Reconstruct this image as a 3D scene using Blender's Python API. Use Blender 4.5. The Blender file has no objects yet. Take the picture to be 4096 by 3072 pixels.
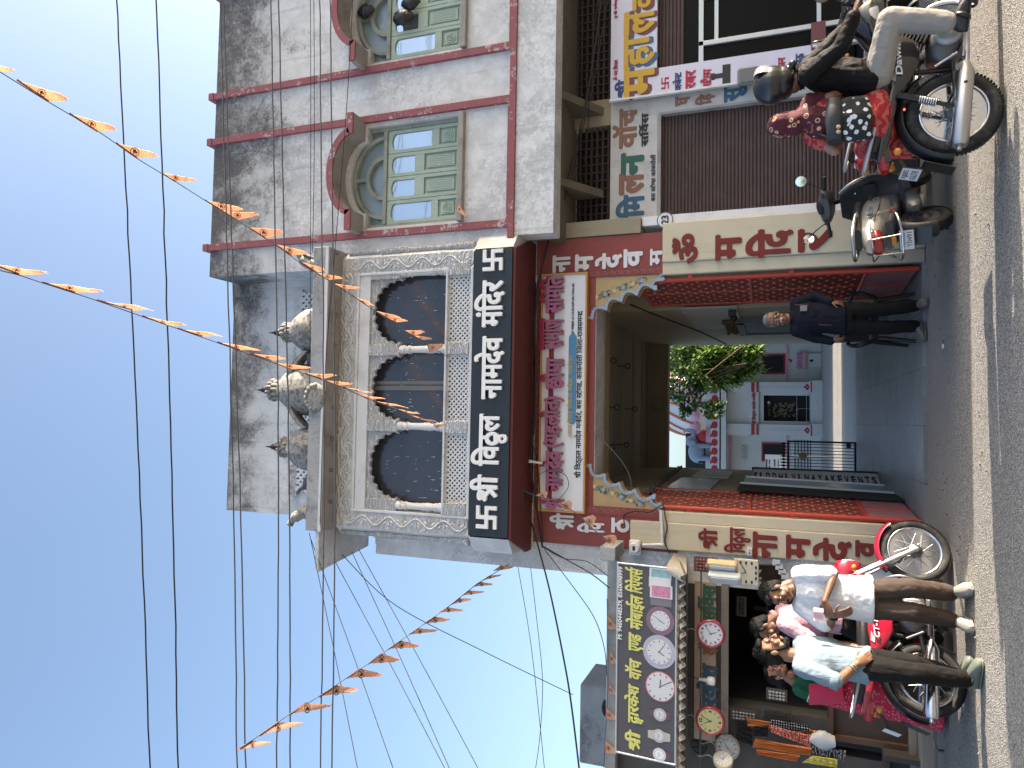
import bpy, bmesh, math, random
from mathutils import Vector, Matrix, noise
R = math.radians
random.seed(7)
sc = bpy.context.scene
COL = sc.collection

# ---------------------------------------------------------------- camera
FPX = 2844.0                       # focal length in pixels of the 4096 px wide photograph
PITCH, YAW = R(20.1), R(2.95)
CAM = Vector((0, -8.68, 1.55))
FW = Vector((math.sin(YAW)*math.cos(PITCH), math.cos(YAW)*math.cos(PITCH), math.sin(PITCH)))
RT = Vector((math.cos(YAW), -math.sin(YAW), 0))
UP = RT.cross(FW)
cam_d = bpy.data.cameras.new("camera"); cam_d.sensor_width = 36; cam_d.lens = 36*FPX/4096
cam_d.clip_start = .05; cam_d.clip_end = 3000
cam = bpy.data.objects.new("camera", cam_d); COL.objects.link(cam); sc.camera = cam
# the photograph was taken with the phone on its side: image right is down in the street
mx = Matrix((-UP, RT, -FW)).transposed().to_4x4(); mx.translation = CAM
cam.matrix_world = mx

# ---------------------------------------------------------------- world, sun, exposure
SUN_DIR = Vector((1, .02, .262)).normalized()
world = bpy.data.worlds.new("World"); sc.world = world; world.use_nodes = True
wn = world.node_tree
sky = wn.nodes.new('ShaderNodeTexSky'); sky.sky_type = 'NISHITA'; sky.sun_disc = False
sky.sun_elevation = math.asin(SUN_DIR.z); sky.sun_rotation = math.atan2(SUN_DIR.x, SUN_DIR.y)
sky.air_density = 1.0; sky.dust_density = 5.0; sky.ozone_density = 1.6
wn.links.new(sky.outputs[0], wn.nodes['Background'].inputs[0])
wn.nodes['Background'].inputs[1].default_value = .15
sun_d = bpy.data.lights.new("sun", 'SUN'); sun_d.energy = 4.6; sun_d.angle = R(.5); sun_d.color = (1, .88, .74)
sun = bpy.data.objects.new("sun", sun_d); COL.objects.link(sun); sun.location = (20, 2, 25)
sun.rotation_euler = SUN_DIR.to_track_quat('Z', 'Y').to_euler()
sc.view_settings.view_transform = 'Standard'; sc.view_settings.look = 'None'
sc.view_settings.exposure = 1.85; sc.view_settings.gamma = 1; sc.view_settings.use_curve_mapping = False

# ---------------------------------------------------------------- measuring helpers
def ray(px, py): return FW - UP*((px-2048)/FPX) + RT*((1536-py)/FPX)
def P(px, py, Y):
    r = ray(px, py); return CAM + r*((Y-CAM.y)/r.y)
def G(px, py, z=0):
    r = ray(px, py); return CAM + r*((z-CAM.z)/r.z)

# ---------------------------------------------------------------- object helpers
OFF = {}
def V(*a): return Vector(a)
def thing(name, label, cat, loc=(0, 0, 0), rz=0, group=None, local=False):
    o = bpy.data.objects.new(name, None); COL.objects.link(o)
    o.location = loc; o.rotation_euler = (0, 0, rz); o.empty_display_size = .1
    tag(o, label, cat, group)
    OFF[o.name] = Vector((0, 0, 0)) if local else Vector(loc)
    return o
def tag(o, label, cat=None, group=None, kind=None):
    if label: o['label'] = label
    if cat: o['category'] = cat
    if group: o['group'] = group
    if kind: o['kind'] = kind
    return o
def copy_tree(o, parent=None):
    c = o.copy(); COL.objects.link(c); c.parent = parent
    for ch in list(o.children): copy_tree(ch, c)
    return c

def frame(d, hint=None):
    d = Vector(d).normalized()
    h = Vector(hint) if hint is not None else (Vector((0, 0, 1)) if abs(d.z) < .9 else Vector((1, 0, 0)))
    x = h.cross(d)
    if x.length < 1e-5: x = Vector((1, 0, 0)).cross(d)
    x.normalize(); return x, d.cross(x), d

class MB:
    def __init__(s): s.v = []; s.f = []; s.s = []
    def add(s, vs, fs, smooth=False):
        n = len(s.v); s.v += [Vector(p) for p in vs]
        s.f += [tuple(i+n for i in f) for f in fs]; s.s += [smooth]*len(fs); return s
    def obox(s, c, ax, ay, az):
        c = Vector(c); ax, ay, az = Vector(ax), Vector(ay), Vector(az)
        vs = [c+ax*i+ay*j+az*k for k in (-1, 1) for j in (-1, 1) for i in (-1, 1)]
        return s.add(vs, [(0, 2, 3, 1), (4, 5, 7, 6), (0, 1, 5, 4), (2, 6, 7, 3), (1, 3, 7, 5), (0, 4, 6, 2)])
    def box(s, x0, x1, y0, y1, z0, z1):
        return s.obox(((x0+x1)/2, (y0+y1)/2, (z0+z1)/2), ((x1-x0)/2, 0, 0), (0, (y1-y0)/2, 0), (0, 0, (z1-z0)/2))
    def prism(s, poly, a, b, fn=None, smooth=False):
        """closed polygon (2-D) swept from a to b; fn(p, q, t) -> point, by default x, z in a wall"""
        fn = fn or (lambda p, q, t: Vector((p, t, q)))
        area = sum(poly[i][0]*poly[(i+1) % len(poly)][1]-poly[(i+1) % len(poly)][0]*poly[i][1] for i in range(len(poly)))
        if area < 0: poly = poly[::-1]
        n = len(poly)
        vs = [fn(p, q, a) for p, q in poly]+[fn(p, q, b) for p, q in poly]
        fs = [tuple(range(n)), tuple(range(2*n-1, n-1, -1))]
        s.add(vs, fs)
        s.add(vs, [(i, i+n, (i+1) % n+n, (i+1) % n) for i in range(n)], smooth)
        return s
    def tube(s, pts, r, n=8, smooth=True, hint=None):
        pts = [Vector(p) for p in pts]; m = len(pts)
        rs = r if isinstance(r, (list, tuple)) else [r]*m
        vs = []; px = None
        for i, p in enumerate(pts):
            d = (pts[min(i+1, m-1)]-pts[max(i-1, 0)])
            x, y, _ = frame(d, hint if px is None else None)
            if px is not None:
                d.normalize(); x = (px-d*px.dot(d))
                x = x.normalized() if x.length > 1e-6 else frame(d)[0]
                y = d.cross(x)
            px = x
            vs += [p+(x*math.cos(2*math.pi*k/n)+y*math.sin(2*math.pi*k/n))*rs[i] for k in range(n)]
        fs = [(i*n+k, i*n+(k+1) % n, (i+1)*n+(k+1) % n, (i+1)*n+k) for i in range(m-1) for k in range(n)]
        s.add(vs, fs, smooth)
        s.add(vs, [tuple(range(n))[::-1], tuple((m-1)*n+k for k in range(n))])
        return s
    def loft(s, rings, smooth=True, caps=True):
        n = len(rings[0]); m = len(rings); vs = [p for r in rings for p in r]
        s.add(vs, [(i*n+k, i*n+(k+1) % n, (i+1)*n+(k+1) % n, (i+1)*n+k) for i in range(m-1) for k in range(n)], smooth)
        if caps: s.add(vs, [tuple(range(n))[::-1], tuple((m-1)*n+k for k in range(n))])
        return s
    def lathe(s, prof, c, d=(0, 0, 1), n=16, smooth=True, hint=None):
        x, y, d = frame(d, hint); c = Vector(c)
        return s.loft([[c+d*h+(x*math.cos(2*math.pi*k/n)+y*math.sin(2*math.pi*k/n))*max(r, 1e-4) for k in range(n)] for r, h in prof], smooth)
    def ell(s, c, r, n=12, m=8, rot=None):
        c = Vector(c); r = Vector(r) if not isinstance(r, (int, float)) else Vector((r, r, r)); rot = rot or Matrix.Identity(3)
        rings = []
        for i in range(m+1):
            a = math.pi*i/m; sr = max(math.sin(a), .02)
            rings.append([c+rot @ Vector((r.x*sr*math.cos(2*math.pi*k/n), r.y*sr*math.sin(2*math.pi*k/n), -r.z*math.cos(a))) for k in range(n)])
        return s.loft(rings)
    def torus(s, c, d, Rr, r, n=32, m=8, fl=1.0):
        x, y, d = frame(d); c = Vector(c); vs = []
        for i in range(n):
            a = 2*math.pi*i/n; e = x*math.cos(a)+y*math.sin(a)
            vs += [c+e*(Rr+r*math.cos(2*math.pi*k/m))+d*(r*fl*math.sin(2*math.pi*k/m)) for k in range(m)]
        return s.add(vs, [(i*m+k, ((i+1) % n)*m+k, ((i+1) % n)*m+(k+1) % m, i*m+(k+1) % m) for i in range(n) for k in range(m)], True)
    def cone(s, p0, p1, r0, r1, n=10):
        """closed tapered capsule"""
        p0, p1 = Vector(p0), Vector(p1); x, y, d = frame(p1-p0 if (p1-p0).length > 1e-6 else (0, 0, 1)); L = (p1-p0).length
        pr = [(r0*.05, -r0*.99), (r0*.5, -r0*.86), (r0*.86, -r0*.5), (r0, 0), (r1, L), (r1*.86, L+r1*.5), (r1*.5, L+r1*.86), (r1*.05, L+r1*.99)]
        return s.loft([[p0+d*h+(x*math.cos(2*math.pi*k/n)+y*math.sin(2*math.pi*k/n))*r for k in range(n)] for r, h in pr])
    def ngon(s, pts): return s.add(pts, [tuple(range(len(pts)))])
    def build(s, name, mat, parent=None, bevel=0, label=None):
        off = OFF.get(parent.name, Vector()) if parent is not None else None
        if off is None:
            xs = [p.x for p in s.v]; ys = [p.y for p in s.v]; zs = [p.z for p in s.v]
            off = Vector(((min(xs)+max(xs))/2, (min(ys)+max(ys))/2, min(zs)))
        me = bpy.data.meshes.new(name)
        me.from_pydata([tuple(p-off) for p in s.v], [], s.f)
        me.polygons.foreach_set('use_smooth', s.s); me.update()
        if mat: me.materials.append(mat)
        o = bpy.data.objects.new(name, me); COL.objects.link(o)
        if parent is not None: o.parent = parent
        else: o.location = off
        OFF[o.name] = off
        if bevel:
            b = o.modifiers.new("bevel", 'BEVEL'); b.width = bevel; b.segments = 2; b.limit_method = 'ANGLE'; b.angle_limit = R(40)
        if label: o['label'] = label
        return o

def struct(name, mb, mat, **k):
    o = mb.build(name, mat, **k); o['kind'] = 'structure'; return o
def part(name, mat, parent, mb, **k): return mb.build(name, mat, parent, **k)
def boxp(name, mat, parent, *b, bevel=0): return MB().box(*b).build(name, mat, parent, bevel=bevel)
def arc(cx, cz, r, a0, a1, n, rz=None):
    rz = rz or r
    return [(cx+r*math.cos(a0+(a1-a0)*i/n), cz+rz*math.sin(a0+(a1-a0)*i/n)) for i in range(n+1)]
def spline(pts, n=8):
    pts = [Vector(p) for p in pts]; out = []
    for i in range(len(pts)-1):
        p0 = pts[max(i-1, 0)]; p1 = pts[i]; p2 = pts[i+1]; p3 = pts[min(i+2, len(pts)-1)]
        for k in range(n):
            t = k/n
            out.append(.5*((2*p1)+(p2-p0)*t+(2*p0-5*p1+4*p2-p3)*t*t+(3*p1-p0-3*p2+p3)*t**3))
    return out+[pts[-1]]

# ---------------------------------------------------------------- materials
class NT:
    def __init__(s, name):
        s.m = bpy.data.materials.new(name); s.m.use_nodes = True; s.t = s.m.node_tree
        s.b = s.t.nodes['Principled BSDF']
    def n(s, t, **k):
        o = s.t.nodes.new(t)
        for a, v in k.items(): setattr(o, a, v)
        return o
    def l(s, a, b): s.t.links.new(a, b)
    def inp(s, node, i, v):
        if isinstance(v, (int, float)): node.inputs[i].default_value = v
        elif isinstance(v, (tuple, list)): node.inputs[i].default_value = tuple(v) if len(v) != 3 or node.inputs[i].type == 'VECTOR' else (*v, 1)
        else: s.l(v, node.inputs[i])
    def pos(s, scale=None, obj=False):
        g = s.n('ShaderNodeTexCoord').outputs['Object'] if obj else s.n('ShaderNodeNewGeometry').outputs['Position']
        if scale is None: return g
        m = s.n('ShaderNodeMapping'); s.l(g, m.inputs[0]); m.inputs['Scale'].default_value = scale; return m.outputs[0]
    def noise(s, vec, scale, detail=5, rough=.6, dist=0):
        x = s.n('ShaderNodeTexNoise'); s.l(vec, x.inputs['Vector']); x.inputs['Scale'].default_value = scale
        x.inputs['Detail'].default_value = detail; x.inputs['Roughness'].default_value = rough; x.inputs['Distortion'].default_value = dist
        return x.outputs['Fac']
    def ramp(s, f, a, b, ca=(0, 0, 0, 1), cb=(1, 1, 1, 1)):
        r = s.n('ShaderNodeMapRange'); r.interpolation_type = 'SMOOTHSTEP'; s.l(f, r.inputs[0])
        r.inputs[1].default_value = a; r.inputs[2].default_value = b; return r.outputs[0]
    def mix(s, f, a, b):
        x = s.n('ShaderNodeMix', data_type='RGBA'); s.inp(x, 0, f); s.inp(x, 6, a); s.inp(x, 7, b); return x.outputs[2]
    def math(s, op, a, b=0.0, clamp=False):
        x = s.n('ShaderNodeMath', operation=op); x.use_clamp = clamp; s.inp(x, 0, a); s.inp(x, 1, b); return x.outputs[0]
    def xyz(s, v):
        x = s.n('ShaderNodeSeparateXYZ'); s.l(v, x.inputs[0]); return x.outputs
    def bump(s, h, strength=.3, dist=.01):
        x = s.n('ShaderNodeBump'); s.l(h, x.inputs['Height']); x.inputs['Strength'].default_value = strength; x.inputs['Distance'].default_value = dist
        s.l(x.outputs[0], s.b.inputs['Normal'])
    def col(s, c):
        s.inp(s.b, 'Base Color', c); return s
def M(name, c, rough=.7, metal=0, var=.12, vs=6, bump=.15, bs=60, spec=.5, dirt=None, ds=3, dirtamt=.5, obj=True, stretch=None, coat=0, sheen=0):
    """painted / plain surface: colour with soft mottling, optional dirt patches and fine relief"""
    t = NT(name); t.b.inputs['Roughness'].default_value = rough; t.b.inputs['Metallic'].default_value = metal
    t.b.inputs['Specular IOR Level'].default_value = spec
    if coat: t.b.inputs['Coat Weight'].default_value = coat; t.b.inputs['Coat Roughness'].default_value = .08
    if sheen: t.b.inputs['Sheen Weight'].default_value = sheen
    p = t.pos(stretch, obj)
    lo = tuple(x*(1-var) for x in c); hi = tuple(min(1, x*(1+var)) for x in c)
    col = t.mix(t.noise(p, vs, 6), lo, hi)
    if dirt is not None:
        f = t.math('MULTIPLY', t.ramp(t.noise(p, ds, 8, .68), .48, .68), dirtamt)
        col = t.mix(f, col, dirt)
    t.inp(t.b, 'Base Color', col)
    if bump: t.bump(t.noise(p, bs, 4), bump, .01)
    return t.m
# ---------------------------------------------------------------- lettering
def _curve(s, bold=0.0, res=3):
    c = bpy.data.curves.new("lettering", 'FONT'); c.body = s; c.offset = bold; c.resolution_u = res
    o = bpy.data.objects.new("lettering", c); me = bpy.data.meshes.new_from_object(o)
    v = [Vector((p.co.x, p.co.y)) for p in me.vertices]; f = [tuple(q.vertices) for q in me.polygons]
    bpy.data.objects.remove(o); bpy.data.curves.remove(c); bpy.data.meshes.remove(me)
    return v, f
def _clip(v, f, x):
    bm = bmesh.new(); vs = [bm.verts.new((p.x, p.y, 0)) for p in v]
    for q in f:
        try: bm.faces.new([vs[i] for i in q])
        except ValueError: pass
    bmesh.ops.bisect_plane(bm, geom=bm.verts[:]+bm.edges[:]+bm.faces[:], plane_co=(x, 0, 0), plane_no=(1, 0, 0), clear_outer=True)
    bm.verts.index_update()
    out = [Vector((p.co.x, p.co.y)) for p in bm.verts], [tuple(p.index for p in q.verts) for q in bm.faces]
    bm.free(); return out
def _box(v):
    return min(p.x for p in v), max(p.x for p in v), min(p.y for p in v), max(p.y for p in v)
def letters(items, bold=0.02):
    """items: strings in visual order, ('half', c), ('shri',), ('stack', a, b), ('reph',), ('gap', w)"""
    if isinstance(items, str): items = [items]
    V_, F_ = [], []; X = 0.0
    def put(v, f, dx, dy=0, k=1.0):
        n = len(V_); V_.extend(Vector((p.x*k+dx, p.y*k+dy)) for p in v); F_.extend(tuple(i+n for i in q) for q in f)
    for it in items:
        if isinstance(it, str):
            sp = len(it)-len(it.rstrip())
            if it.strip():
                v, f = _curve(it, bold); put(v, f, X); X += _box(v)[1]-.02
            X += .26*sp
        elif it[0] == 'gap': X += it[1]
        elif it[0] == 'half':
            v, f = _curve(it[1], bold); b = _box(v); cut = b[1]-.22*(b[1]-b[0]) if len(it) < 3 else b[0]+it[2]*(b[1]-b[0])
            v, f = _clip(v, f, cut); put(v, f, X); X += cut-.02
        elif it[0] == 'shra':
            v, f = _curve('श', bold); b = _box(v); cut = b[0]+.62*(b[1]-b[0]); v, f = _clip(v, f, cut)
            put([Vector((p.x, .66-(.66-p.y)*.62)) for p in v], f, X)
            a, g = _curve('ा', bold); ab = _box(a); put(a, g, X+cut-.06-ab[0])
            sx = X+cut-.06+(ab[1]-ab[0])*.55; w = .045
            put([V(sx, .34+w), V(sx-.34, .03+w), V(sx-.34+w*.6, .03-w*.6), V(sx+.02, .34-w)], [(0, 1, 2, 3)], 0)
            X += cut-.06+(ab[1]-ab[0])-.02
        elif it[0] == 'stack':
            v, f = _curve(it[1], bold); b = _box(v); put(v, f, X)
            a, g = _curve(it[2], bold*1.2); ab = _box(a)
            put(a, g, X+(b[0]+b[1])/2-.62*(ab[0]+ab[1])/2, b[2]-.62*ab[3]+.13, .62); X += b[1]-.02
        elif it[0] == 'reph':
            v, f = _curve('े', bold); b = _box(v); put([Vector((-p.x, p.y)) for p in v], [q[::-1] for q in f], X-.06+b[0])
    return V_, F_
def layers(v, f):
    """number the separate outlines so that crossing strokes never share a plane"""
    par = list(range(len(v)))
    def find(i):
        while par[i] != i: par[i] = par[par[i]]; i = par[i]
        return i
    for q in f:
        for i in q[1:]: par[find(q[0])] = find(i)
    ids = {}; return [ids.setdefault(find(i), len(ids)) % 4 for i in range(len(v))]
def sheet(v, f, fn, ext, bold=0):
    """letters raised ext from the wall: front faces plus side walls; heavier strokes by overlaid shifted copies"""
    from collections import Counter
    mb = MB(); n = len(v); lay = layers(v, f); ed = Counter()
    for q in f:
        for i in range(len(q)): ed[tuple(sorted((q[i], q[(i+1) % len(q)])))] += 1
    sh = [(0, 0)]+([(bold*math.cos(a), bold*math.sin(a)) for a in [2*math.pi*k/6 for k in range(6)]] if bold > .006 else [])
    for c, (dx, dy) in enumerate(sh):
        o = len(mb.v); st = .00022*(c*4)
        mb.v += [fn(V(p.x+dx, p.y+dy), ext+st+.00022*l) for p, l in zip(v, lay)]+[fn(V(p.x+dx, p.y+dy), 0) for p in v]
        mb.f += [tuple(i+o for i in q) for q in f]
        for q in f:
            for i in range(len(q)):
                a, b = q[i], q[(i+1) % len(q)]
                if ed[tuple(sorted((a, b)))] == 1: mb.f.append((a+n+o, b+n+o, b+o, a+o))
    mb.s = [False]*len(mb.f); return mb
def write(name, items, mat, parent, o, r, u, w, h, ext=.004, bold=.02, shear=0, label=None):
    """fit the words into a box: o lower left corner, r reading direction, u up, w by h metres"""
    v, f = letters(items, 0); b = _box(v); o, r, u = Vector(o), Vector(r).normalized(), Vector(u).normalized(); nrm = r.cross(u)
    bold = bold*.8; b = (b[0]-bold, b[1]+bold, b[2]-bold, b[3]+bold); kx = w/(b[1]-b[0]); ky = h/(b[3]-b[2])
    mb = sheet(v, f, lambda p, t: o+r*((p.x-b[0])*kx+shear*(p.y-b[2])*ky)+u*((p.y-b[2])*ky)+nrm*t, ext, bold)
    return mb.build(name, mat, parent, label=label)
def wpx(name, items, mat, parent, T, B, L, Rr, Y, **k):
    """words on the wall plane Y whose box in the photograph spans rows T..B and columns from L down to Rr"""
    a, b, t, lo = P((T+B)/2, L, Y), P((T+B)/2, Rr, Y), P(T, (L+Rr)/2, Y), P(B, (L+Rr)/2, Y)
    return write(name, items, mat, parent, (a.x, Y, lo.z), (1, 0, 0), (0, 0, 1), b.x-a.x, t.z-lo.z, **k)
SHRI = [('shra',), 'ी']
SW = [(0, 0), (0, 1), (1, 2), (0, 0)]
def swastika(name, mat, parent, T, B, L, Rr, Y, ext=.03, bar=.17):
    a, b, t, lo = P((T+B)/2, L, Y), P((T+B)/2, Rr, Y), P(T, (L+Rr)/2, Y), P(B, (L+Rr)/2, Y)
    x0, x1, z0, z1 = a.x, b.x, lo.z, t.z; cx, cz = (x0+x1)/2, (z0+z1)/2; w, h = (x1-x0)*bar/2, (z1-z0)*bar/2
    mb = MB(); y0, y1 = Y-ext, Y
    mb.box(cx-w, cx+w, y0, y1, z0, z1); mb.box(x0, cx-w, y0, y1, cz-h, cz+h); mb.box(cx+w, x1, y0, y1, cz-h, cz+h)
    mb.box(cx+w, x1, y0, y1, z1-2*h, z1); mb.box(x0, cx-w, y0, y1, z0, z0+2*h)
    mb.box(x0, x0+2*w, y0, y1, cz+h, z1); mb.box(x1-2*w, x1, y0, y1, z0, cz-h)
    return mb.build(name, mat, parent)
# ---------------------------------------------------------------- shared materials
def mould_wall(name, base, z0, z1, amount=1.0, red=None):
    """old lime-washed plaster: grey weathering, black mould thick along the parapet, fine run marks"""
    t = NT(name); p = t.pos(); z = t.xyz(p)[2]
    hgt = t.ramp(z, z0, z1)
    big = t.noise(p, .9, 6, .65, .6); mid = t.noise(p, 3.2, 9, .78); fine = t.noise(p, 26, 6, .8)
    run = t.noise(t.pos((7, 7, .35)), 1.5, 6, .7)
    c = t.mix(t.ramp(mid, .40, .62), tuple(x*.80 for x in base), base)
    c = t.mix(t.math('MULTIPLY', t.ramp(t.math('ADD', t.math('MULTIPLY', fine, .45), t.math('MULTIPLY', big, .62)), .545, .575), .55), c, (.36, .37, .39))
    c = t.mix(t.math('MULTIPLY', t.ramp(run, .56, .72), .35), c, (.16, .165, .18))
    a = t.math('ADD', t.math('MULTIPLY', hgt, .36*amount), t.math('ADD', t.math('MULTIPLY', mid, .42), t.math('MULTIPLY', big, .40)))
    m = t.ramp(a, .56, .82)
    m2 = t.ramp(t.math('ADD', a, t.math('MULTIPLY', fine, .34)), .80, .98)
    c = t.mix(t.math('MULTIPLY', m, .62), c, (.10, .10, .105)); c = t.mix(t.math('MULTIPLY', m2, .76), c, (.03, .03, .033))
    t.inp(t.b, 'Base Color', c); t.b.inputs['Roughness'].default_value = .92
    t.bump(t.math('ADD', fine, t.math('MULTIPLY', mid, .6)), .35, .012); return t.m
def worn_paint(name, c, under, amt=.58, scale=5, rough=.75, base_dirt=None, zb=(0, .6)):
    """paint worn through to the plaster in flakes; optional splash dirt rising from the ground"""
    t = NT(name); p = t.pos()
    col = t.mix(t.noise(p, 2.2, 6, .65), tuple(x*.82 for x in c), tuple(min(1, x*1.12) for x in c))
    f = t.ramp(t.noise(p, scale, 10, .78), amt, amt+.035)
    col = t.mix(t.math('MULTIPLY', f, .85), col, under)
    g = t.ramp(t.noise(t.pos((5, 5, .5)), 1.6, 6, .7), .52, .78)
    col = t.mix(t.math('MULTIPLY', g, .38), col, tuple(x*.42 for x in c))
    if base_dirt:
        z = t.xyz(p)[2]; h = t.math('ADD', z, t.math('MULTIPLY', t.noise(p, 5, 7, .7), -.5))
        r = t.n('ShaderNodeMapRange'); t.l(h, r.inputs[0]); r.inputs[1].default_value = zb[1]-.2; r.inputs[2].default_value = zb[0]-.3
        col = t.mix(t.math('MULTIPLY', r.outputs[0], .85, True), col, base_dirt)
    t.inp(t.b, 'Base Color', col); t.b.inputs['Roughness'].default_value = rough
    t.bump(t.math('SUBTRACT', t.noise(p, 30, 5), t.math('MULTIPLY', f, .5)), .3, .008); return t.m
def carved(name, c, scale=9):
    """marble worked with scrolling relief"""
    t = NT(name); p = t.pos(); w = t.n('ShaderNodeTexWave'); w.wave_type = 'RINGS'
    t.l(p, w.inputs['Vector']); w.inputs['Scale'].default_value = scale; w.inputs['Distortion'].default_value = 9; w.inputs['Detail'].default_value = 1.5; w.inputs['Detail Scale'].default_value = 1.6
    n = t.noise(p, 3, 7, .7)
    col = t.mix(t.ramp(n, .35, .7), tuple(x*.78 for x in c), c)
    col = t.mix(t.math('MULTIPLY', t.ramp(t.noise(t.pos((6, 6, .5)), 1.3, 6, .7), .55, .75), .35), col, tuple(x*.45 for x in c))
    t.inp(t.b, 'Base Color', col); t.b.inputs['Roughness'].default_value = .6; t.bump(w.outputs['Fac'], .8, .022); return t.m
def glass_mat(name, c, rough=.05, metal=.0):
    t = NT(name); t.b.inputs['Roughness'].default_value = rough; t.b.inputs['Metallic'].default_value = metal
    n = t.noise(t.pos(), 3, 4); t.inp(t.b, 'Base Color', t.mix(n, tuple(x*.85 for x in c), c)); t.b.inputs['Specular IOR Level'].default_value = .7
    t.bump(t.noise(t.pos((1, 1, 2.5)), 2.3, 2), .06, .02); return t.m
m_upper = mould_wall("weathered limewash", (0.685, 0.695, 0.715), 6.2, 9.5, 1.12)
m_back = mould_wall("mouldy back wall", (0.646, 0.666, 0.695), 7.3, 9.6, 1.08)
m_beam = mould_wall("whitewashed beam", (0.704, 0.715, 0.734), 6.5, 12, .35)
m_slab = mould_wall("mouldy roof slab", (0.410, 0.420, 0.439), 4.0, 9.4, 1.1)
m_dome = worn_paint("mouldy dome plaster", (.26, .255, .24), (.085, .085, .088), .50, 16)
m_shoproof = mould_wall("sooty concrete", (.36, .36, .36), 2.2, 5.4, .95)
m_redtrim = worn_paint("worn maroon trim", (0.264, 0.083, 0.098), (.50, .46, .48), .565, 7)
m_redwall = worn_paint("faded red oxide", (0.249, 0.059, 0.056), (.50, .47, .47), .66, 4)
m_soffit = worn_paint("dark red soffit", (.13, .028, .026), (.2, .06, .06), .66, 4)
m_cream = worn_paint("cream distemper", (0.586, 0.517, 0.381), (.66, .61, .5), .63, 3, base_dirt=(.30, .25, .20), zb=(0, .75))
m_beige = worn_paint("dingy beige plaster", (.30, .26, .19), (.36, .33, .28), .6, 3)
m_under = M("brown soffit plaster", (.13, .115, .085), .9, var=.2, dirt=(.06, .055, .045), obj=False)  # darker brown than the beige plaster, with random patches
m_marble = M("grey white marble", (.60, .61, .63), .55, var=.10, vs=3, bump=.1, dirt=(.36, .34, .33), ds=2.5, dirtamt=.45, obj=False)
m_carved = carved("carved marble", (.58, .59, .61), 5.5)
m_carved2 = carved("finely carved marble", (.57, .58, .60), 11)
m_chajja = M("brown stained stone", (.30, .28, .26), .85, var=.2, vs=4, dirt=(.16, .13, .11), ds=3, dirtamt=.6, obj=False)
m_black = M("black stone board", (.018, .021, .027), .32, var=.3, vs=9, bump=.05, spec=.5)
m_letter = M("white acrylic letters", (0.800, 0.800, 0.800), .35, var=.03, bump=.02)
m_darkglass = glass_mat("tinted dark glass", (.045, .048, .062), .12)
m_skyglass = glass_mat("sky reflecting pane", (0.605, 0.664, 0.722), .06, .85)
m_frost = M("pale blue frosted glass", (0.254, 0.332, 0.390), .25, var=.15, vs=3, bump=.03, spec=.8)
m_green = worn_paint("faded pale green paint", (0.361, 0.449, 0.381), (.50, .56, .50), .60, 7)
m_greyfrm = M("grey green window frame", (.28, .31, .28), .8, dirt=(.1, .09, .09), ds=5)
m_shutter = M("brown steel shutter", (0.0690, 0.0396, 0.0360), .5, var=.18, vs=3, bump=.1, dirt=(.13, .10, .095), ds=4, dirtamt=.3, obj=False)
m_white = M("white paint", (0.725, 0.734, 0.764), .6, var=.06, vs=3, dirt=(.45, .43, .42), ds=3, dirtamt=.4)
m_lilac = M("lilac white sign sheet", (0.685, 0.656, 0.783), .45, var=.03, bump=.02)
m_panel = M("white sign sheet", (0.725, 0.734, 0.783), .4, var=.03, bump=.02)
m_orange = M("orange frame paint", (0.537, 0.264, 0.078), .55)
m_ochre = M("ochre spandrel paint", (0.449, 0.322, 0.166), .8, var=.12, dirt=(.30, .22, .13), ds=3, dirtamt=.4)
m_blue = M("pale blue edging", (0.293, 0.390, 0.508), .7, var=.1)
m_ptred = worn_paint("red lettering paint", (0.1817, 0.0211, 0.0180), (.45, .30, .24), .70, 6)
m_ptwhite = worn_paint("white lettering paint", (.70, .69, .72), (.5, .2, .2), .68, 8)
m_gate = M("red gate enamel", (0.410, 0.039, 0.022), .45, var=.15, vs=5, bump=.05)
m_gatepink = M("dull pink gate sheet", (.30, .13, .14), .6, var=.1)
m_goldleaf = M("pale gold gate leaf", (.42, .33, .22), .5, metal=.3)
m_alum = M("aluminium frame", (.60, .62, .65), .4, metal=.5, var=.05)
m_dark = M("dark interior", (.018, .017, .018), .9, bump=0)
m_inner = M("dim shop wall", (.10, .085, .075), .9, var=.25, vs=3)
m_corr = M("cream passage wall", (0.3514, 0.3024, 0.2110), .85, var=.1, vs=2, dirt=(.30, .25, .18), ds=1.5, dirtamt=.5, obj=False)
m_ceil = M("dingy passage ceiling", (0.3024, 0.2592, 0.1800), .9, var=.15, vs=2, dirt=(.22, .18, .12), ds=2, dirtamt=.6, obj=False, stretch=(1, 4, 1))
m_ceil.node_tree.nodes  # planks read as long streaks
m_cable = M("black cable", (.012, .012, .013), .6, bump=0)
m_gcable = M("grey cable", (.10, .10, .11), .6, bump=0)
m_pvc = M("white plastic", (0.703, 0.703, 0.722), .4, var=.03, bump=0)
m_chrome = M("chrome", (.72, .72, .74), .12, metal=1, var=.05, bump=0)
m_steel = M("brushed steel", (.45, .45, .46), .35, metal=1, var=.1, bump=.03)
m_rubber = M("tyre rubber", (0.0132, 0.0132, 0.0138), .8, var=.2, dirt=(.12, .105, .09), ds=8, dirtamt=.5)
m_blackplastic = M("black plastic", (0.0120, 0.0120, 0.0132), .42, var=.15, bump=.05)
m_blackmetal = M("black enamelled metal", (0.0084, 0.0084, 0.0090), .35, bump=.03)
m_ironblack = M("black iron", (0.0072, 0.0072, 0.0078), .5, bump=.05)
m_crim = M("crimson paint", (.34, .012, .035), .22, coat=.6, var=.08, bump=0)
m_wood = M("brown wood", (.10, .055, .035), .7, var=.3, vs=3, stretch=(1, 1, 12))
m_bulb = M("white bulb plastic", (.78, .78, .8), .3, bump=0)
m_skin = {}
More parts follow.
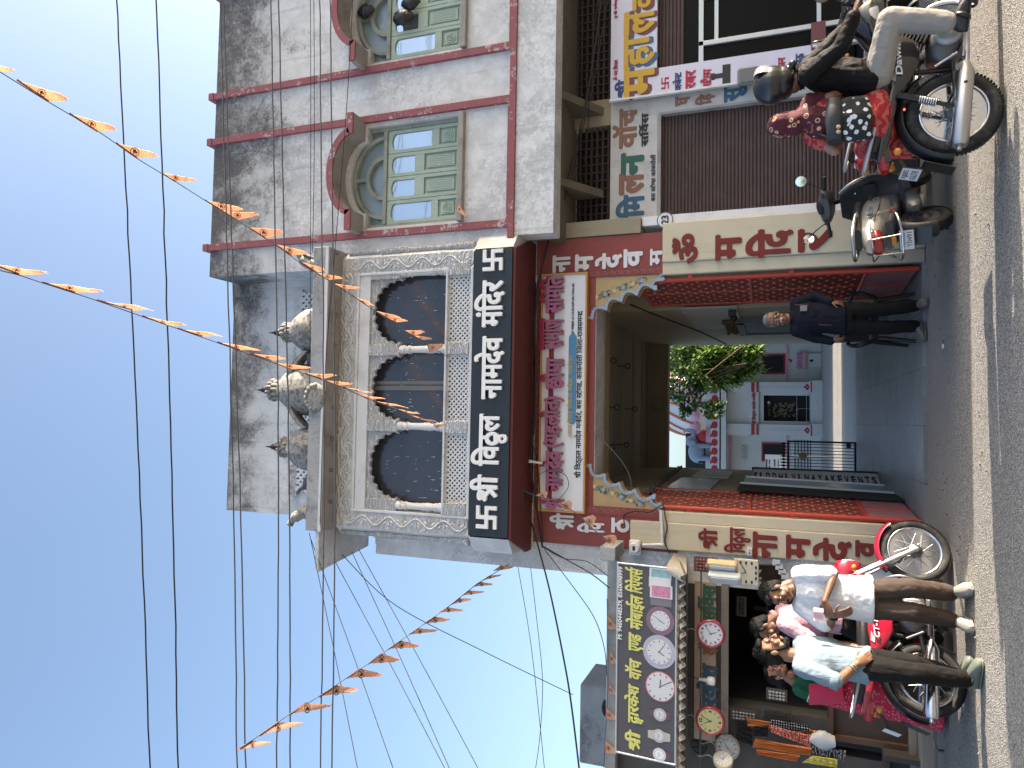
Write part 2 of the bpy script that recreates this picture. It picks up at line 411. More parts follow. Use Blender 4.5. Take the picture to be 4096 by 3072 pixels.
# ================================================================ ground
def asphalt():
    t = NT("sunlit gravelly asphalt"); p = t.pos()  # gravel grain in the road's own colours
    v = t.n('ShaderNodeTexVoronoi'); t.l(p, v.inputs['Vector']); v.inputs['Scale'].default_value = 95
    g = t.xyz(v.outputs['Color'])[0]
    c = t.mix(g, (.095, .09, .083), (.34, .32, .285))
    big = t.noise(p, .7, 6, .6); c = t.mix(t.ramp(big, .35, .7), c, t.mix(g, (.11, .105, .097), (.36, .34, .305)))
    y = t.xyz(p)[1]
    dust = t.ramp(t.math('ADD', y, t.math('MULTIPLY', t.noise(t.pos((1.2, 6, 1)), 1.6, 7, .7), 1.9)), -.75, .25)
    c = t.mix(t.math('MULTIPLY', dust, .8), c, t.mix(t.noise(p, 14, 6, .7), (.15, .145, .135), (.24, .23, .215)))
    st = t.ramp(t.noise(t.pos((.7, 9, 1)), 1.1, 6, .7), .60, .68)
    c = t.mix(t.math('MULTIPLY', st, .45), c, (.42, .38, .32))
    sp = t.ramp(t.noise(p, 3.1, 4, .6), .70, .74); c = t.mix(t.math('MULTIPLY', sp, .3), c, (.05, .045, .04))
    t.inp(t.b, 'Base Color', c); t.b.inputs['Roughness'].default_value = .95
    t.bump(t.math('ADD', v.outputs['Distance'], t.math('MULTIPLY', t.noise(p, 160, 3), .5)), .55, .012); return t.m
m_asph = asphalt()
def grid(x0, x1, y0, y1, nx, ny, fz):
    mb = MB(); vs = [V(x0+(x1-x0)*i/nx, y0+(y1-y0)*j/ny, 0) for j in range(ny+1) for i in range(nx+1)]
    for p in vs: p.z = fz(p.x, p.y)
    return mb.add(vs, [(j*(nx+1)+i, j*(nx+1)+i+1, (j+1)*(nx+1)+i+1, (j+1)*(nx+1)+i) for j in range(ny) for i in range(nx)], True)
gm = MB().add([V(-1500, -1500, -.03), V(1500, -1500, -.03), V(1500, 1500, -.03), V(-1500, 1500, -.03)], [(0, 1, 2, 3)])
struct("ground", gm, M("dry earth", (.20, .17, .13), .95, dirt=(.13, .11, .08)))
struct("road", grid(-25, 30, -16, -.02, 110, 64, lambda x, y: .006*noise.noise(V(x*1.3, y*2.2, 0))-.004), m_asph)
def stone_floor():
    t = NT("grey stone paving"); p = t.pos(); b = t.n('ShaderNodeTexBrick'); m = t.n('ShaderNodeMapping'); t.l(p, m.inputs[0])
    m.inputs['Rotation'].default_value = (0, 0, R(90)); t.l(m.outputs[0], b.inputs['Vector']); b.inputs['Scale'].default_value = 1
    b.inputs['Brick Width'].default_value = 1.1; b.inputs['Row Height'].default_value = .62; b.inputs['Mortar Size'].default_value = .006
    b.inputs['Color1'].default_value = (.145, .15, .16, 1); b.inputs['Color2'].default_value = (.19, .195, .205, 1); b.inputs['Mortar'].default_value = (.05, .05, .05, 1)
    c = t.mix(t.ramp(t.noise(p, 2.2, 7, .7), .45, .7), b.outputs['Color'], (.25, .25, .25))
    t.inp(t.b, 'Base Color', c); t.b.inputs['Roughness'].default_value = .42; t.bump(t.noise(p, 9, 6), .12, .01); return t.m
m_floor = stone_floor()
fl = MB(); fl.box(-1.07, 1.77, -.02, 6.5, -.05, .03)
struct("passage_floor", fl, m_floor)
fl = MB(); fl.box(-6, 2.9, 6.5, 17.6, -.05, .012)
struct("courtyard_floor", fl, M("pale courtyard paving", (.34, .32, .29), .7, var=.15, vs=2, dirt=(.2, .19, .17), obj=False))

# ================================================================ temple gatehouse
XC = .355
gh = thing("temple_gatehouse", "temple gatehouse with cream pillars, red lettered wall, scalloped arch and grey marble bay above", "gatehouse", (XC, .2, 0))
T_ = .45                                   # wall thickness
w = MB()
w.box(-1.89, -1.07, 0, T_, 2.80, 6.69)     # left of the gate, up to its broken top
w.box(1.77, 2.30, 0, T_, 2.80, 9.30)
w.box(-1.07, 1.77, 0, T_, 3.62, 4.42); w.box(-1.07, 1.77, .1, T_, 4.42, 6.9)
w.box(-1.46, 1.77, 0.02, T_, 6.9, 9.30); w.box(-1.46, -1.07, .03, T_, 6.69, 6.9)
part("wall", m_back, gh, w)
part("side_wall", m_upper, gh, MB().prism([(-1.897, 0), (-1.52, 0), (-1.52, 6.69), (-1.75, 6.70), (-1.80, 6.66), (-1.897, 6.68)], -.006, .3))
# red painted band around the gate, with its cornice
rw = MB(); rw.box(-1.555, -1.155, -.022, .01, 2.6, 4.40); rw.box(-1.155, 1.79, -.02, .01, 3.63, 4.40); rw.box(1.86, 2.30, -.022, .01, 2.78, 4.41); rw.box(1.79, 1.86, -.03, .01, 2.79, 4.38)
rw.box(-1.155, -1.06, -.03, .01, 2.79, 4.38)
part("red_wall", m_redwall, gh, rw)
# pillars
pl = MB()
pl.box(-1.52, -1.20, -.06, .3, 0, 3.16); pl.box(-1.20, -1.07, -.035, .42, 0, 2.82)
part("pillar", m_cream, gh, pl, bevel=.012)
pl = MB()
pl.box(1.92, 2.40, -.06, .3, 0, 2.80); pl.box(1.77, 1.92, -.035, .42, 0, 2.80)
part("pillar", m_cream, gh, pl, bevel=.012)
# wavy borders
def wavy(x0, x1, z0, z1, Y, n, amp, th, vert=False):
    mb = MB()
    for ph in (0, .45):
        pts = []
        for i in range(n*8+1):
            t = i/(n*8); s = math.sin(2*math.pi*n*t+ph*3)*amp
            pts.append(V(x0+(x1-x0)*t, Y, (z0+z1)/2+s+ph*.03) if not vert else V((x0+x1)/2+s+ph*.03, Y, z0+(z1-z0)*t))
        d = V(0, 0, th) if not vert else V(th, 0, 0)
        for a, b in zip(pts[:-1], pts[1:]): mb.add([a, b, b+d, a+d], [(0, 1, 2, 3)])
    return mb
m_wave = M("faint wave painting", (.36, .17, .15), .8)
wv = wavy(-1.5, 2.25, 4.335, 4.405, -.025, 34, .016, .007); wv.v += []
part("painted_border", m_wave, gh, wv)
for x in (-1.107, 1.825):
    part("painted_border", m_wave, gh, wavy(x-.03, x+.03, 2.85, 3.7, -.034, 9, .013, .006, True))
# scalloped arch: spandrels
cl = [(-.40, 3.82), (-.545, 3.656), (-.655, 3.481), (-.751, 3.297), (-.821, 3.106), (-.879, 2.895), (-.99, 2.80), (-1.066, 2.77)]
def scallop(pts, bul):
    out = [V(*pts[0])]
    for a, b in zip(pts[:-1], pts[1:]):
        a, b = V(*a), V(*b); m = (a+b)/2; n = V(-(b-a).y, (b-a).x).normalized()*bul*(b-a).length
        for k in range(1, 9):
            t = k/8; out.append(a.lerp(b, t)+n*math.sin(math.pi*t))
    return out
def mirror(p): return V(2*XC-p.x, p.y)
lf = [V(p[0], p[1]) for p in scallop(cl, -.42)]
tst = lf[4]                                    # bulge must point into the spandrel (towards -x)
if tst.x > (cl[0][0]+cl[1][0])/2: lf = [V(p[0], p[1]) for p in scallop(cl, .42)]
m_fb = M("blue flower painting", (.28, .34, .44), .8); m_fc = M("cream flower painting", (.55, .42, .30), .8)
for side, pts in (("l", lf), ("r", [mirror(p) for p in lf])):
    xo = -1.07 if side == "l" else 1.78
    poly = [(p.x, p.y) for p in pts]+[(xo, 2.77), (xo, 3.82)]
    sp = part("arch_spandrel", m_ochre, gh, MB().prism(poly, -.012, .16))
    ed = MB(); inw = -1 if side == "l" else 1
    for i in range(len(pts)-1):
        a, b = pts[i], pts[i+1]; n = V((b-a).y, -(b-a).x).normalized()*.035
        if n.x*inw < 0: n = -n
        n2 = V(n.x, n.y)
        ed.prism([(a.x, a.y), (b.x, b.y), (b.x+n2.x, b.y+n2.y), (a.x+n2.x, a.y+n2.y)], -.028-.0012*(i % 3), -.006)
    part("edging", m_blue, sp, ed)
    # painted vine with flowers along the spandrel
    vine = MB(); rnd = random.Random(3)
    c0, c1 = (V(-.80, 3.69), V(-1.03, 2.98)) if side == "l" else (mirror(V(-.80, 3.69)), mirror(V(-1.03, 2.98)))
    for i in range(90):
        t = rnd.random(); o = (rnd.random()-.5)*.10*(1-abs(t-.5)); d = (c1-c0).normalized(); nn = V(-d.y, d.x)
        c = c0.lerp(c1, t)+nn*o; a = rnd.random()*6.28; u = V(math.cos(a), math.sin(a))*.024; q = V(-u.y, u.x)*.28
        vine.add([V(c.x-u.x, -.0155, c.y-u.y), V(c.x+q.x, -.0155, c.y+q.y), V(c.x+u.x, -.0155, c.y+u.y), V(c.x-q.x, -.0155, c.y-q.y)], [(0, 1, 2, 3)])
    for i in range(6):
        c = c0.lerp(c1, .1+.16*i); part("painted_flower", m_fb if i % 2 else m_fc, sp, MB().prism([(c.x+(.026+.006*math.cos(5*a))*math.cos(a), c.y+(.026+.006*math.cos(5*a))*math.sin(a)) for a in [2*math.pi*k/20 for k in range(20)]], -.0185, -.014))
    part("painted_vine", M("dull green painting", (.12, .20, .14), .8), sp, vine)
# passage: walls, ceiling, beams
pw = MB(); pw.box(-1.3, -.95, 1.5, 6.4, 0, 4.0); pw.box(-1.3, -1.10, .42, 1.5, 0, 4.0); part("passage_wall", m_corr, gh, pw)
pw = MB(); pw.box(1.575, 1.9, 1.5, 6.4, 0, 4.0); pw.box(1.78, 1.9, .42, 1.5, 0, 4.0); part("passage_wall", m_corr, gh, pw)
part("passage_ceiling", m_ceil, gh, MB().box(-1.2, 1.85, .42, 6.4, 3.97, 4.2))
bm_ = MB(); bm_.box(-1.1, 1.78, .42, .72, 3.60, 3.97); bm_.box(-.95, 1.575, 6.1, 6.4, 3.56, 3.97)
for k in range(5): bm_.box(-.95, 1.575, 1.5+k*.95, 1.56+k*.95, 3.93, 3.97)
part("ceiling_beam", m_ceil, gh, bm_)
for x, y in ((.2, 2.2), (.2, 3.7), (-.4, 1.9), (-.4, 3.0), (.9, 1.9), (.9, 3.0)):
    part("ceiling_hook", m_ironblack, gh, MB().tube([V(x, y, 3.97), V(x, y, 3.84)], .008, 6).torus((x, y, 3.80), (0, 1, 0), .04, .008, 14, 6))
part("tube_light", m_pvc, gh, MB().tube([V(-.35, 1.0, 3.88), V(.75, 1.0, 3.88)], .018, 8))
su = MB(); su.lathe([(.10, 0), (.10, .02), (.02, .03)], (.33, 6.1, 3.77), (0, -1, 0), 24)
for k in range(18):
    a = k*math.pi/9; su.obox((.33+.13*math.cos(a), 6.095, 3.77+.13*math.sin(a)), (.03*math.cos(a), 0, .03*math.sin(a)), (0, .006, 0), (-.007*math.sin(a), 0, .007*math.cos(a)))
part("sun_emblem", m_beige, gh, su)
# mould-black upper wall carries small lattice panels behind the domes
def lattice(x0, x1, z0, z1, Y, d, step, bar, holes=None):
    """open diamond lattice of crossing bars clipped to a rectangle"""
    mb = MB(); W, H = x1-x0, z1-z0; n = int((W+H)/step)+2
    for k in range(-n, n):
        for sgn in (1, -1):
            c = k*step
            pts = []
            for t in (0, W):
                z = (t-c if sgn > 0 else c-t)
                pts.append((t, z))
            (ax, az), (bx, bz) = pts
            # clip in z
            seg = []
            for (px_, pz_), (qx, qz) in (((ax, az), (bx, bz)),):
                t0, t1 = 0.0, 1.0; dz = qz-pz_
                for lim, s2 in ((0, 1), (H, -1)):
                    if abs(dz) < 1e-9: continue
                    t = (lim-pz_)/dz
                    if (dz > 0) == (s2 > 0): t0 = max(t0, t)
                    else: t1 = min(t1, t)
                if t1-t0 > 1e-3: seg = [(px_+(qx-px_)*t0, pz_+dz*t0), (px_+(qx-px_)*t1, pz_+dz*t1)]
            if not seg: continue
            (ax, az), (bx, bz) = seg; a = V(x0+ax, Y, z0+az); b = V(x0+bx, Y, z0+bz); m = (a+b)/2; u = (b-a)/2; q = V(-u.z, 0, u.x).normalized()*bar/2
            yo = V(0, .0012*sgn, 0)
            mb.obox(m+yo, u, V(0, d/2, 0), q)
    return mb
for x0, x1 in ((-1.11, -.78), (-.32, .0), (.66, .94), (1.44, 1.78)):
    lf_ = part("lattice_panel", m_marble, gh, lattice(x0, x1, 7.45, 8.0, -.03, .04, .095, .035))
    part("backing", m_dark, lf_, MB().box(x0, x1, -.004, .015, 7.45, 8.0))
    part("frame", m_upper, lf_, MB().box(x0-.05, x1+.05, -.05, .01, 8.0, 8.14))
# projecting bay
FY = -.75
bay = MB()
bay.box(-1.36, 2.0, FY+.06, .1, 4.46, 5.0)
part("bay_base", m_marble, gh, bay)
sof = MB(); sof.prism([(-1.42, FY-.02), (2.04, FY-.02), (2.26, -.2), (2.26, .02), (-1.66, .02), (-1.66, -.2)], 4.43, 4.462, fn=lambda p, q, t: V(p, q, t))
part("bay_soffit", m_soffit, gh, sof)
fl_ = MB()
for cx in (-.95, 1.62):
    for k in range(9):
        a = math.pi*k/8-math.pi*.0; r = .16 if k % 2 == 0 else .11
        u = V(math.cos(a), -math.sin(a)*.8); q = V(-u.y, u.x)*.018
        c = V(cx, -.25)
        fl_.add([V(c.x+q.x, c.y+q.y, 4.4285), V(c.x+u.x*r, c.y+u.y*r, 4.4285), V(c.x-q.x, c.y-q.y, 4.4285)], [(0, 1, 2)])
part("painted_flower", M("slate blue soffit flower", (.05, .06, .08), .8), gh, fl_)
x0, x1 = -1.42, 2.05
fr = MB()
fr.box(x0, x0+.20, FY, FY+.12, 4.97, 6.86); fr.box(x1-.20, x1, FY, FY+.12, 4.97, 6.86); fr.box(x0+.20, x1-.20, FY, FY+.12, 6.62, 6.86)
part("carved_border", m_carved, gh, fr)
# raised scrolls on the border: a vine wave with leaves
sc_ = MB()
def vine_run(a, b, n, amp, face):
    a, b = Vector(a), Vector(b); d = (b-a).normalized(); q = V(-d.z, 0, d.x)
    pts = [a.lerp(b, i/(n*10))+q*amp*math.sin(math.pi*i/10)+V(0, face, 0) for i in range(n*10+1)]
    sc_.tube(pts, .011, 6)
    for k in range(n):
        c = a.lerp(b, (k+.5)/n); sg = 1 if k % 2 == 0 else -1
        for j, (t, o, L) in enumerate(((-.25, -.1, .085), (.0, -.75, .075), (.28, -.35, .08))):
            base = c+q*sg*amp*o+d*(t*(b-a).length/n)+V(0, face, 0); ang = sg*(.6+j*.9)
            u = (d*math.cos(ang)+q*math.sin(ang))*L*.5; w_ = V(-u.z, 0, u.x)*.32
            sc_.add([base-u, base+w_+V(0, -.006, 0), base+u, base-w_+V(0, -.006, 0), base+V(0, -.016, 0)], [(0, 1, 4), (1, 2, 4), (2, 3, 4), (3, 0, 4)])
vine_run((x0+.10, FY, 5.02), (x0+.10, FY, 6.74), 9, .055, -.004); vine_run((x1-.10, FY, 5.02), (x1-.10, FY, 6.74), 9, .055, -.004)
vine_run((x0+.2, FY, 6.74), (x1-.2, FY, 6.74), 16, .055, -.004)
part("scrollwork", m_marble, gh, sc_)
ib = MB(); xi0, xi1 = x0+.20, x1-.20
ib.box(xi0, xi0+.035, FY-.012, FY+.14, 5.0, 6.62); ib.box(xi1-.035, xi1, FY-.012, FY+.14, 5.0, 6.62); ib.box(xi0+.035, xi1-.035, FY-.012, FY+.14, 6.585, 6.62)
ib.box(xi0+.035, xi1-.035, FY+.005, FY+.16, 6.43, 6.585); ib.box(xi0, xi1, FY-.02, FY+.16, 4.97, 5.012)
ib.box(xi0+.035, xi1-.035, FY-.02, FY+.14, 5.318, 5.345)
part("inner_frame", m_marble, gh, ib, bevel=.006)
cols = [-1.116, -.121, .846, 1.827]
for i, cx in enumerate(cols):
    for b0, b1, o in ((5.985, 6.43, .005), (5.02, 5.318, .018)): boxp("carved_block", m_carved2, gh, cx-.075, cx+.075, FY-o, FY+.13, b0, b1, bevel=.008)
    c = MB(); pr = [(.062, 5.345), (.062, 5.40), (.048, 5.405), (.056, 5.44), (.048, 5.47), (.042, 5.48), (.050, 5.51), (.056, 5.56), (.047, 5.60), (.052, 5.62), (.045, 5.64),
                    (.043, 5.80), (.047, 5.845), (.055, 5.85), (.055, 5.868), (.045, 5.875), (.048, 5.91), (.058, 5.915), (.058, 5.935), (.05, 5.94), (.056, 5.985)]
    c.lathe([(r, h) for r, h in pr], (cx, FY+.045, 0), n=20)
    part("column", m_marble, gh, c)
for i in range(3):
    a, b = cols[i]+.075, cols[i+1]-.075; mid = (a+b)/2; hw = (b-a)/2
    # multifoil arch cut in a carved spandrel plate
    n = 11; ang = [math.pi-math.pi*k/n for k in range(n+1)]
    pts = []
    for k in range(n):
        A, B = ang[k], ang[k+1]
        def E(t): return V(mid+(hw-.03)*math.cos(t)*(1 if True else 1), 5.99+.375*math.sin(t)**.85 if math.sin(t) > 0 else 5.99)
        pa, pb = E(A), E(B); m_ = (pa+pb)/2; nn = V(m_.x-mid, (m_.y-5.9)*.9).normalized()
        for j in range(7):
            t = j/6; pts.append(pa.lerp(pb, t)+nn*.038*math.sin(math.pi*t))
    poly = [(a, 5.985)]+[(p.x, p.y) for p in pts]+[(b, 5.985), (b, 6.43), (a, 6.43)]
    part("arch_plate", m_carved2, gh, MB().prism(poly, FY+.03, FY+.075))
    lt = part("lattice_panel", m_marble, gh, lattice(a+.02, b-.02, 5.035, 5.30, FY+.05, .03, .0625, .02))
    rim = MB(); rim.box(a, b, FY+.03, FY+.075, 5.012, 5.035); rim.box(a, b, FY+.03, FY+.075, 5.30, 5.318); rim.box(a, a+.02, FY+.03, FY+.075, 5.035, 5.30); rim.box(b-.02, b, FY+.03, FY+.075, 5.035, 5.30)
    part("frame", m_marble, lt, rim)
gl = part("bay_window", m_darkglass, gh, MB().box(-1.2, 1.9, FY+.17, FY+.19, 5.0, 6.6))
mu = MB(); mu.box(.335, .395, FY+.145, FY+.168, 5.3, 6.5); mu.box(.41, .455, FY+.15, FY+.168, 5.3, 6.5)
part("mullion", M("dull window mullion", (.14, .14, .135), .5), gl, mu)
rnd = random.Random(11); dr = MB()
for i in range(150):
    x = rnd.uniform(-1.05, 1.76); z = rnd.uniform(5.38, 6.28); L = rnd.choice((.004, .006, .015, .03, .05)); wd = .0022+.002*rnd.random()
    dr.add([V(x-wd, FY+.1685, z), V(x+wd, FY+.1685, z), V(x+wd*.6, FY+.1685, z+L), V(x-wd*.6, FY+.1685, z+L)], [(0, 1, 2, 3)])
part("dropping_streak", M("chalky bird streaks", (.55, .55, .55), .9), gl, dr)
part("lattice_backing", m_dark, gh, MB().box(-1.2, 1.9, FY+.12, FY+.135, 5.01, 5.32))
# canted sides of the bay, with carved half columns
for s, xe in ((-1, x0), (1, x1)):
    cs = MB(); f = lambda p, q, t: V(p, q, t)
    poly = [(xe, FY+.005), (xe+s*.13, FY+.16), (xe+s*.13, .05), (xe, .05)]
    cs.prism(poly, 4.97, 6.86, fn=f)
    cs.prism([(xe+s*.004, FY-.03), (xe+s*.20, FY+.14), (xe+s*.20, .05), (xe, .05)], 4.46, 4.965, fn=f)
    part("bay_cheek", m_marble, gh, cs, bevel=.008)
    hc = MB(); c = V(xe+s*.085, FY+.075, 0)
    hc.lathe([(.05, 5.0), (.05, 5.25), (.035, 5.27), (.045, 5.33), (.03, 5.4), (.034, 5.9), (.045, 5.95), (.03, 5.98), (.05, 6.05), (.05, 6.3), (.03, 6.32), (.028, 6.8)], c, n=12)
    part("column", m_carved2, gh, hc)
# roof slab of the bay and its left wing
rs = MB(); rs.box(-1.46, 2.16, -1.05, .02, 6.90, 7.10)
part("roof_slab", m_slab, gh, rs, bevel=.01)
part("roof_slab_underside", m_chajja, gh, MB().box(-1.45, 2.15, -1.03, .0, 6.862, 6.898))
part("roof_slab_lip", m_marble, gh, MB().box(-1.46, 2.16, -1.066, -1.04, 6.862, 6.905))
part("roof_wing", m_beam, gh, MB().prism([(-1.47, -1.0), (-1.47, .2), (-1.84, .2), (-1.98, -.98)], 6.93, 6.98, fn=lambda p, q, t: V(p, q, t)))
rh = MB()
for k in range(9):
    rh.torus((-1.1+k*.4, -.9, 6.84), (0, 1, 0), .022, .004, 12, 5)
part("roof_hook", m_ironblack, gh, rh)
# domes on the slab
def dome(cx, cy, rad, hgt, zb, ribs, name):
    d = MB(); n = 40
    prof = [(1.0, 0), (1.04, .12), (1.05, .25), (1.0, .42), (.88, .58), (.70, .73), (.50, .84), (.34, .90), (.27, .95), (.25, 1.0)]
    rings = []
    for r, h in prof:
        ring = []
        for k in range(n):
            a = 2*math.pi*k/n; bump_ = 1+(.05*abs(math.sin(ribs*a/2))-.02 if .1 < h < .93 else 0)
            rr = rad*r*bump_*(1+.05*noise.noise(V(3*math.cos(a)+cx*9, 3*math.sin(a), h*3)))
            ring.append(V(cx+rr*math.cos(a), cy+rr*math.sin(a), zb+hgt*h))
        rings.append(ring)
    d.loft(rings)
    o = part(name, m_dome, gh, d)
    lo = MB(); zt = zb+hgt
    for k in range(12):
        a = 2*math.pi*k/12; lo.ell((cx+rad*.34*math.cos(a), cy+rad*.34*math.sin(a), zt-.03), (.035, .035, .07), 8, 6)
    lo.lathe([(rad*.30, -.02), (rad*.42, .03), (rad*.42, .06), (rad*.30, .09), (.02, .11)], (cx, cy, zt), n=18)
    for k in range(14):
        a = 2*math.pi*k/14; lo.ell((cx+rad*.40*math.cos(a), cy+rad*.40*math.sin(a), zt+.045), (.03, .03, .05), 6, 5)
    part("lotus_crown", m_dome, o, lo)
    fi = MB(); fi.lathe([(.035, .09), (.05, .115), (.03, .13), (.045, .16), (.055, .185), (.03, .21), (.04, .235), (.02, .26), (.012, .30), (.003, .36)], (cx, cy, zt), n=12)
    part("finial", m_ironblack, o, fi)
    return o
dome(-.44, -.74, .29, .55, 7.10, 16, "roof_dome"); dome(1.11, -.74, .29, .56, 7.10, 16, "roof_dome")
dome(.33, -.72, .33, .76, 7.10, 18, "roof_dome")
ct = MB(); ct.ell((.22, -1.06, 7.0), (.19, .04, .16), 16, 10)
for k in range(9):
    an_ = math.pi*k/8; ct.ell((.22+.15*math.cos(an_), -1.07, 7.0+.12*math.sin(an_)), (.045, .04, .04), 8, 6)
rings = []
for k in range(17):
    t = k/16; x = .33+(t-.5)*1.0; z = 7.40+.12*math.sin(math.pi*t)-.16*abs(2*t-1)**3; rings.append([V(x, -.97, z-.035), V(x, -.80, z-.03), V(x, -.80, z+.035), V(x, -.97, z+.035)])
ct.loft(rings, smooth=False); ct.box(.05, .6, -.92, -.6, 7.1, 7.42)
part("roof_crest", m_dome, gh, ct)
for cx, s in ((-1.25, -1), (1.95, 1)):
    part("roof_horn", m_dome, gh, MB().tube(spline([V(cx, -.9, 7.1), V(cx+s*.02, -.92, 7.24), V(cx+s*.10, -.95, 7.36), V(cx+s*.19, -.97, 7.40)], 5), [.09]*5+[.07]*5+[.045]*5+[.012], 8))
# painted lettering on the gatehouse
def col_letters(rows, mat, Y, ext=.004, bold=.05, shear=0):
    for it, T, B, L, Rr in rows: wpx("painted_letters", it, mat, gh, T, B, L, Rr, Y, ext=ext, bold=bold, shear=shear)
col_letters([(SHRI, 2792, 2870, 2195, 2113), (['िव', ('stack', 'ठ', 'ठ'), 'ल'], 2895, 3003, 2212, 2110), ('ना', 3010, 3110, 2238, 2128), ('म', 3143, 3243, 2238, 2140),
             ('दे', 3250, 3408, 2246, 2152), ('व', 3420, 3512, 2230, 2162)], m_ptred, -.063)
col_letters([('ॐ', 2687, 2792, 1057, 935), ('म', 2860, 2968, 1042, 936), (['िद'], 2980, 3175, 1030, 915), ('र', 3190, 3332, 1008, 912)], m_ptred, -.063)
col_letters([(SHRI, 2198, 2296, 2118, 2052), (['िव'], 2308, 2418, 2132, 2085), ('ठ', 2445, 2518, 2133, 2072)], m_ptwhite, -.026)
col_letters([('ना', 2210, 2282, 1092, 1020), ('म', 2300, 2374, 1086, 1016), ('दे', 2380, 2490, 1076, 1012), ('व', 2494, 2572, 1070, 995), ('म', 2600, 2650, 1062, 994)], m_ptwhite, -.026)
# leaf motif at the foot of the right pillar
mo = MB(); c = P(3480, 962, -.06)
for k in range(15):
    a = R(-80+160*k/14)+math.pi/2; L = .13+.05*math.sin(k*.9); u = V(math.cos(a), 0, math.sin(a)*1.0); q = V(-u.z, 0, u.x)*.014
    mo.add([V(c.x, -.0645, c.z)+u*.04, V(c.x, -.0645, c.z)+u*L*.6+q, V(c.x, -.0645, c.z)+u*L, V(c.x, -.0645, c.z)+u*L*.6-q], [(0, 1, 2, 3)])
for k in range(6):
    a = k*math.pi/3; mo.add([V(c.x+.025*math.cos(a)+.018*math.cos(b_), -.0645, c.z+.02+.025*math.sin(a)+.018*math.sin(b_)) for b_ in [i*math.pi/4 for i in range(8)]], [tuple(range(8))])
part("painted_flower", m_ptred, gh, mo)

# boards on the gatehouse
sb = thing("name_board", "long black board with raised white Hindi temple name between two swastikas, under the marble bay", "sign", (XC, FY-.05, 4.46))
part("board", m_black, sb, MB().box(-1.405, 2.03, FY-.045, FY+.055, 4.463, 4.968), bevel=.004)
ny = FY-.046
wpx("letters", [*SHRI], m_letter, sb, 1882, 1995, 2005, 1898, ny, ext=.035, bold=.045)
wpx("letters", ['िव', ('stack', 'ठ', 'ठ'), 'ल'], m_letter, sb, 1888, 2032, 1865, 1655, ny, ext=.035, bold=.045)
wpx("letters", ['नामदेव'], m_letter, sb, 1900, 2020, 1598, 1345, ny, ext=.035, bold=.045)
wpx("letters", ['मं', 'िद', 'र'], m_letter, sb, 1901, 2022, 1310, 1122, ny, ext=.035, bold=.045)
swastika("swastika", m_letter, sb, 1908, 1990, 2114, 2023, ny, .035); swastika("swastika", m_letter, sb, 1935, 2014, 1084, 999, ny, .035)
cp = thing("society_board", "white panel board with raised crimson Hindi letters and an orange frame, over the gate arch", "sign", (XC, -.1, 3.72))
part("panel", m_panel, cp, MB().box(-1.13, 1.82, -.09, -.03, 3.735, 4.295))
f_ = MB(); f_.box(-1.155, -1.13, -.11, -.03, 3.715, 4.315); f_.box(1.82, 1.845, -.11, -.03, 3.715, 4.315); f_.box(-1.13, 1.82, -.11, -.03, 4.295, 4.315); f_.box(-1.13, 1.82, -.11, -.03, 3.715, 3.735)
part("frame", m_orange, cp, f_)
m_rletter = M("glossy crimson letters", (.30, .03, .085), .18, var=.1, bump=0, coat=.5); m_rtop = M("dark crimson letters", (.24, .004, .02), .4)
part("letter_band", m_rtop, cp, MB().box(-1.06, 1.73, -.097, -.09, 4.14, 4.205))
ny = -.098
for it, L, Rr in ((SHRI, 2035, 1988), (['नामदेव'], 1966, 1800), (['(गहलोत)'], 1790, 1585), (['छीपा'], 1560, 1430), (['समाज'], 1400, 1275), (['स', 'िम', 'ित'], 1255, 1105)):
    wpx("letters", it, m_rletter, cp, 2162, 2258, L, Rr, ny, ext=.05, bold=.055)
bp = part("blue_plate", M("blue plate", (.07, .22, .42), .4), cp, MB().prism([(p[0], p[1]) for p in arc(-.06+.05, 3.895, .05, math.pi/2, 1.5*math.pi, 8)]+[(p[0], p[1]) for p in arc(1.02, 3.895, .05, -math.pi/2, math.pi/2, 8)], -.102, -.09))
m_yel = M("dull gold lettering", (.55, .45, .16), .5)
wpx("letters", ['(आम मेवाड़ चौकला ', ('half', 'क'), 'षे', ('half', 'त'), 'र, आकोला)'], m_yel, bp, 2268, 2296, 1748, 1420, -.1025, ext=.002, bold=.01)
m_ink = M("black sign ink", (.02, .02, .022), .5, bump=0)
wpx("letters", [*SHRI, ' ', 'िवठ्ठल नामदेव म', ('half', 'न'), 'िद', 'र, बस ', ('half', 'स'), 'टे', ('half', 'ण'), 'ड, कांकरोली ', 'िजला-राजसम', ('half', 'न'), 'द'], m_ink, cp, 2300, 2334, 1912, 1243, -.0905, ext=.002, bold=.025)
wpx("letters", ['पंजीकृत संख्या 411/UDAIPUR/1984-85'], m_ink, cp, 2284, 2300, 1368, 1134, -.0905, ext=.002, bold=.02)

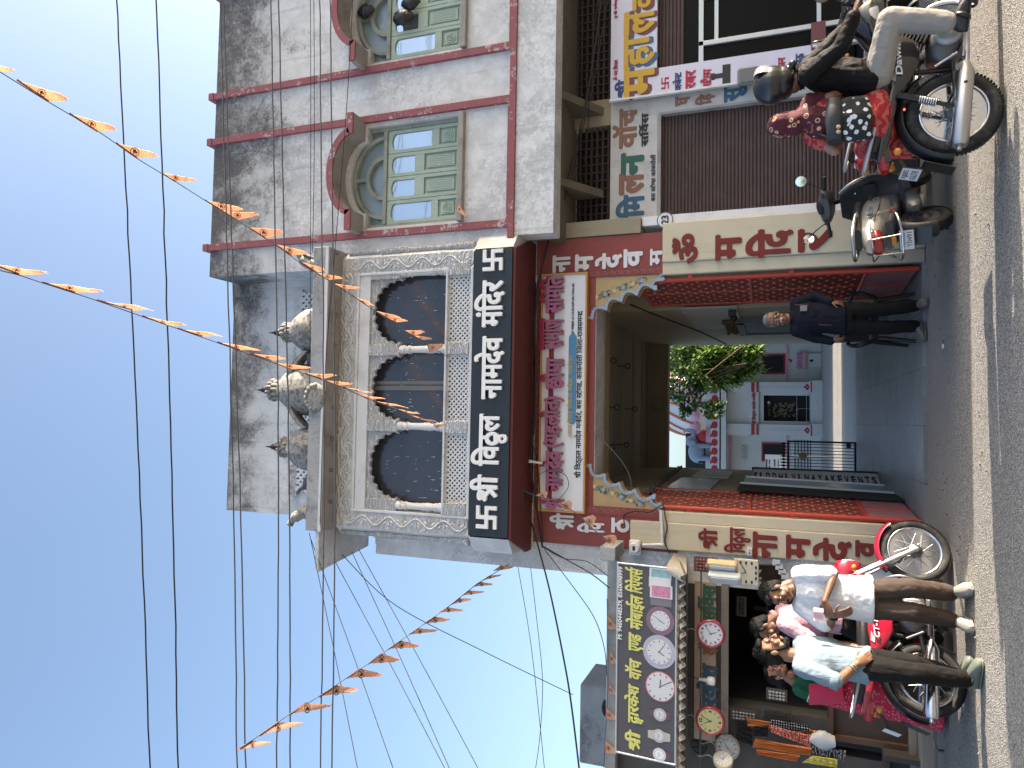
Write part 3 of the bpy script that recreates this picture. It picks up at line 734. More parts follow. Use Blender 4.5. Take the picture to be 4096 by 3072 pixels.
# gate leaves folded back into the passage
m_gatebar = M('deep red gate bars', (.20, .016, .010), .5)
def gate_leaf(x, flip, label):
    g = thing("gate_leaf", label, "gate", (x, .1, 0)); x2 = x+flip*.09; y0, y1, H_ = .03, 1.27, 3.12
    def q(s, z, o=0): return V(x+(x2-x)*s+flip*o, y0+(y1-y0)*s, z)
    fr = MB()
    for s in (0, .5, 1): fr.tube([q(s, .05), q(s, H_)], .030 if s != .5 else .018, 8)
    for z in (.56, 1.80, H_): fr.tube([q(0, z), q(1, z)], .024, 6)
    part("frame", m_gate, g, fr); part("kick_plate", m_gatepink, g, MB().loft([[q(0, z, -.006), q(1, z, -.006), q(1, z, .006), q(0, z, .006)] for z in (.06, .55)], smooth=False))
    br = MB(); lf = MB()
    for i in range(22): br.tube([q((i+.5)/22, .56), q((i+.5)/22, H_)], .010, 5)
    for k in range(21): br.tube([q(0, .62+k*.12), q(1, .62+k*.12)], .007, 5)
    for i in range(11):
        for k in range(17): c = q((i+.5)/11, .66+.145*k+(.07 if i % 2 else 0), .016); lf.ell(c, (.008, .034, .020), 8, 5)
    part("bars", m_gatebar, g, br); part("leaf_ornament", m_goldleaf, g, lf)
    hg = MB()
    for z in (1.32, 2.45): hg.box(min(x, x-flip*.09), max(x, x-flip*.09), -.01, .06, z, z+.05)
    part("hinge", m_gate, g, hg)
    return g
gate_leaf(-1.03, 1, "red openwork gate leaf folded back against the left wall of the passage")
gate_leaf(1.71, -1, "red openwork gate leaf folded back behind the dark clothed man")

# ================================================================ right-hand building
rb = thing("shop_building", "mould streaked two storey building with green arched windows and maroon strips, over two shops", "building", (6, 0, 0))
BY = -.6; XR = 18
def win_arch(cx):
    return [(cx-.76, 6.64), (cx-.47, 6.64)]+arc(cx, 6.408, .50, R(153), R(27), 14, .52)[0:]+[(cx+.47, 6.64), (cx+.76, 6.64)]
wins = [3.165, 5.40]
body = MB()
xs = [1.97]+[e for c in wins for e in (c-.68, c+.68)]+[XR]
for a, b in ((xs[0], xs[1]), (xs[2], xs[3]), (xs[4], xs[5])): body.box(a, b, BY, BY+.25, 4.5, 9.21)
for c in wins:
    body.box(c-.68, c+.68, BY, BY+.25, 4.5, 5.22)
    top = [(c-.68, 6.625)]+[(c+.48*math.cos(t), 6.625+.25*math.sin(t)) for t in [math.pi*(1-k/16) for k in range(17)]]+[(c+.68, 6.625), (c+.68, 9.21), (c-.68, 9.21)]
    body.prism(top, BY, BY+.25)
body.box(1.97, 2.22, BY+.25, .02, 6.0, 9.21); body.box(XR-.3, XR, BY+.25, 8, 0, 9.2); body.box(2.2, XR, 7.8, 8, 0, 9.2); body.box(2.3, XR, BY+.25, 7.8, 9.0, 9.15)
part("wall", m_upper, rb, body)
pil = MB()
for x in (2.39, 3.945, 4.62, 6.17, 6.9, 8.4, 9.1):
    pil.box(x-.045, x+.045, BY-.05, BY+.01, 4.58, 9.22); pil.box(x-.05, x+.05, BY-.06, BY+.20, 9.212, 9.30)
pil.box(2.2, XR, BY-.07, BY+.01, 4.507, 4.585)
for c in wins: pil.box(c-.72, c+.72, BY-.04, BY+.01, 4.59, 4.615)
part("maroon_strip", m_redtrim, rb, pil)
part("beam", m_beam, rb, MB().prism([(2.225, 4.01), (XR, 4.01), (XR, 4.505), (2.235, 4.505)], BY-.035, BY+.25))
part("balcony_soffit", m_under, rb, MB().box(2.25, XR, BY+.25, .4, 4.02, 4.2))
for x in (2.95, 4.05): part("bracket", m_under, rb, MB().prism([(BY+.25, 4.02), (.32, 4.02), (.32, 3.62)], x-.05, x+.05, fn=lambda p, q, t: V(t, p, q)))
for wi, c in enumerate(wins):
    hood = MB(); path = [(c-.77, 6.66), (c-.50, 6.66)]+[(c+.50*math.cos(t), 6.645+.31*math.sin(t)) for t in [math.pi*(1-k/18) for k in range(1, 18)]]+[(c+.50, 6.66), (c+.77, 6.66)]
    rings = []
    for i, (x, z) in enumerate(path):
        a = V(*path[max(i-1, 0)]); b = V(*path[min(i+1, len(path)-1)]); d = (b-a).normalized(); n = V(-d.y, d.x)*.075
        rings.append([V(x, BY-.30, z), V(x, BY+.06, z), V(x+n.x, BY+.06, z+n.y), V(x+n.x, BY-.30, z+n.y)])
    hood.loft(rings, smooth=False)
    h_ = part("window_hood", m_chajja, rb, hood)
    rim = MB(); rr = []
    for i, (x, z) in enumerate(path):
        a = V(*path[max(i-1, 0)]); b = V(*path[min(i+1, len(path)-1)]); d = (b-a).normalized(); n = V(-d.y, d.x)*.085
        rr.append([V(x-n.x*.05, BY-.325, z-n.y*.05), V(x-n.x*.05, BY-.295, z-n.y*.05), V(x+n.x, BY-.295, z+n.y), V(x+n.x, BY-.325, z+n.y)])
    rim.loft(rr, smooth=False); part("rim", m_redtrim, h_, rim)
    wn_ = part("window", m_greyfrm, rb, MB().box(c-.68, c-.63, BY+.06, BY+.14, 5.28, 6.62).box(c+.63, c+.68, BY+.06, BY+.14, 5.28, 6.62).box(c-.63, c+.63, BY+.05, BY+.14, 6.355, 6.405))
    fr2 = MB(); rr = []
    for (rad, rz, th) in ((.56, .46, .045), (.30, .27, .055)):
        rr = []
        for k in range(19):
            t = math.pi*(1-k/18); e = V(math.cos(t)*rad, math.sin(t)*rz); e2 = V(math.cos(t)*(rad-th), math.sin(t)*(rz-th))
            rr.append([V(c+e.x, BY+.06, 6.405+e.y), V(c+e.x, BY+.13, 6.405+e.y), V(c+e2.x, BY+.13, 6.405+e2.y), V(c+e2.x, BY+.06, 6.405+e2.y)])
        fr2.loft(rr, smooth=False)
    fr2.box(c-.022, c+.022, BY+.07, BY+.12, 6.66, 6.90)
    part("fan_frame", m_greyfrm, wn_, fr2)
    part("fan_glass", m_frost, wn_, MB().box(c-.63, c+.63, BY+.135, BY+.145, 6.405, 6.95))
    for k in range(4):
        xa = c-.63+.315*k; xb = xa+.315; tall = k in (0, 3); zp = 5.70 if tall else 5.95
        lf_ = MB(); e = .045
        xL, xR_ = xa+.003, xb-.003
        lf_.box(xL, xL+e, BY+.075, BY+.125, 5.285, 6.35); lf_.box(xR_-e, xR_, BY+.075, BY+.125, 5.285, 6.35); lf_.box(xL+e, xR_-e, BY+.075, BY+.125, 5.285, 5.345)
        lf_.box(xL+e, xR_-e, BY+.075, BY+.125, zp-.10 if tall else zp-.14, zp)
        top = [(xL+e, 6.35), (xL+e, 6.24)]+[((xL+xR_)/2+(xR_-xL-2*e)/2*math.cos(t), 6.24+.055*math.sin(t)) for t in [math.pi*(1-j/10) for j in range(1, 10)]]+[(xR_-e, 6.24), (xR_-e, 6.35)]
        lf_.prism(top, BY+.075, BY+.125)
        lo = zp-.10 if tall else zp-.14
        lf_.box(xL+e, xR_-e, BY+.105, BY+.122, 5.345, lo)
        lf_.box(xL+e+.03, xR_-e-.03, BY+.088, BY+.106, 5.345+.035, lo-.035)
        if tall:
            lf_.torus(((xa+xb)/2, BY+.086, (5.345+lo)/2), (0, 1, 0), .062, .009, 20, 6); lf_.torus(((xa+xb)/2, BY+.084, (5.345+lo)/2), (0, 1, 0), .035, .008, 18, 6); lf_.ell(((xa+xb)/2, BY+.085, (5.345+lo)/2), (.014, .01, .014), 8, 6)
        else:
            for j in range(5): lf_.box(xL+e+.05+j*.03, xL+e+.062+j*.03, BY+.083, BY+.09, 5.42, lo-.07)
        sh = part("shutter", m_green, wn_, lf_, bevel=.004)
        part("pane", m_skyglass, sh, MB().box(xL+e-.01, xR_-e+.01, BY+.098, BY+.104, zp-.01, 6.345))
    part("sill", m_chajja, rb, MB().box(c-.70, c+.70, BY-.07, BY+.15, 5.20, 5.275), bevel=.008)
# shop fronts
SY = .3
fw_ = MB()
fw_.box(2.30, 2.52, SY, SY+.2, 0, 3.53); fw_.box(3.91, 4.2, SY, SY+.2, 0, 3.53); fw_.box(2.52, 3.91, SY, SY+.2, 2.89, 3.53); fw_.box(4.2, 7.0, SY, SY+.2, 2.93, 3.53)
part("shop_wall", M("grimy white shopfront", (.52, .51, .50), .8, var=.1, vs=3, dirt=(.30, .27, .25), ds=3, dirtamt=.6, obj=False), rb, fw_)
up_ = MB(); up_.box(2.3, 2.59, SY+.01, SY+.2, 3.53, 4.02); up_.box(3.86, 4.21, SY+.01, SY+.2, 3.53, 4.02); up_.box(7.0, XR, SY, SY+.2, 0, 4.02)
part("upper_shop_wall", m_beige, rb, up_)
part("vent_back", m_dark, rb, MB().box(2.5, 7.0, SY+.18, SY+.2, 3.53, 4.02))
for a, b in ((2.59, 3.86), (4.21, 7.0)):
    gr = MB()
    for k in range(6): gr.box(a, b, SY+.06, SY+.085, 3.56+k*.075, 3.585+k*.075)
    for k in range(int((b-a)/.11)): gr.box(a+k*.11, a+k*.11+.014, SY+.05, SY+.062, 3.53, 4.0)
    part("vent_grille", M("rusty brown grille", (.05, .035, .03), .8), rb, gr)
part("beige_pier", m_beige, rb, MB().prism([(2.31, 3.07), (2.51, 3.07), (2.50, 4.02), (2.31, 4.02)], -.04, SY+.02), bevel=.01)
part("door_jamb", m_white, rb, MB().box(2.405, 2.52, .02, SY+.01, 0, 3.06))
nm = part("number_disc", m_white, rb, MB().lathe([(.10, 0), (.10, .006)], (2.455, .012, 2.78), (0, -1, 0), 24))
part("ring", m_ink, nm, MB().torus((2.455, .008, 2.78), (0, 1, 0), .094, .006, 28, 5)); write("number", "23", m_ink, nm, (2.40, .005, 2.735), (1, 0, 0), (0, 0, 1), .11, .09, ext=.002, bold=.03)
def shutter(name, label, x0, x1, z0, z1, Y, vert):
    s = thing(name, label, "shutter", ((x0+x1)/2, Y, z0)); mb = MB(); n = int(((x1-x0) if vert else (z1-z0))/.052)
    if vert:
        pts = []
        for i in range(n*6+1):
            x = x0+(x1-x0)*i/(n*6); pts.append((x, Y-.014*math.cos(2*math.pi*i/6)))
        vs = [V(x, y, z) for z in (z0, z1) for x, y in pts]; m = len(pts)
        mb.add(vs, [(i, i+1, m+i+1, m+i) for i in range(m-1)], True)
        part("curtain", m_shutter, s, mb)
    return s
def roller(x0, x1, z0, z1, Y, step, parent, name="slats"):
    mb = MB(); pts = []; n = int((z1-z0)/step)
    for i in range(n):
        z = z0+(z1-z0)*i/n; h = (z1-z0)/n
        pts += [(Y, z), (Y-.016, z+h*.2), (Y-.018, z+h*.5), (Y-.012, z+h*.82), (Y, z+h*.92)]
    pts.append((Y, z1)); vs = [V(x, y, z) for x in (x0, x1) for y, z in pts]; m = len(pts)
    mb.add(vs, [(i, m+i, m+i+1, i+1) for i in range(m-1)])
    return part(name, m_shutter, parent, mb)
# the photograph shows upright-looking corrugations running along the picture: the slats lie level in the street
rs_ = thing("roller_shutter", "closed brown corrugated roller shutter of the watch service shop behind the scooter", "shutter", (3.2, SY, 0))
roller(2.52, 3.91, .0, 2.89, SY+.09, .043, rs_)
part("bottom_rail", m_shutter, rs_, MB().box(2.52, 3.91, SY+.05, SY+.1, 0, .09))
g_ = MB(); g_.box(2.50, 2.53, SY-.012, SY+.1, 0, 2.92); g_.box(3.90, 3.93, SY-.012, SY+.1, 0, 2.92); g_.box(2.53, 3.90, SY-.012, SY+.1, 2.88, 2.92)
part("guide_frame", M("grey frame paint", (.33, .33, .33), .7, dirt=(.15, .12, .1)), rs_, g_)
m_pb = worn_paint("faded brown lettering", (.26, .13, .085), (.5, .48, .46), .62, 9); m_pbl = worn_paint("blue lettering", (.045, .12, .21), (.4, .42, .45), .68, 9); m_pgr = worn_paint("green lettering", (.04, .13, .10), (.4, .42, .4), .68, 9); m_pk = worn_paint("black lettering", (.03, .03, .035), (.4, .4, .4), .72, 9)
ms = part("painted_sign", M("whitewashed sign ground", (.55, .54, .54), .8, dirt=(.34, .31, .3), ds=4, obj=False), rb, MB().box(2.525, 3.905, SY-.006, SY+.01, 2.925, 3.525))
ly = SY-.007
wpx("painted_letters", ['िम'], m_pbl, ms, 2462, 2578, 873, 778, ly, bold=.06); wpx("painted_letters", ['ल'], m_pb, ms, 2475, 2578, 778, 690, ly, bold=.06); wpx("painted_letters", ['न'], m_pgr, ms, 2483, 2578, 706, 608, ly, bold=.06)
wpx("painted_letters", ['वॉच'], m_pb, ms, 2450, 2548, 594, 434, ly, bold=.05); wpx("painted_letters", ['स', ('gap', .0), 'िव', ('reph',), 'स'], m_pk, ms, 2556, 2594, 586, 452, ly, bold=.05)
wpx("painted_letters", ['बस ', ('half', 'स'), 'टे', ('half', 'ण'), 'ड कांकरोली'], m_pk, ms, 2600, 2622, 806, 620, ly, bold=.01, shear=.15)
# narrow painted post between the two shops
for it, m__, T, B, L, Rr in ((['घ'], m_pb, 2700, 2760, 422, 385), (['िड़'], m_pb, 2780, 2860, 418, 375), (['सु'], m_pbl, 2895, 2990, 405, 345)):
    wpx("painted_letters", it, m__, rb, T, B, L, Rr, SY-.003, bold=.05)
# second shop: lilac board, aluminium frames, dark glass
lb = thing("lilac_signboard", "lilac white L shaped shop board with big yellow Hindi letters", "sign", (5, .2, 2))
part("board", m_lilac, lb, MB().prism([(4.14, .9), (4.47, .9), (4.47, 2.925), (6.9, 2.925), (6.9, 3.52), (4.14, 3.52)], .205, .235)); part("edge_strip", m_white, lb, MB().box(4.115, 4.139, .19, .24, .9, 3.53))
m_yl = M("golden yellow letters", (.62, .36, .03), .5, bump=0); m_sh = M("maroon letter shadow", (.17, .05, .055), .5, bump=0); m_bsh = M("blue letter shadow", (.05, .12, .24), .5, bump=0)
ny = .2045
for it, L, Rr, sm in ((['म'], 385, 262, m_sh), (['हा'], 268, 138, m_bsh), (['ल'], 138, 40, m_sh), ([('half', 'क'), 'ष', ('half', 'म'), 'ी'], 40, -170, m_sh)):
    wpx("letter_shadow", it, sm, lb, 2510, 2636, L+10, Rr-4, ny, ext=.002, bold=.06); wpx("letters", it, m_yl, lb, 2495, 2620, L, Rr, ny-.006, ext=.003, bold=.04)
m_navy = M("navy lettering", (.02, .05, .16), .5, bump=0); m_rd = M("red lettering", (.45, .02, .05), .5, bump=0); m_gr = M("green lettering", (.03, .16, .08), .5, bump=0)
wpx("letters", SHRI, m_navy, lb, 2458, 2508, 392, 318, ny, bold=.05); wpx("letters", ['ॐ नम: ', 'िशवाय'], m_rd, lb, 2452, 2472, 322, 240, ny, bold=.01)
wpx("letters", ['|| ', *SHRI, ' गणेशाय नम: ||'], m_rd, lb, 2455, 2473, 72, -60, ny, bold=.01)
swastika("swastika", m_rd, lb, 2645, 2676, 356, 310, ny, .003)
wpx("letters", ['अजे', ('half', 'न'), 'ट'], m_navy, lb, 2690, 2726, 364, 290, ny, bold=.05); wpx("letters", ['रबर'], m_rd, lb, 2742, 2784, 356, 280, ny, bold=.05); wpx("letters", [('half', 'स'), 'टै', ('half', 'म'), 'प'], m_rd, lb, 2800, 2846, 350, 276, ny, bold=.05)
st_ = MB(); a_ = P(2900, 300, ny); st_.box(a_.x-.13, a_.x+.13, ny-.003, ny, a_.z-.065, a_.z+.03); st_.box(a_.x-.03, a_.x+.03, ny-.003, ny, a_.z+.03, a_.z+.13)
st_.ell((a_.x, ny-.001, a_.z+.14), (.045, .003, .04), 14, 8); part("stamp_picture", m_ink, lb, st_)
wpx("letters", ['दुकान'], m_rd, lb, 3112, 3152, 300, 228, ny, bold=.05); wpx("letters", ['िबकाऊ'], m_navy, lb, 3170, 3215, 300, 215, ny, bold=.05)
vn = MB(); rnd = random.Random(5); c = P(3245, 245, ny)
for k in range(12): vn.ell((c.x+(-1)**k*.05, ny-.001, c.z+.07-.018*k), (.035, .0015, .008), 8, 4)
part("leaf_picture", m_gr, lb, vn)
sr = part("red_label", m_sh, lb, MB().box(4.40, 4.72, .17, .19, .96, 1.12)); wpx("letters", ['माखन'], m_letter, sr, 3270, 3300, 208, 186, .169, bold=.05)
gd = thing("glass_shopfront", "dark glass shopfront in aluminium frames under the lilac board, rolled shutter above", "shopfront", (5.5, .4, 0))
roller(4.48, 7.0, 2.60, 2.925, .32, .045, gd, "rolled_shutter")
gf = MB(); gf.box(4.475, 4.51, .30, .37, 0, 2.6)
gf.box(4.72, 4.78, .30, .37, 0, 2.42); gf.box(4.51, 7.0, .30, .37, 2.36, 2.42); gf.box(5.32, 5.37, .30, .37, 0, 2.36); gf.box(4.78, 5.32, .31, .36, 2.18, 2.23); gf.box(4.78, 5.32, .31, .36, 1.0, 1.05); gf.box(5.9, 5.95, .3, .37, 0, 2.36)
part("frame", m_alum, gd, gf, bevel=.004)
part("glass", M("black shop glass", (.006, .006, .007), .25, bump=0, spec=.12), gd, MB().box(4.5, 7.0, .335, .345, 0, 2.6))
part("handle", m_alum, gd, MB().tube([V(5.25, .27, 1.1), V(5.25, .25, 1.14), V(5.25, .25, 1.36), V(5.25, .27, 1.4)], .012, 6))
jb = thing("junction_box", "grey weatherproof junction box on the edge of the lilac board beside the rider's helmet", "box", (4.28, .15, 1.9))
a_ = P(2995, 305, .16)
part("case", M("grey plastic", (.20, .20, .20), .6), jb, MB().box(a_.x-.11, a_.x+.11, .13, .19, a_.z-.13, a_.z+.13), bevel=.03)
part("lid", M("grey plastic lid", (.16, .16, .155), .6), jb, MB().box(a_.x-.085, a_.x+.085, .118, .13, a_.z-.10, a_.z+.10), bevel=.012)
# ================================================================ left watch shop
ls = thing("watch_shop", "small watch repair shop with sooty roof edge and dark open front left of the gate", "shop", (-2.9, 1, 0))
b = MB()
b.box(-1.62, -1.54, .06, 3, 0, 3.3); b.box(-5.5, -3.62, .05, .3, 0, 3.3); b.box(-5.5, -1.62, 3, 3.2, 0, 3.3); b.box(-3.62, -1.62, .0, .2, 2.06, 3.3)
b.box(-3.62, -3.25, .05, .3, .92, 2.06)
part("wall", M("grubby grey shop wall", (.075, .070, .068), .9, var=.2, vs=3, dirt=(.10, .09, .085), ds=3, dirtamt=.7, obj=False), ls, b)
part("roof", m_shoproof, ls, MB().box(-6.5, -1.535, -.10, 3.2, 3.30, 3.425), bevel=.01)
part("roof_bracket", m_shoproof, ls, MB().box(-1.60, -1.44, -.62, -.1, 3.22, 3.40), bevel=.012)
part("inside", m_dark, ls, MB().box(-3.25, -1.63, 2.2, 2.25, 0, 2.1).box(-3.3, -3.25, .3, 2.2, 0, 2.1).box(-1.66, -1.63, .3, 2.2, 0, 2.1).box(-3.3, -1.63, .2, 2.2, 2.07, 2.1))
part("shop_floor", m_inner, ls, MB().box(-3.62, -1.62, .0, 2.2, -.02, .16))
pb = part("painted_lintel", M("faded pink lintel", (.46, .36, .31), .8, dirt=(.25, .2, .17), ds=4), ls, MB().box(-3.66, -1.86, -.03, .0, 2.16, 2.40))
part("lintel_rail", M("grey worn rail", (.26, .23, .21), .8, dirt=(.1, .08, .07)), ls, MB().box(-3.62, -1.70, -.05, .02, 2.02, 2.10))
ly = -.032
wpx("painted_letters", ['रकेश'], m_pbl, pb, 2785, 2872, 2830, 2652, ly, bold=.06); wpx("painted_letters", ['वॉच'], m_pb, pb, 2790, 2872, 2620, 2545, ly, bold=.06); wpx("painted_letters", ['स', 'िव', ('reph',), 'स'], m_pgr, pb, 2790, 2865, 2490, 2335, ly, bold=.06)
cd_ = MB(); cd_.box(-3.42, -2.40, .08, .14, .18, .92)
part("counter", M("dark brown counter board", (.06, .04, .032), .7, stretch=(1, 1, 8)), ls, cd_)
part("counter_top", m_wood, ls, MB().box(-3.46, -1.64, .02, .5, .92, .965)); part("counter_edge", m_wood, ls, MB().box(-3.46, -3.40, .03, .10, .18, .92))
part("front_step", M("worn grey step", (.22, .20, .18), .9, dirt=(.12, .1, .09)), ls, MB().box(-5.4, -1.62, -.30, .02, -.02, .13).box(-5.4, -1.62, -.12, .02, .13, .20), bevel=.012)
n24 = part("number_ring", m_pk, ls, MB().torus((P(2795, 2985, .04).x, .045, P(2795, 2985, .04).z), (0, 1, 0), .085, .008, 28, 5)); wpx("number", "24", m_pk, ls, 2770, 2815, 3008, 2962, .044, bold=.04)
gd_ = MB(); rnd = random.Random(2)
for k in range(26):
    x = rnd.uniform(-3.2, -1.8); z = rnd.choice((.97, 1.3, 1.62)); y = rnd.uniform(1.2, 1.7); h = rnd.uniform(.06, .22); gd_.box(x, x+rnd.uniform(.03, .1), y, y+.06, z, z+h)
for z in (1.28, 1.60): gd_.box(-3.2, -1.68, 1.15, 1.75, z, z+.02)
part("shelf", m_inner, ls, gd_)
# hanging sign of the watch shop, leaning out at the foot
sg = thing("shop_sign", "brown flex sign with yellow Hindi letters and pictures of clocks, watches and phones", "sign", (-2.6, -.8, 2.5))
A, B_, C_, D_ = P(2390, 2247, -.62), P(2375, 3010, -.62), P(2706, 2278, -.82), P(2706, 3072, -.82)
zt, zb = 3.165, 2.515; yt, yb = -.74, -.80; xl, xr = -3.64, -1.585
def on(p, q, t=0):                         # point on the sign face: p metres from its left end, q above its foot
    f = q/(zt-zb); return V(xl+p, yb+(yt-yb)*f-t, zb+q)
m_flex = M("brown grey flex print", (.085, .074, .078), .38, var=.12, vs=1.5, bump=.03)
part("face", m_flex, sg, MB().prism([(0, 0), (xr-xl, 0), (xr-xl, zt-zb), (0, zt-zb)], 0, .03, fn=lambda p, q, t: on(p, q, -t)))
sf = MB()
for a, c in (((0, 0), (xr-xl, 0)), ((0, zt-zb), (xr-xl, zt-zb)), ((0, 0), (0, zt-zb)), ((xr-xl, 0), (xr-xl, zt-zb))): sf.tube([on(*a, .004), on(*c, .004)], .011, 6)
part("frame", m_alum, sg, sf)
sr_, su_ = V(1, 0, 0), (on(0, 1)-on(0, 0)).normalized()
m_yel2 = M("lemon sign letters", (.62, .60, .17), .5, bump=0)
def sgn(items, T, B, L, Rr, mat, bold=.05, shear=.12):
    # the sign's own frame: rows 2390..2706 run top to foot
    def uv(px, py):
        r = ray(px, py); n = V(1, 0, 0).cross(su_); o = on(0, 0, .004); t = (o-CAM).dot(n)/r.dot(n); q = CAM+r*t; return q
    a, c = uv((T+B)/2, L), uv((T+B)/2, Rr); lo, hi = uv(B, (L+Rr)/2), uv(T, (L+Rr)/2)
    h = (hi-lo).length; o = V(a.x, 0, 0); base = uv(B, L); base = on(a.x-xl, max(lo.z-zb, 0), .004)
    return write("letters", items, mat, sg, base, sr_, su_, c.x-a.x, h, ext=.002, bold=bold, shear=shear), lo, hi
sgn(SHRI, 2500, 2562, 3005, 2925, m_yel2); sgn([('stack', 'द', 'व'), 'ारकेश'], 2498, 2575, 2900, 2745, m_yel2); sgn(['वॉच'], 2500, 2566, 2720, 2640, m_yel2); sgn(['ए', ('half', 'ण'), 'ड'], 2515, 2580, 2612, 2540, m_yel2)
sgn(['मोबाईल'], 2503, 2580, 2522, 2385, m_yel2); sgn(['िरपेयस', ('reph',)], 2500, 2572, 2375, 2275, m_yel2)
sgn(['M: 9460448539, 8560098999'], 2472, 2492, 2558, 2268, m_letter, .02, .1)
def pic_uv(px, py):
    r = ray(px, py); n = V(1, 0, 0).cross(su_); o = on(0, 0, .004); return CAM+r*((o-CAM).dot(n)/r.dot(n))
m_cf = M("printed clock face", (.62, .61, .64), .5, bump=0); m_cr1 = M("printed mauve rim", (.22, .13, .17), .5, var=.5, vs=60, bump=0); m_cr2 = M("printed silver rim", (.42, .41, .50), .5, var=.4, vs=70, bump=0); m_cr3 = M("printed red rim", (.5, .12, .14), .5, bump=0); m_str = M("printed strap", (.12, .07, .09), .5, bump=0); m_stl = M("printed steel", (.48, .46, .42), .5, var=.3, vs=50, bump=0)
def disc(c, r, t, mat, name, par, n=32, kx=1.0):
    o = OFF.get(par.name)
    return part(name, mat, par, MB().loft([[c+V(1, 0, 0)*r*kx*math.cos(2*math.pi*k/n)+su_*r*math.sin(2*math.pi*k/n)-V(0, 1, 0)*tt for k in range(n)] for tt in (t-.002, t)]))
def hands(c, r, t, a1, a2, par, m=None, name="hands"):
    mb = MB()
    for a, L, w in ((a1, .5, .03), (a2, .75, .022)):
        u = (V(1, 0, 0)*math.sin(a)+su_*math.cos(a)); q = (V(1, 0, 0)*math.cos(a)-su_*math.sin(a))*r*w
        c2 = c-V(0, t, 0); mb.add([c2-q-u*r*.1, c2+q-u*r*.1, c2+q+u*r*L, c2-q+u*r*L], [(0, 1, 2, 3)])
    for k in range(12):
        a = k*math.pi/6; u = (V(1, 0, 0)*math.sin(a)+su_*math.cos(a)); q = (V(1, 0, 0)*math.cos(a)-su_*math.sin(a))*r*.03; c2 = c-V(0, t, 0)
        mb.add([c2-q+u*r*.78, c2+q+u*r*.78, c2+q+u*r*.92, c2-q+u*r*.92], [(0, 1, 2, 3)])
    return part(name, m or m_ink, par, mb)
for (px, py, rim, rpx, mat, a1, a2) in ((2641, 2483, 1.45, 40, m_cr1, 3.6, .6), (2637, 2607, 1.35, 50, m_cr2, 3.7, 2.2), (2641, 2746, 1.08, 57, m_cr3, 1.6, 2.6)):
    c = pic_uv(px, py); r = (pic_uv(px, py-rpx)-c).length
    d = disc(c, r*rim, .004, mat, "clock_picture", sg); f = disc(c, r, .007, m_cf, "face", d); hands(c, r, .009, a1, a2, d)
for (px, py, rpx, mat, st2) in ((2640, 2858, 26, m_stl, m_str), (2636, 2943, 27, m_stl, m_stl), (2638, 3018, 27, m_cf, m_str)):
    c = pic_uv(px, py); r = (pic_uv(px, py-rpx)-c).length
    d = part("watch_picture", st2, sg, MB().loft([[c+V(1, 0, 0)*x*r+su_*z*r-V(0, tt, 0) for x, z in ((-.55, -1.7), (.55, -1.7), (.75, -.5), (.75, .5), (.55, 1.7), (-.55, 1.7), (-.75, .5), (-.75, -.5))] for tt in (.002, .004)], smooth=False))
    f = disc(c, r, .007, mat, "face", d); disc(c, r*.72, .009, m_cf if mat is m_stl else m_letter, "dial", d); hands(c, r*.8, .011, 1.2, 5.2, d)
m_ph = [M("printed phone teal screen", (.25, .42, .45), .5, var=.5, vs=12, bump=0), M("printed phone white", (.66, .66, .66), .5, bump=0), M("printed phone pink screen", (.55, .22, .34), .5, var=.6, vs=25, bump=0), M("printed phone grey", (.20, .18, .20), .5, bump=0)]
for i, (T, B, L, Rr) in enumerate(((2598, 2686, 2320, 2274), (2596, 2684, 2350, 2310), (2600, 2690, 2393, 2340), (2602, 2686, 2424, 2370))):
    a, c = pic_uv((T+B)/2, L), pic_uv((T+B)/2, Rr); lo, hi = pic_uv(B, (L+Rr)/2), pic_uv(T, (L+Rr)/2); tt = .003+.002*(i if i < 3 else -.5)
    q = lambda x, zz, t: V(x, 0, 0)+V(0, 1, 0)*(zz.y-t)+V(0, 0, 1)*zz.z
    d = part("phone_picture", m_ph[1] if i < 3 else m_ph[3], sg, MB().loft([[q(a.x, lo, t), q(c.x, lo, t), q(c.x, hi, t), q(a.x, hi, t)] for t in (tt-.0015, tt)], smooth=False))
    if i != 1 and i != 3:
        e = .012; part("screen", m_ph[i], d, MB().loft([[q(a.x+e, lo.lerp(hi, .09), t), q(c.x-e, lo.lerp(hi, .09), t), q(c.x-e, lo.lerp(hi, .92), t), q(a.x+e, lo.lerp(hi, .92), t)] for t in (tt, tt+.001)], smooth=False))
# corrugated awning below the sign
aw = thing("corrugated_awning", "rusty corrugated sheet awning running under the brown shop sign", "awning", (-2.6, -.5, 2.45))
cr = MB(); n = 44; vs = []
for t in (0, 1):
    for i in range(n*4+1):
        x = -3.9+2.33*i/(n*4); zz = .028*math.sin(2*math.pi*i/8.0)
        vs.append(V(x, -.93+.9*t, 2.425+.18*t+zz+.02*noise.noise(V(x*2, t, 0))))
m = n*4+1; vs2 = [p+V(0, 0, .006) for p in vs]
cr.add(vs+vs2, [(i, i+1, m+i+1, m+i) for i in range(m-1)]+[(2*m+i, 3*m+i, 3*m+i+1, 2*m+i+1) for i in range(m-1)]+[(i, 2*m+i, 2*m+i+1, i+1) for i in range(m-1)], False)
part("sheet", M("rusty zinc sheet", (.36, .33, .28), .65, metal=.2, var=.25, vs=5, dirt=(.16, .09, .05), ds=4, dirtamt=.7, obj=False), aw, cr)
part("support_pipe", m_gcable, aw, MB().tube([V(-3.9, -.70, 2.42), V(-1.6, -.70, 2.42)], .014, 6).tube([V(-3.9, -.35, 2.30), V(-1.65, -.35, 2.30)], .010, 6))
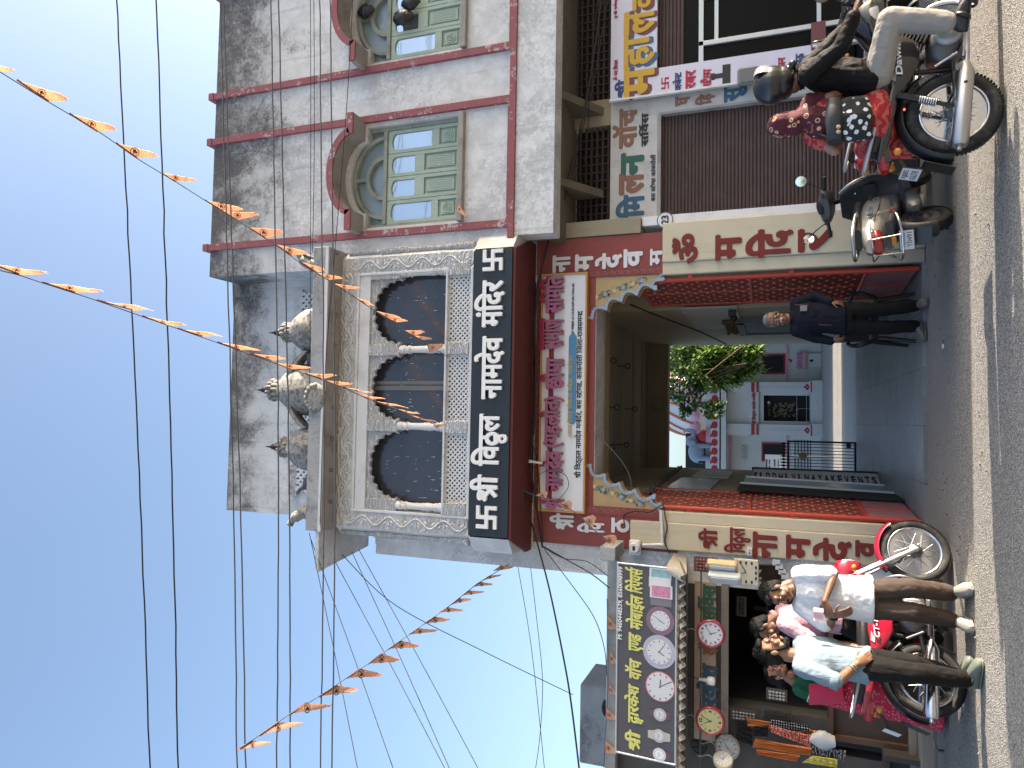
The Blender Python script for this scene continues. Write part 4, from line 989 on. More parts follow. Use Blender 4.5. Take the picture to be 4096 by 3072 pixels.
part("torn_sheet", M("bent tarpaulin edge", (.40, .38, .34), .8), aw, MB().loft([[V(-1.62, -.85, 2.62), V(-1.56, -.80, 2.62), V(-1.55, -.05, 2.64), V(-1.61, -.05, 2.64)], [V(-1.70, -.90, 2.44), V(-1.60, -.86, 2.40), V(-1.58, -.05, 2.50), V(-1.66, -.05, 2.52)]]))
# clocks hung from the awning
def wall_clock(label, px, py, Y, rpx, rimm, facem, a1, a2, nums, tilt=0.0, grp=None):
    c = P(px, py, Y); r = abs(P(px, py-rpx, Y).x-c.x)
    t = thing("wall_clock", label, "clock", (c.x, Y, c.z-r), group=grp)
    u, n, w = V(math.cos(tilt), math.sin(tilt), 0), V(math.sin(tilt), -math.cos(tilt), 0), V(0, 0, 1)
    mb = MB(); N = 40
    rg = lambda rad, d: [c+u*rad*math.cos(2*math.pi*k/N)+w*rad*math.sin(2*math.pi*k/N)+n*d for k in range(N)]
    mb.loft([rg(r*.9, -.035), rg(r*.98, -.03), rg(r, .0), rg(r*.96, .022), rg(r*.86, .026), rg(r*.81, .012)]); part("rim", rimm, t, mb)
    fc = part("face", facem, t, MB().loft([rg(r*.82, .010), rg(r*.82, .0135)]))
    hm = MB()
    for a, L, wd in ((a1, .45, .028), (a2, .66, .02)):
        d = u*math.sin(a)+w*math.cos(a); q = (u*math.cos(a)-w*math.sin(a))*r*wd
        hm.add([c+n*.017-d*r*.1-q, c+n*.017-d*r*.1+q, c+n*.017+d*r*L+q*.5, c+n*.017+d*r*L-q*.5], [(0, 1, 2, 3)])
    part("hands", m_ink, t, hm)
    for k in range(12):
        a = k*math.pi/6; d = u*math.sin(a)+w*math.cos(a); nstr = str(12 if k == 0 else k)
        if nums == 'all' or (nums == 'q' and k % 3 == 0):
            s = r*(.15 if nums == 'all' else .2); cc = c+n*.0145+d*r*.64; ww = s*(.62*len(nstr))
            write("numeral", nstr, m_ink if (k % 3 or nums == 'q') else m_rd, fc, cc-u*ww/2-w*s/2, u, w, ww, s, ext=.001, bold=.03)
        else:
            q = (u*math.cos(a)-w*math.sin(a))*r*.018; mk = MB(); mk.add([c+n*.0155+d*r*.55-q, c+n*.0155+d*r*.55+q, c+n*.0155+d*r*.75+q, c+n*.0155+d*r*.75-q], [(0, 1, 2, 3)]); part("hour_mark", m_ink, fc, mk)
    part("hook", m_steel, t, MB().tube(spline([c+w*r*.95, c+w*(r+.05)+u*.03, c+w*(r+.12), c+w*(r+.16)], 5), .004, 5))
    return t
m_redrim = M("red plastic rim", (.36, .035, .065), .3, coat=.3, bump=0); m_wface = M("white dial", (.70, .72, .78), .35, bump=0)
wall_clock("round red rimmed wall clock with white face and black numerals hung under the awning", 2843, 2534, -.55, 57, m_redrim, m_wface, R(160), R(55), 'all')
wall_clock("round red rimmed wall clock with shiny gold face hung left of the white bulb", 2841, 2883, -.55, 59, m_redrim, M("gold metallic dial", (.60, .50, .26), .28, metal=.75, bump=0), R(-28), R(25), 'q')
m_crim2 = M("cream clock rim", (.62, .56, .40), .4)
wall_clock("white faced clock in a grey rim leaning on the shop's left wall", 2910, 2990, -.10, 50, M("grey clock rim", (.30, .29, .28), .5), M("dim white dial", (.45, .46, .48), .5), 1.0, 3.9, 'all', .15)
wall_clock("cream oval clock seen nearly edge on beside the grey rimmed clock", 2892, 3040, -.55, 40, m_crim2, m_wface, 2.0, .5, 'm', R(62))
wall_clock("thin grey rimmed clock seen from its edge beside the cream pillar", 2860, 2270, -.35, 45, M("grey plastic rim", (.33, .34, .36), .4), m_dark, 1, 2, 'm', R(-70))
sq = thing("square_clock", "square cream wall clock hung beside the cream pillar behind the white shirted youth", "clock", (-1.72, -.3, 1.7))
a_, c_ = P(2985, 2340, -.25), P(2985, 2236, -.25); t_, b_ = P(2935, 2290, -.25), P(3035, 2290, -.25)
part("case", M("cream clock case", (.58, .56, .46), .5), sq, MB().box(a_.x, c_.x, -.27, -.23, b_.z, t_.z), bevel=.012)
mm = MB(); cx, cz = (a_.x+c_.x)/2, (b_.z+t_.z)/2; r = (c_.x-a_.x)/2
for k in range(12):
    a = k*math.pi/6; s = max(abs(math.sin(a)), abs(math.cos(a))); mm.obox((cx+r*.72*math.sin(a)/s, -.272, cz+r*.72*math.cos(a)/s), (.016, 0, 0), (0, .001, 0), (0, 0, .010))
mm.tube([V(cx, -.274, cz), V(cx+.08, -.274, cz+.05)], .004, 4); mm.tube([V(cx, -.274, cz), V(cx-.03, -.274, cz+.12)], .003, 4)
part("hands", m_ink, sq, mm)
for i, (T, B, py, col, lab) in enumerate(((2830, 2950, 2262, (.55, .42, .22), "tan oblong clock hung edge on at the top of the bundle by the pillar"), (2835, 2965, 2310, (.62, .68, .64), "pale green oblong clock hung edge on below the tan one"))):
    k = thing("oblong_clock", lab, "clock", P(B, py, -.5)); a, c = P(T, py, -.5), P(B, py, -.5)
    part("case", M("oblong clock case", col, .45), k, MB().obox((a+c)/2, (.030, .03, 0), (-.05, .07, 0), (0, 0, (a.z-c.z)/2)), bevel=.02)
    part("face", m_wface, k, MB().obox((a+c)/2+V(-.033, -.03, 0), (.004, .004, 0), (-.04, .056, 0), (0, 0, (a.z-c.z)/2*.85)), bevel=.003)
bl = thing("light_bulb", "white LED bulb hanging under the awning between the red and gold clocks", "bulb", P(2846, 2721, -.5)); c = P(2826, 2721, -.5)
part("glass", m_bulb, bl, MB().lathe([(.005, -.095), (.038, -.09), (.046, -.075), (.046, -.02), (.03, -.005), (.022, .005)], c, n=16))
part("socket", m_pvc, bl, MB().lathe([(.02, .004), (.02, .03), (.016, .032), (.016, .075), (.005, .08)], c, n=12)); part("flex", m_cable, bl, MB().tube([c+V(0, 0, .08), c+V(.02, 0, .16), c+V(.0, .1, .22)], .005, 5))
# scarves and cloths hung on the left jamb
def cloth(label, corners, Y, mat, cat="scarf", name="hanging_scarf", fold=.02, nf=5, motif=None, grp=None):
    """a hanging cloth: photo corners top-left, top-right, foot-right, foot-left"""
    tl, tr, br, bl_ = [P(px, py, Y) for px, py in corners]; nx, nz = 22, 26; mb = MB(); vs = []
    for side in (0, 1):
        for j in range(nz+1):
            for i in range(nx+1):
                s, t = i/nx, j/nz; p = tl.lerp(tr, s).lerp(bl_.lerp(br, s), t)
                w = fold*math.sin(s*nf*math.pi*2+t*1.5)*(.35+.65*t)+fold*.8*noise.noise(V(s*3, t*3, Y*7+tl.x))
                vs.append(p+V(0, w+side*.004, 0))
    a = (nx+1)*(nz+1)
    mb.add(vs, [(j*(nx+1)+i, (j+1)*(nx+1)+i, (j+1)*(nx+1)+i+1, j*(nx+1)+i+1) for j in range(nz) for i in range(nx)], True)
    mb.add(vs, [(a+j*(nx+1)+i, a+j*(nx+1)+i+1, a+(j+1)*(nx+1)+i+1, a+(j+1)*(nx+1)+i) for j in range(nz) for i in range(nx)], True)
    o = mb.build(name, mat); tag(o, label, cat, grp); return o
def printed(name, c1, c2, kind, scale):
    t = NT(name); p = t.pos(None, True)
    if kind == 'dots':
        v = t.n('ShaderNodeTexVoronoi'); v.inputs['Randomness'].default_value = .15; m = t.n('ShaderNodeMapping'); t.l(p, m.inputs[0]); m.inputs['Scale'].default_value = (1, .01, 1); t.l(m.outputs[0], v.inputs['Vector']); v.inputs['Scale'].default_value = scale
        f = t.math('LESS_THAN', v.outputs['Distance'], .28)
    elif kind == 'paisley':
        w = t.n('ShaderNodeTexWave'); w.wave_type = 'RINGS'; t.l(p, w.inputs['Vector']); w.inputs['Scale'].default_value = scale; w.inputs['Distortion'].default_value = 11; w.inputs['Detail Scale'].default_value = 2
        f = t.ramp(w.outputs['Fac'], .62, .72)
    elif kind == 'bandhani':
        v = t.n('ShaderNodeTexVoronoi'); v.feature = 'F1'; t.l(p, v.inputs['Vector']); v.inputs['Scale'].default_value = scale
        d = v.outputs['Distance']; r1 = t.math('MULTIPLY', t.math('GREATER_THAN', d, .22), t.math('LESS_THAN', d, .34)); dot = t.math('LESS_THAN', d, .10)
        f = t.math('MULTIPLY', t.math('ADD', r1, dot, True), t.ramp(t.noise(p, scale*.45, 2), .40, .5))
    elif kind == 'flowers':
        v = t.n('ShaderNodeTexVoronoi'); t.l(p, v.inputs['Vector']); v.inputs['Scale'].default_value = scale
        n = t.noise(p, scale*3.2, 3); d = t.math('ADD', v.outputs['Distance'], t.math('MULTIPLY', t.math('SUBTRACT', n, .5), .45)); f = t.math('LESS_THAN', d, .33)
    else: f = t.ramp(t.noise(p, scale, 4), .55, .62)
    t.inp(t.b, 'Base Color', t.mix(f, c1, c2)); t.b.inputs['Roughness'].default_value = .85; t.bump(t.noise(p, 300, 2), .2, .003); return t.m
m_dots = printed("black spotted cotton", (.018, .018, .022), (.55, .55, .55), 'dots', 38); m_redp = printed("red bandana print", (.40, .06, .035), (.62, .30, .24), 'paisley', 9)
m_blp = printed("black bandana print", (.018, .018, .022), (.45, .45, .45), 'paisley', 9); m_yelp = printed("yellow spotted print", (.52, .44, .05), (.68, .65, .45), 'dots', 16)
m_org = M("saffron cloth", (.50, .14, .025), .8, var=.15, sheen=.3); m_bcl = M("black cloth", (.012, .012, .014), .9)
cloth("black cloth with white spots hung on the shop jamb", [(3078, 2903), (3085, 2880), (3238, 2898), (3240, 2932)], -.10, m_dots, fold=.012)
cloth("red paisley bandana hung beside the black spotted cloth", [(3085, 2930), (3080, 2902), (3250, 2945), (3240, 2990)], -.14, m_redp, fold=.012)
cloth("saffron scarf with gold edge hung highest on the jamb", [(2990, 2906), (2990, 2872), (3290, 2930), (3280, 2945)], -.05, m_org, nf=3)
cloth("long folded saffron stole draped over the hanging rod", [(3010, 2990), (3020, 2955), (3245, 2995), (3240, 3022)], -.18, m_org)
cloth("saffron stole with hanging folds nearest the yellow kerchief", [(3030, 3020), (3025, 2998), (3200, 3022), (3185, 3045)], -.20, m_org)
cloth("black paisley bandana hung above the yellow kerchief", [(3250, 3012), (3248, 2985), (3384, 3005), (3380, 3046)], -.12, m_blp, fold=.012)
cloth("yellow spotted kerchief hung at the photo's lower border", [(3210, 3050), (3250, 3022), (3350, 3040), (3348, 3072)], -.24, m_yelp, fold=.012)
cloth("plain black cloth hung on the wall beneath the number", [(2945, 2955), (2950, 2885), (3000, 2880), (3010, 2990)], -.03, m_bcl)
cloth("small plain black kerchief between the saffron stoles", [(3015, 2945), (3015, 2905), (3075, 2905), (3070, 2950)], -.19, m_bcl)
pbag = thing("white_bag", "crumpled white plastic bag stuffed by the wall below the scarves", "bag", P(3320, 2955, -.1))
bg = MB(); c = P(3288, 2960, -.1)
rings = []
for k in range(9):
    h = k/8; rings.append([c+V((.075*math.sin(math.pi*(.15+.8*h))+.02)*(1+.35*noise.noise(V(3*math.cos(a), 3*math.sin(a), h*4)))*math.cos(a), .06*math.sin(a)*(1+.3*noise.noise(V(2*math.cos(a), h*5, 3))), -.13+.26*h) for a in [2*math.pi*j/16 for j in range(16)]])
bg.loft(rings); part("bag", M("white polythene", (.55, .56, .58), .35), pbag, bg)
bx = thing("junk_crate", "dark wooden crate against the left wall at the foot of the picture", "crate", P(3620, 3030, -.1)); a, c = P(3530, 3010, -.1), P(3700, 3072, -.1)
cm = MB(); cm.box(a.x-.02, a.x+.03, -.25, -.05, c.z, a.z); cm.box(c.x-.4, c.x-.35, -.25, -.05, c.z, a.z); cm.box(c.x-.35, a.x-.02, -.10, -.06, c.z, a.z); cm.box(c.x-.35, a.x-.02, -.24, -.11, a.z-.05, a.z-.01); cm.box(c.x-.35, a.x-.02, -.24, -.11, c.z, c.z+.04)
part("case", M("blackened wood", (.05, .045, .042), .85), bx, cm)
bd = thing("strap_bundle", "bundle of dark watch straps and belts hung on the pillar edge", "straps", P(3060, 2170+60, -.1)); sm = MB(); rnd = random.Random(4)
for k in range(16):
    p = P(3030+rnd.uniform(0, 20), 2262+k*6, -.12); q = P(3115+rnd.uniform(0, 40), 2262+k*6.2, -.12); sm.obox((p+q)/2, (.014, 0, 0), (0, .004, 0), (q-p)/2)
part("straps", M("dark brown leather", (.05, .028, .022), .6, var=.5, vs=14), bd, sm)
pk_ = thing("blister_pack", "small clear plastic packets hung among the straps by the pillar", "packet", P(3140, 2262, -.16)); sm = MB()
for k in range(4):
    p = P(3105+12*k, 2250+18*k, -.16); sm.box(p.x-.03, p.x+.03, -.175, -.155, p.z-.04, p.z+.04)
part("packets", M("milky plastic", (.50, .50, .53), .3), pk_, sm)
tk = thing("water_tank_block", "soot black concrete block standing on the roof left of the saffron bunting", "roof block", (-4.2, 2.4, 3.4))
a, c = P(2320, 2735, 2.0), P(2330, 3055, 2.0)
tb_ = MB(); tb_.box(c.x, a.x, 2.0, 3.0, 3.3, a.z); ob = part("block", m_shoproof, tk, tb_, bevel=.03)
part("hole", m_dark, tk, MB().ell((a.x-.30, 1.995, a.z-.40), (.13, .02, .06), 9, 6))

rnd = random.Random(14)                     # cards of small goods on the jamb, each a thing
for lab, px, py, cols, rows_, colr in (("card of silver trinkets hung in the shop mouth above the saffron scarf", 2935, 2850, 3, 7, (.35, .35, .37)), ("card of black beads hung inside the shop mouth left of the green bloused woman", 3060, 2845, 3, 8, (.03, .03, .035)), ("card of red and white packets hung at the shop jamb", 2965, 2870, 2, 5, (.40, .10, .10)), ("string of brass bells hung under the counter rail of the shop", 3300, 2905, 2, 4, (.38, .27, .08)), ("bundle of coloured cords hung at the top of the cream pillar by the oblong clocks", 2790, 2250, 4, 6, (.30, .08, .08)), ("row of dark handbags hung at the back of the shop mouth", 2960, 2420, 6, 2, (.035, .03, .03)), ("card of white earrings hung at the back of the shop", 3080, 2770, 3, 5, (.45, .45, .45))):
    c = P(px, py, .02 if px < 3250 and py > 2700 else .35 if py > 2300 else -.4); g = thing("goods_card", lab, "goods", c); mb = MB()
    for i in range(cols):
        for k in range(rows_): mb.ell(c+V(.034*(i-cols/2), -.02, -.036*k), (.013, .012, .016*rnd.uniform(.7, 1.2)), 7, 5)
    part("card", m_inner, g, MB().box(c.x-.034*cols/2-.03, c.x+.034*cols/2, c.y, c.y+.006, c.z-.036*rows_, c.z+.04)); part("goods", M("small goods", colr, .4, var=.5, vs=30), g, mb)
# electrics on the left pillar
mt = thing("meter_box", "round white electric meter with PVC pipe on the cream pillar", "meter", P(2570, 2205, -.1)); c = P(2542, 2172, -.07)
a = P(2542, 2188, -.07); part("case", m_pvc, mt, MB().box(a.x-.09, a.x+.09, -.13, -.065, a.z-.07, a.z+.07), bevel=.02)
part("dial", m_pvc, mt, MB().lathe([(.062, 0), (.062, .03), (.05, .04)], (a.x, -.13, a.z), (0, -1, 0), 20)); part("window", m_dark, mt, MB().box(a.x-.025, a.x+.025, -.173, -.169, a.z-.012, a.z+.018))
pt = [P(2570, 2180, -.09), P(2650, 2178, -.09), P(2648, 2130, -.09), P(2645, 2042, -.09)]
part("pipe", m_pvc, mt, MB().tube([pt[0], pt[1]], .016, 8).tube([pt[1], pt[2], pt[3]], .016, 8).ell(pt[1], .024, 8, 6).tube([pt[2]-V(.03, 0, 0), pt[2]+V(.03, 0, 0)], .021, 8))
sk = thing("switch_box", "small white switch box on the lettered cream pillar", "switch", P(2998, 2212, -.07)); a = P(2998, 2206, -.07)
part("plate", m_pvc, sk, MB().box(a.x-.045, a.x+.045, -.09, -.061, a.z-.028, a.z+.028), bevel=.006); part("rocker", m_ink, sk, MB().box(a.x-.02, a.x-.008, -.095, -.089, a.z-.01, a.z+.01).box(a.x+.012, a.x+.018, -.094, -.089, a.z-.008, a.z+.008))

# ================================================================ passage fittings
ev = thing("events_board", "tall narrow white board with black capitals standing along the left wall of the passage", "board", (-.85, 3.6, .03))
u_ = V(.30, .95, 0).normalized(); n_ = V(u_.y, -u_.x, 0); o_ = V(-.94, 3.0, .04)
part("board", m_white, ev, MB().obox(o_+u_*.30+V(0, 0, .90), u_*.30, n_*.012, V(0, 0, .90)))
part("frame", m_blackmetal, ev, MB().obox(o_-u_*.035+V(0, 0, .90), u_*.035, n_*.02, V(0, 0, .92)).obox(o_+u_*.635+V(0, 0, .90), u_*.03, n_*.02, V(0, 0, .92)))
for i, ch in enumerate("SIDDHIVINAYAKEVENTS"):
    zz = 1.79-i*.094; write("letter", ch, m_ink, ev, o_+u_*.15+n_*.0135+V(0, 0, zz), (0, 0, -1), u_, .028 if ch == 'I' else .062, .30, ext=.002, bold=.05)
lp = thing("leaning_panels", "dark framed glass panels leaning on the left wall behind the red gate leaf", "panel", (-.9, 1.8, .03))
for k, (y, h) in enumerate(((1.2, 1.95), (2.1, 1.9))):
    part("panel", m_frost if k else m_dark, lp, MB().obox((-.90+.03*k, y+.35, .03+h/2), (.012, 0, 0), (0, .42, 0), (.02, 0, h/2)))
    part("edge", m_alum, lp, MB().obox((-.885+.03*k, y+.79, .03+h/2), (.02, 0, 0), (0, .02, 0), (.02, 0, h/2)))
nb_ = thing("notice_board", "whitish notice board high on the left wall of the passage", "notice board", (-.94, 3, 2.3))
part("board", m_frost, nb_, MB().box(-.95, -.925, 1.2, 3.4, 2.35, 2.95)); part("board", m_white, nb_, MB().box(-.95, -.93, 3.9, 5.6, 2.25, 2.85))
pp = thing("passage_pipe", "dark conduit with clamps running along the left wall of the passage near the ceiling", "pipe", (-.92, 3, 3.2))
pi_ = MB(); pi_.tube([V(-.92, .6, 3.05), V(-.92, 6.3, 3.30)], .02, 6)
for k in range(12): pi_.box(-.95, -.90, .8+k*.47, .83+k*.47, 3.02+k*.0206, 3.12+k*.0206)
part("conduit", m_gcable, pp, pi_)
pw_ = thing("passage_wire", "drooping black wire clipped along the right wall of the passage", "wire", (1.56, 3, 2.4))
part("wire", m_cable, pw_, MB().tube(spline([V(1.565, .8, 3.35), V(1.56, 2.2, 3.1), V(1.56, 3.9, 2.75), V(1.565, 6.2, 2.42)], 8), .012, 5))
wb = thing("whitewash_board", "pale patched notice panel on the right wall of the passage", "notice board", (1.56, 2, 2))
part("panel", M("patchy pale board", (.42, .41, .38), .8, dirt=(.25, .24, .22), ds=4), wb, MB().box(1.555, 1.574, 1.3, 3.6, 2.0, 2.75))
cam_ = thing("wall_camera", "small dark lamp fixed on the right wall of the passage above the man's head", "lamp", (1.5, 1.6, 2.2))
part("body", m_ironblack, cam_, MB().box(1.46, 1.57, 1.5, 1.66, 2.02, 2.12).ell((1.44, 1.55, 2.05), .05, 10, 8))
db = thing("dark_doorway", "dark green door standing open in the right wall of the passage behind the man", "door", (1.5, 3, 0))
part("panel", M("dark green door", (.018, .035, .028), .6), db, MB().box(1.50, 1.574, 2.6, 3.9, .03, 1.95)); part("frame", M("blue grey door frame", (.10, .12, .14), .7), db, MB().box(1.48, 1.574, 2.45, 2.6, .03, 2.05).box(1.48, 1.574, 3.9, 4.0, .03, 2.05).box(1.48, 1.574, 2.45, 4.0, 1.95, 2.06))
gl_ = thing("garland", "dried brown garland hung in the passage above the green door", "garland", (1.5, 3.2, 2.1)); gm_ = MB(); rnd = random.Random(9)
for k in range(70): gm_.ell((1.52+rnd.uniform(-.02, .02), 2.5+rnd.random()*1.4, 2.12+rnd.uniform(-.08, .12)), .035, 6, 4)
part("leaves", M("dried leaves", (.12, .07, .035), .9, var=.5), gl_, gm_)
ir = thing("iron_gate", "black barred iron gate with spear points standing half open at the end of the passage", "gate", (-.65, 6.55, 0))
fx0, fx1 = -.97, -.34; f_ = MB(); f_.box(fx0, fx0+.035, 6.55, 6.59, .02, 1.27); f_.box(fx1-.035, fx1, 6.55, 6.59, .02, 1.27); f_.box(fx0+.035, fx1-.035, 6.55, 6.59, 1.23, 1.27); f_.box(fx0+.035, fx1-.035, 6.55, 6.59, .02, .06)
part("frame", m_ironblack, ir, f_); bs = MB(); sp = MB()
for k in range(9):
    x = fx0+.035+(fx1-fx0-.07)*(k+.5)/9; bs.tube([V(x, 6.57, .06), V(x, 6.57, 1.23)], .008, 6)
    if True: sp.lathe([(.008, 0), (.012, .03), (.030, .06), (.010, .11), (.001, .15)], (x, 6.57, 1.27), n=8)
part("bars", m_ironblack, ir, bs); part("spear_points", m_ironblack, ir, sp)
part("medallion", m_goldleaf, ir, MB().lathe([(.072, 0), (.072, .02), (.05, .025)], (-.64, 6.55, .98), (0, -1, 0), 20)); part("latch", m_ironblack, ir, MB().box(-.47, -.37, 6.53, 6.55, .12, .20))
# ================================================================ courtyard temple
def W(x, y, Y): return P(2600+x/1.9235, 1350+y/1.9235, Y)
ctp = thing("courtyard_temple", "white painted inner temple with red banded porch columns and a diamond frieze across the courtyard", "temple", (.5, 17.2, 0))
m_tw = M("temple white", (.58, .58, .57), .8, var=.05, dirt=(.5, .52, .55), ds=.8, dirtamt=.5, obj=False); m_tr = M("temple red", (.36, .02, .035), .6, var=.1); m_tp = M("temple pink", (.60, .33, .45), .7)
YW, YP = 17.2, 16.75
part("wall", m_tw, ctp, MB().box(-6, 6, YW, YW+.4, 0, 3.75))
fz_t, fz_b = W(465, 700, YP).z, W(530, 700, YP).z; ch_b = W(585, 700, YP-.3).z
part("cornice", m_tw, ctp, MB().box(-6, 6, YP-.35, YW, ch_b, ch_b+.16)); part("frieze", m_tw, ctp, MB().box(-6, 6, YP-.05, YW, fz_b-.02, fz_t))
dm = MB(); cz = (fz_t+fz_b)/2; hh = (fz_t-fz_b)*.36
for k in range(40):
    cx = -5.8+k*.30; pts = [(cx+(.125*abs(math.cos(a))**.8*(1 if math.cos(a) > 0 else -1)), cz+hh*abs(math.sin(a))**.8*(1 if math.sin(a) > 0 else -1)) for a in [2*math.pi*j/16 for j in range(16)]]
    dm.prism(pts, YP-.062, YP-.05)
    dm.prism([(cx-.15, fz_t), (cx, fz_t+.0), (cx-.075, fz_t-.09)], YP-.06, YP-.05)
part("red_diamonds", m_tr, ctp, dm)
for y0, y1 in ((670, 750), (345, 418)):
    a, b_ = W(1000, y1, YP), W(1000, y0, YP); x0_, x1_ = a.x, b_.x; zt_ = W(770, y0, YP).z
    c_ = part("porch_column", m_tw, ctp, MB().box(x0_, x1_, YP-.1, YW, .32, ch_b).box(x0_-.05, x1_+.05, YP-.16, YW, 0, .32).box(x0_-.03, x1_+.03, YP-.13, YW, .32, .40))
    rb_ = MB()
    for p, q in ((780, 802), (820, 835), (1235, 1252)): rb_.box(x0_-.015, x1_+.015, YP-.145, YP-.09, W(q, y0, YP).z, W(p, y0, YP).z)
    m_ = V((x0_+x1_)/2, 0, W(1210, 700, YP).z)
    for dx, dz in ((.06, 0), (-.06, 0), (0, .06), (0, -.06)): rb_.ell((m_.x+dx, YP-.102, m_.z+dz), (.045, .008, .045), 8, 5)
    part("red_band", m_tr, c_, rb_)
    part("flute_shade", M("painted groove shade", (.5, .52, .56), .8), c_, MB().box((x0_+x1_)/2-.03, (x0_+x1_)/2+.03, YP-.106, YP-.1, W(1180, y0, YP).z, W(840, y0, YP).z))  # flat raised strip, the groove's shade put into its colour
for y0, y1 in ((445, 645),):
    a, b_ = W(1100, y1, YP+.1), W(1100, y0, YP+.1); zt_, zb_ = W(875, 540, YP+.1).z, W(1228, 540, YP+.1).z
    dr_ = part("door", m_tw, ctp, MB().box(a.x-.14, a.x, YP+.08, YW, zb_, zt_+.14).box(b_.x, b_.x+.14, YP+.08, YW, zb_, zt_+.14).box(a.x, b_.x, YP+.08, YW, zt_, zt_+.14))
    part("opening", m_dark, dr_, MB().box(a.x, b_.x, YW-.02, YW-.005, zb_, zt_))
    si = MB(); rnd = random.Random(1)
    for k in range(60): si.ell((a.x+.15+rnd.random()*(b_.x-a.x-.4), YW-.05, zt_-.15-rnd.random()*.95), (.05, .03, .05), 6, 4)
    part("idols", M("tarnished gilt idols", (.16, .13, .08), .5, metal=.4, var=.6, vs=12), dr_, si)
    lm = part("lamp", m_bulb, dr_, MB().ell((b_.x-.24, YW-.08, zt_-.16), .05, 8, 6))
    part("grille", m_steel, dr_, MB().tube([V(a.x, YW-.07, zt_-1.05), V(b_.x, YW-.07, zt_-1.05)], .012, 5).tube([V(a.x, YW-.07, zt_-1.35), V(b_.x, YW-.07, zt_-1.35)], .012, 5).tube([V((a.x+b_.x)/2, YW-.07, zb_), V((a.x+b_.x)/2, YW-.07, zt_-1.05)], .012, 5))
    part("door_step", m_tw, ctp, MB().box(a.x-.5, b_.x+.5, YP-.1, YW, 0, .2).box(a.x-.4, b_.x+.4, YP-.02, YW, .2, zb_-.02))
    tz0, tz1 = W(822, 540, YP-.05).z, W(792, 540, YP-.05).z
    part("lintel", m_tw, ctp, MB().box(a.x-.2, b_.x+.2, YP-.02, YW, tz0-.06, tz1+.14))
    wl, wr = W(800, 665, YP-.03), W(800, 420, YP-.03); write("letters", [*SHRI, ' ', 'िवठ्ठल नामदेव म', ('half', 'न'), 'िद', 'र'], m_tr, ctp, (wl.x, YP-.025, tz0), (1, 0, 0), (0, 0, 1), wr.x-wl.x, tz1-tz0+.05, ext=.004, bold=.05)
an = MB(); c = W(770, 543, YP+.1)
pts = [(c.x+.95*math.cos(t), c.z+.05+.78*math.sin(t)) for t in [math.pi*(1-k/24) for k in range(25)]]
an.loft([[V(x*1, YP+.05, z), V(x, YP+.12, z), V(c.x+(x-c.x)*.93, YP+.12, c.z+(z-c.z)*.93), V(c.x+(x-c.x)*.93, YP+.05, c.z+(z-c.z)*.93)] for x, z in pts], smooth=False)
part("arch_moulding", m_tw, ctp, an); part("porch_wall", m_tw, ctp, MB().box(-.45, 1.65, YP+.1, YW, W(770, 540, YP).z, ch_b))
for (T, B, L, Rr) in ((858, 1040, 955, 808), (855, 1040, 283, 128)):
    a, b_ = W((T+B)/2, L, YW), W((T+B)/2, Rr, YW); zt_, zb_ = W(T, (L+Rr)/2, YW).z, W(B, (L+Rr)/2, YW).z
    w_ = part("window", m_tr, ctp, MB().box(a.x, b_.x, YW-.04, YW, zb_, zt_)); part("mesh_screen", m_dark, w_, MB().box(a.x+.06, b_.x-.06, YW-.05, YW-.041, zb_+.05, zt_-.05))
    pk2 = MB()
    for k in range(int((b_.x-a.x)/.1)+14): pk2.prism([(a.x-.6+k*.1, zb_-.06), (a.x-.5+k*.1, zb_-.06), (a.x-.55+k*.1, zb_-.17)], YW-.02, YW)
    part("pink_border", m_tp, ctp, pk2.box(a.x-.6, b_.x+.6, YW-.02, YW, zb_-.06, zb_-.03))
a, b_ = W(725, 935, YW), W(725, 830, YW); part("vent", m_dark, ctp, MB().box(a.x, b_.x, YW-.02, YW, W(748, 880, YW).z, W(705, 880, YW).z)); lv_ = lattice(a.x, b_.x, W(748, 880, YW).z, W(705, 880, YW).z, YW-.03, .02, .09, .03); part("vent_lattice", m_tw, ctp, lv_)
sb_ = MB()
for k in range(60): sb_.prism([(-4+k*.1, ch_b-.10), (-3.9+k*.1, ch_b-.10), (-3.95+k*.1, ch_b-.18)], YW-.02, YW)
part("pink_border", m_tp, ctp, sb_.box(-4, 2.2, YW-.02, YW, ch_b-.10, ch_b-.06))
# dome with orange ribs, small cupolas
dc = W(420, 575, 20); dt = W(100, 430, 20)
dd = part("main_dome", M("dome white", (.72, .72, .74), .6), ctp, MB().lathe([(1.3, 3.7), (1.3, 4.3)]+[(1.32*math.cos(t)+.03, 4.3+1.75*math.sin(t)) for t in [R(8*k) for k in range(0, 11)]]+[(.14, 6.15), (.02, 6.6)], (W(300, 545, 20).x+.25, 20, 0), n=32))
rb2 = MB(); dx_ = W(300, 545, 20).x+.25
for k in range(16):
    a = 2*math.pi*k/16+.1; rb2.tube([V(dx_+(1.34*math.cos(t)+.03)*math.cos(a+.5*t), 20+(1.34*math.cos(t)+.03)*math.sin(a+.5*t), 4.3+1.77*math.sin(t)) for t in [R(9*j) for j in range(10)]], .05, 6)
part("orange_rib", M("orange dome paint", (.62, .20, .10), .6), dd, rb2)
pet = MB()
for k in range(16):
    a = 2*math.pi*k/16; pet.ell((dx_+1.36*math.cos(a), 20+1.36*math.sin(a), 4.25), (.26, .26, .16), 8, 6)
part("lotus_petals", m_tp, dd, pet)
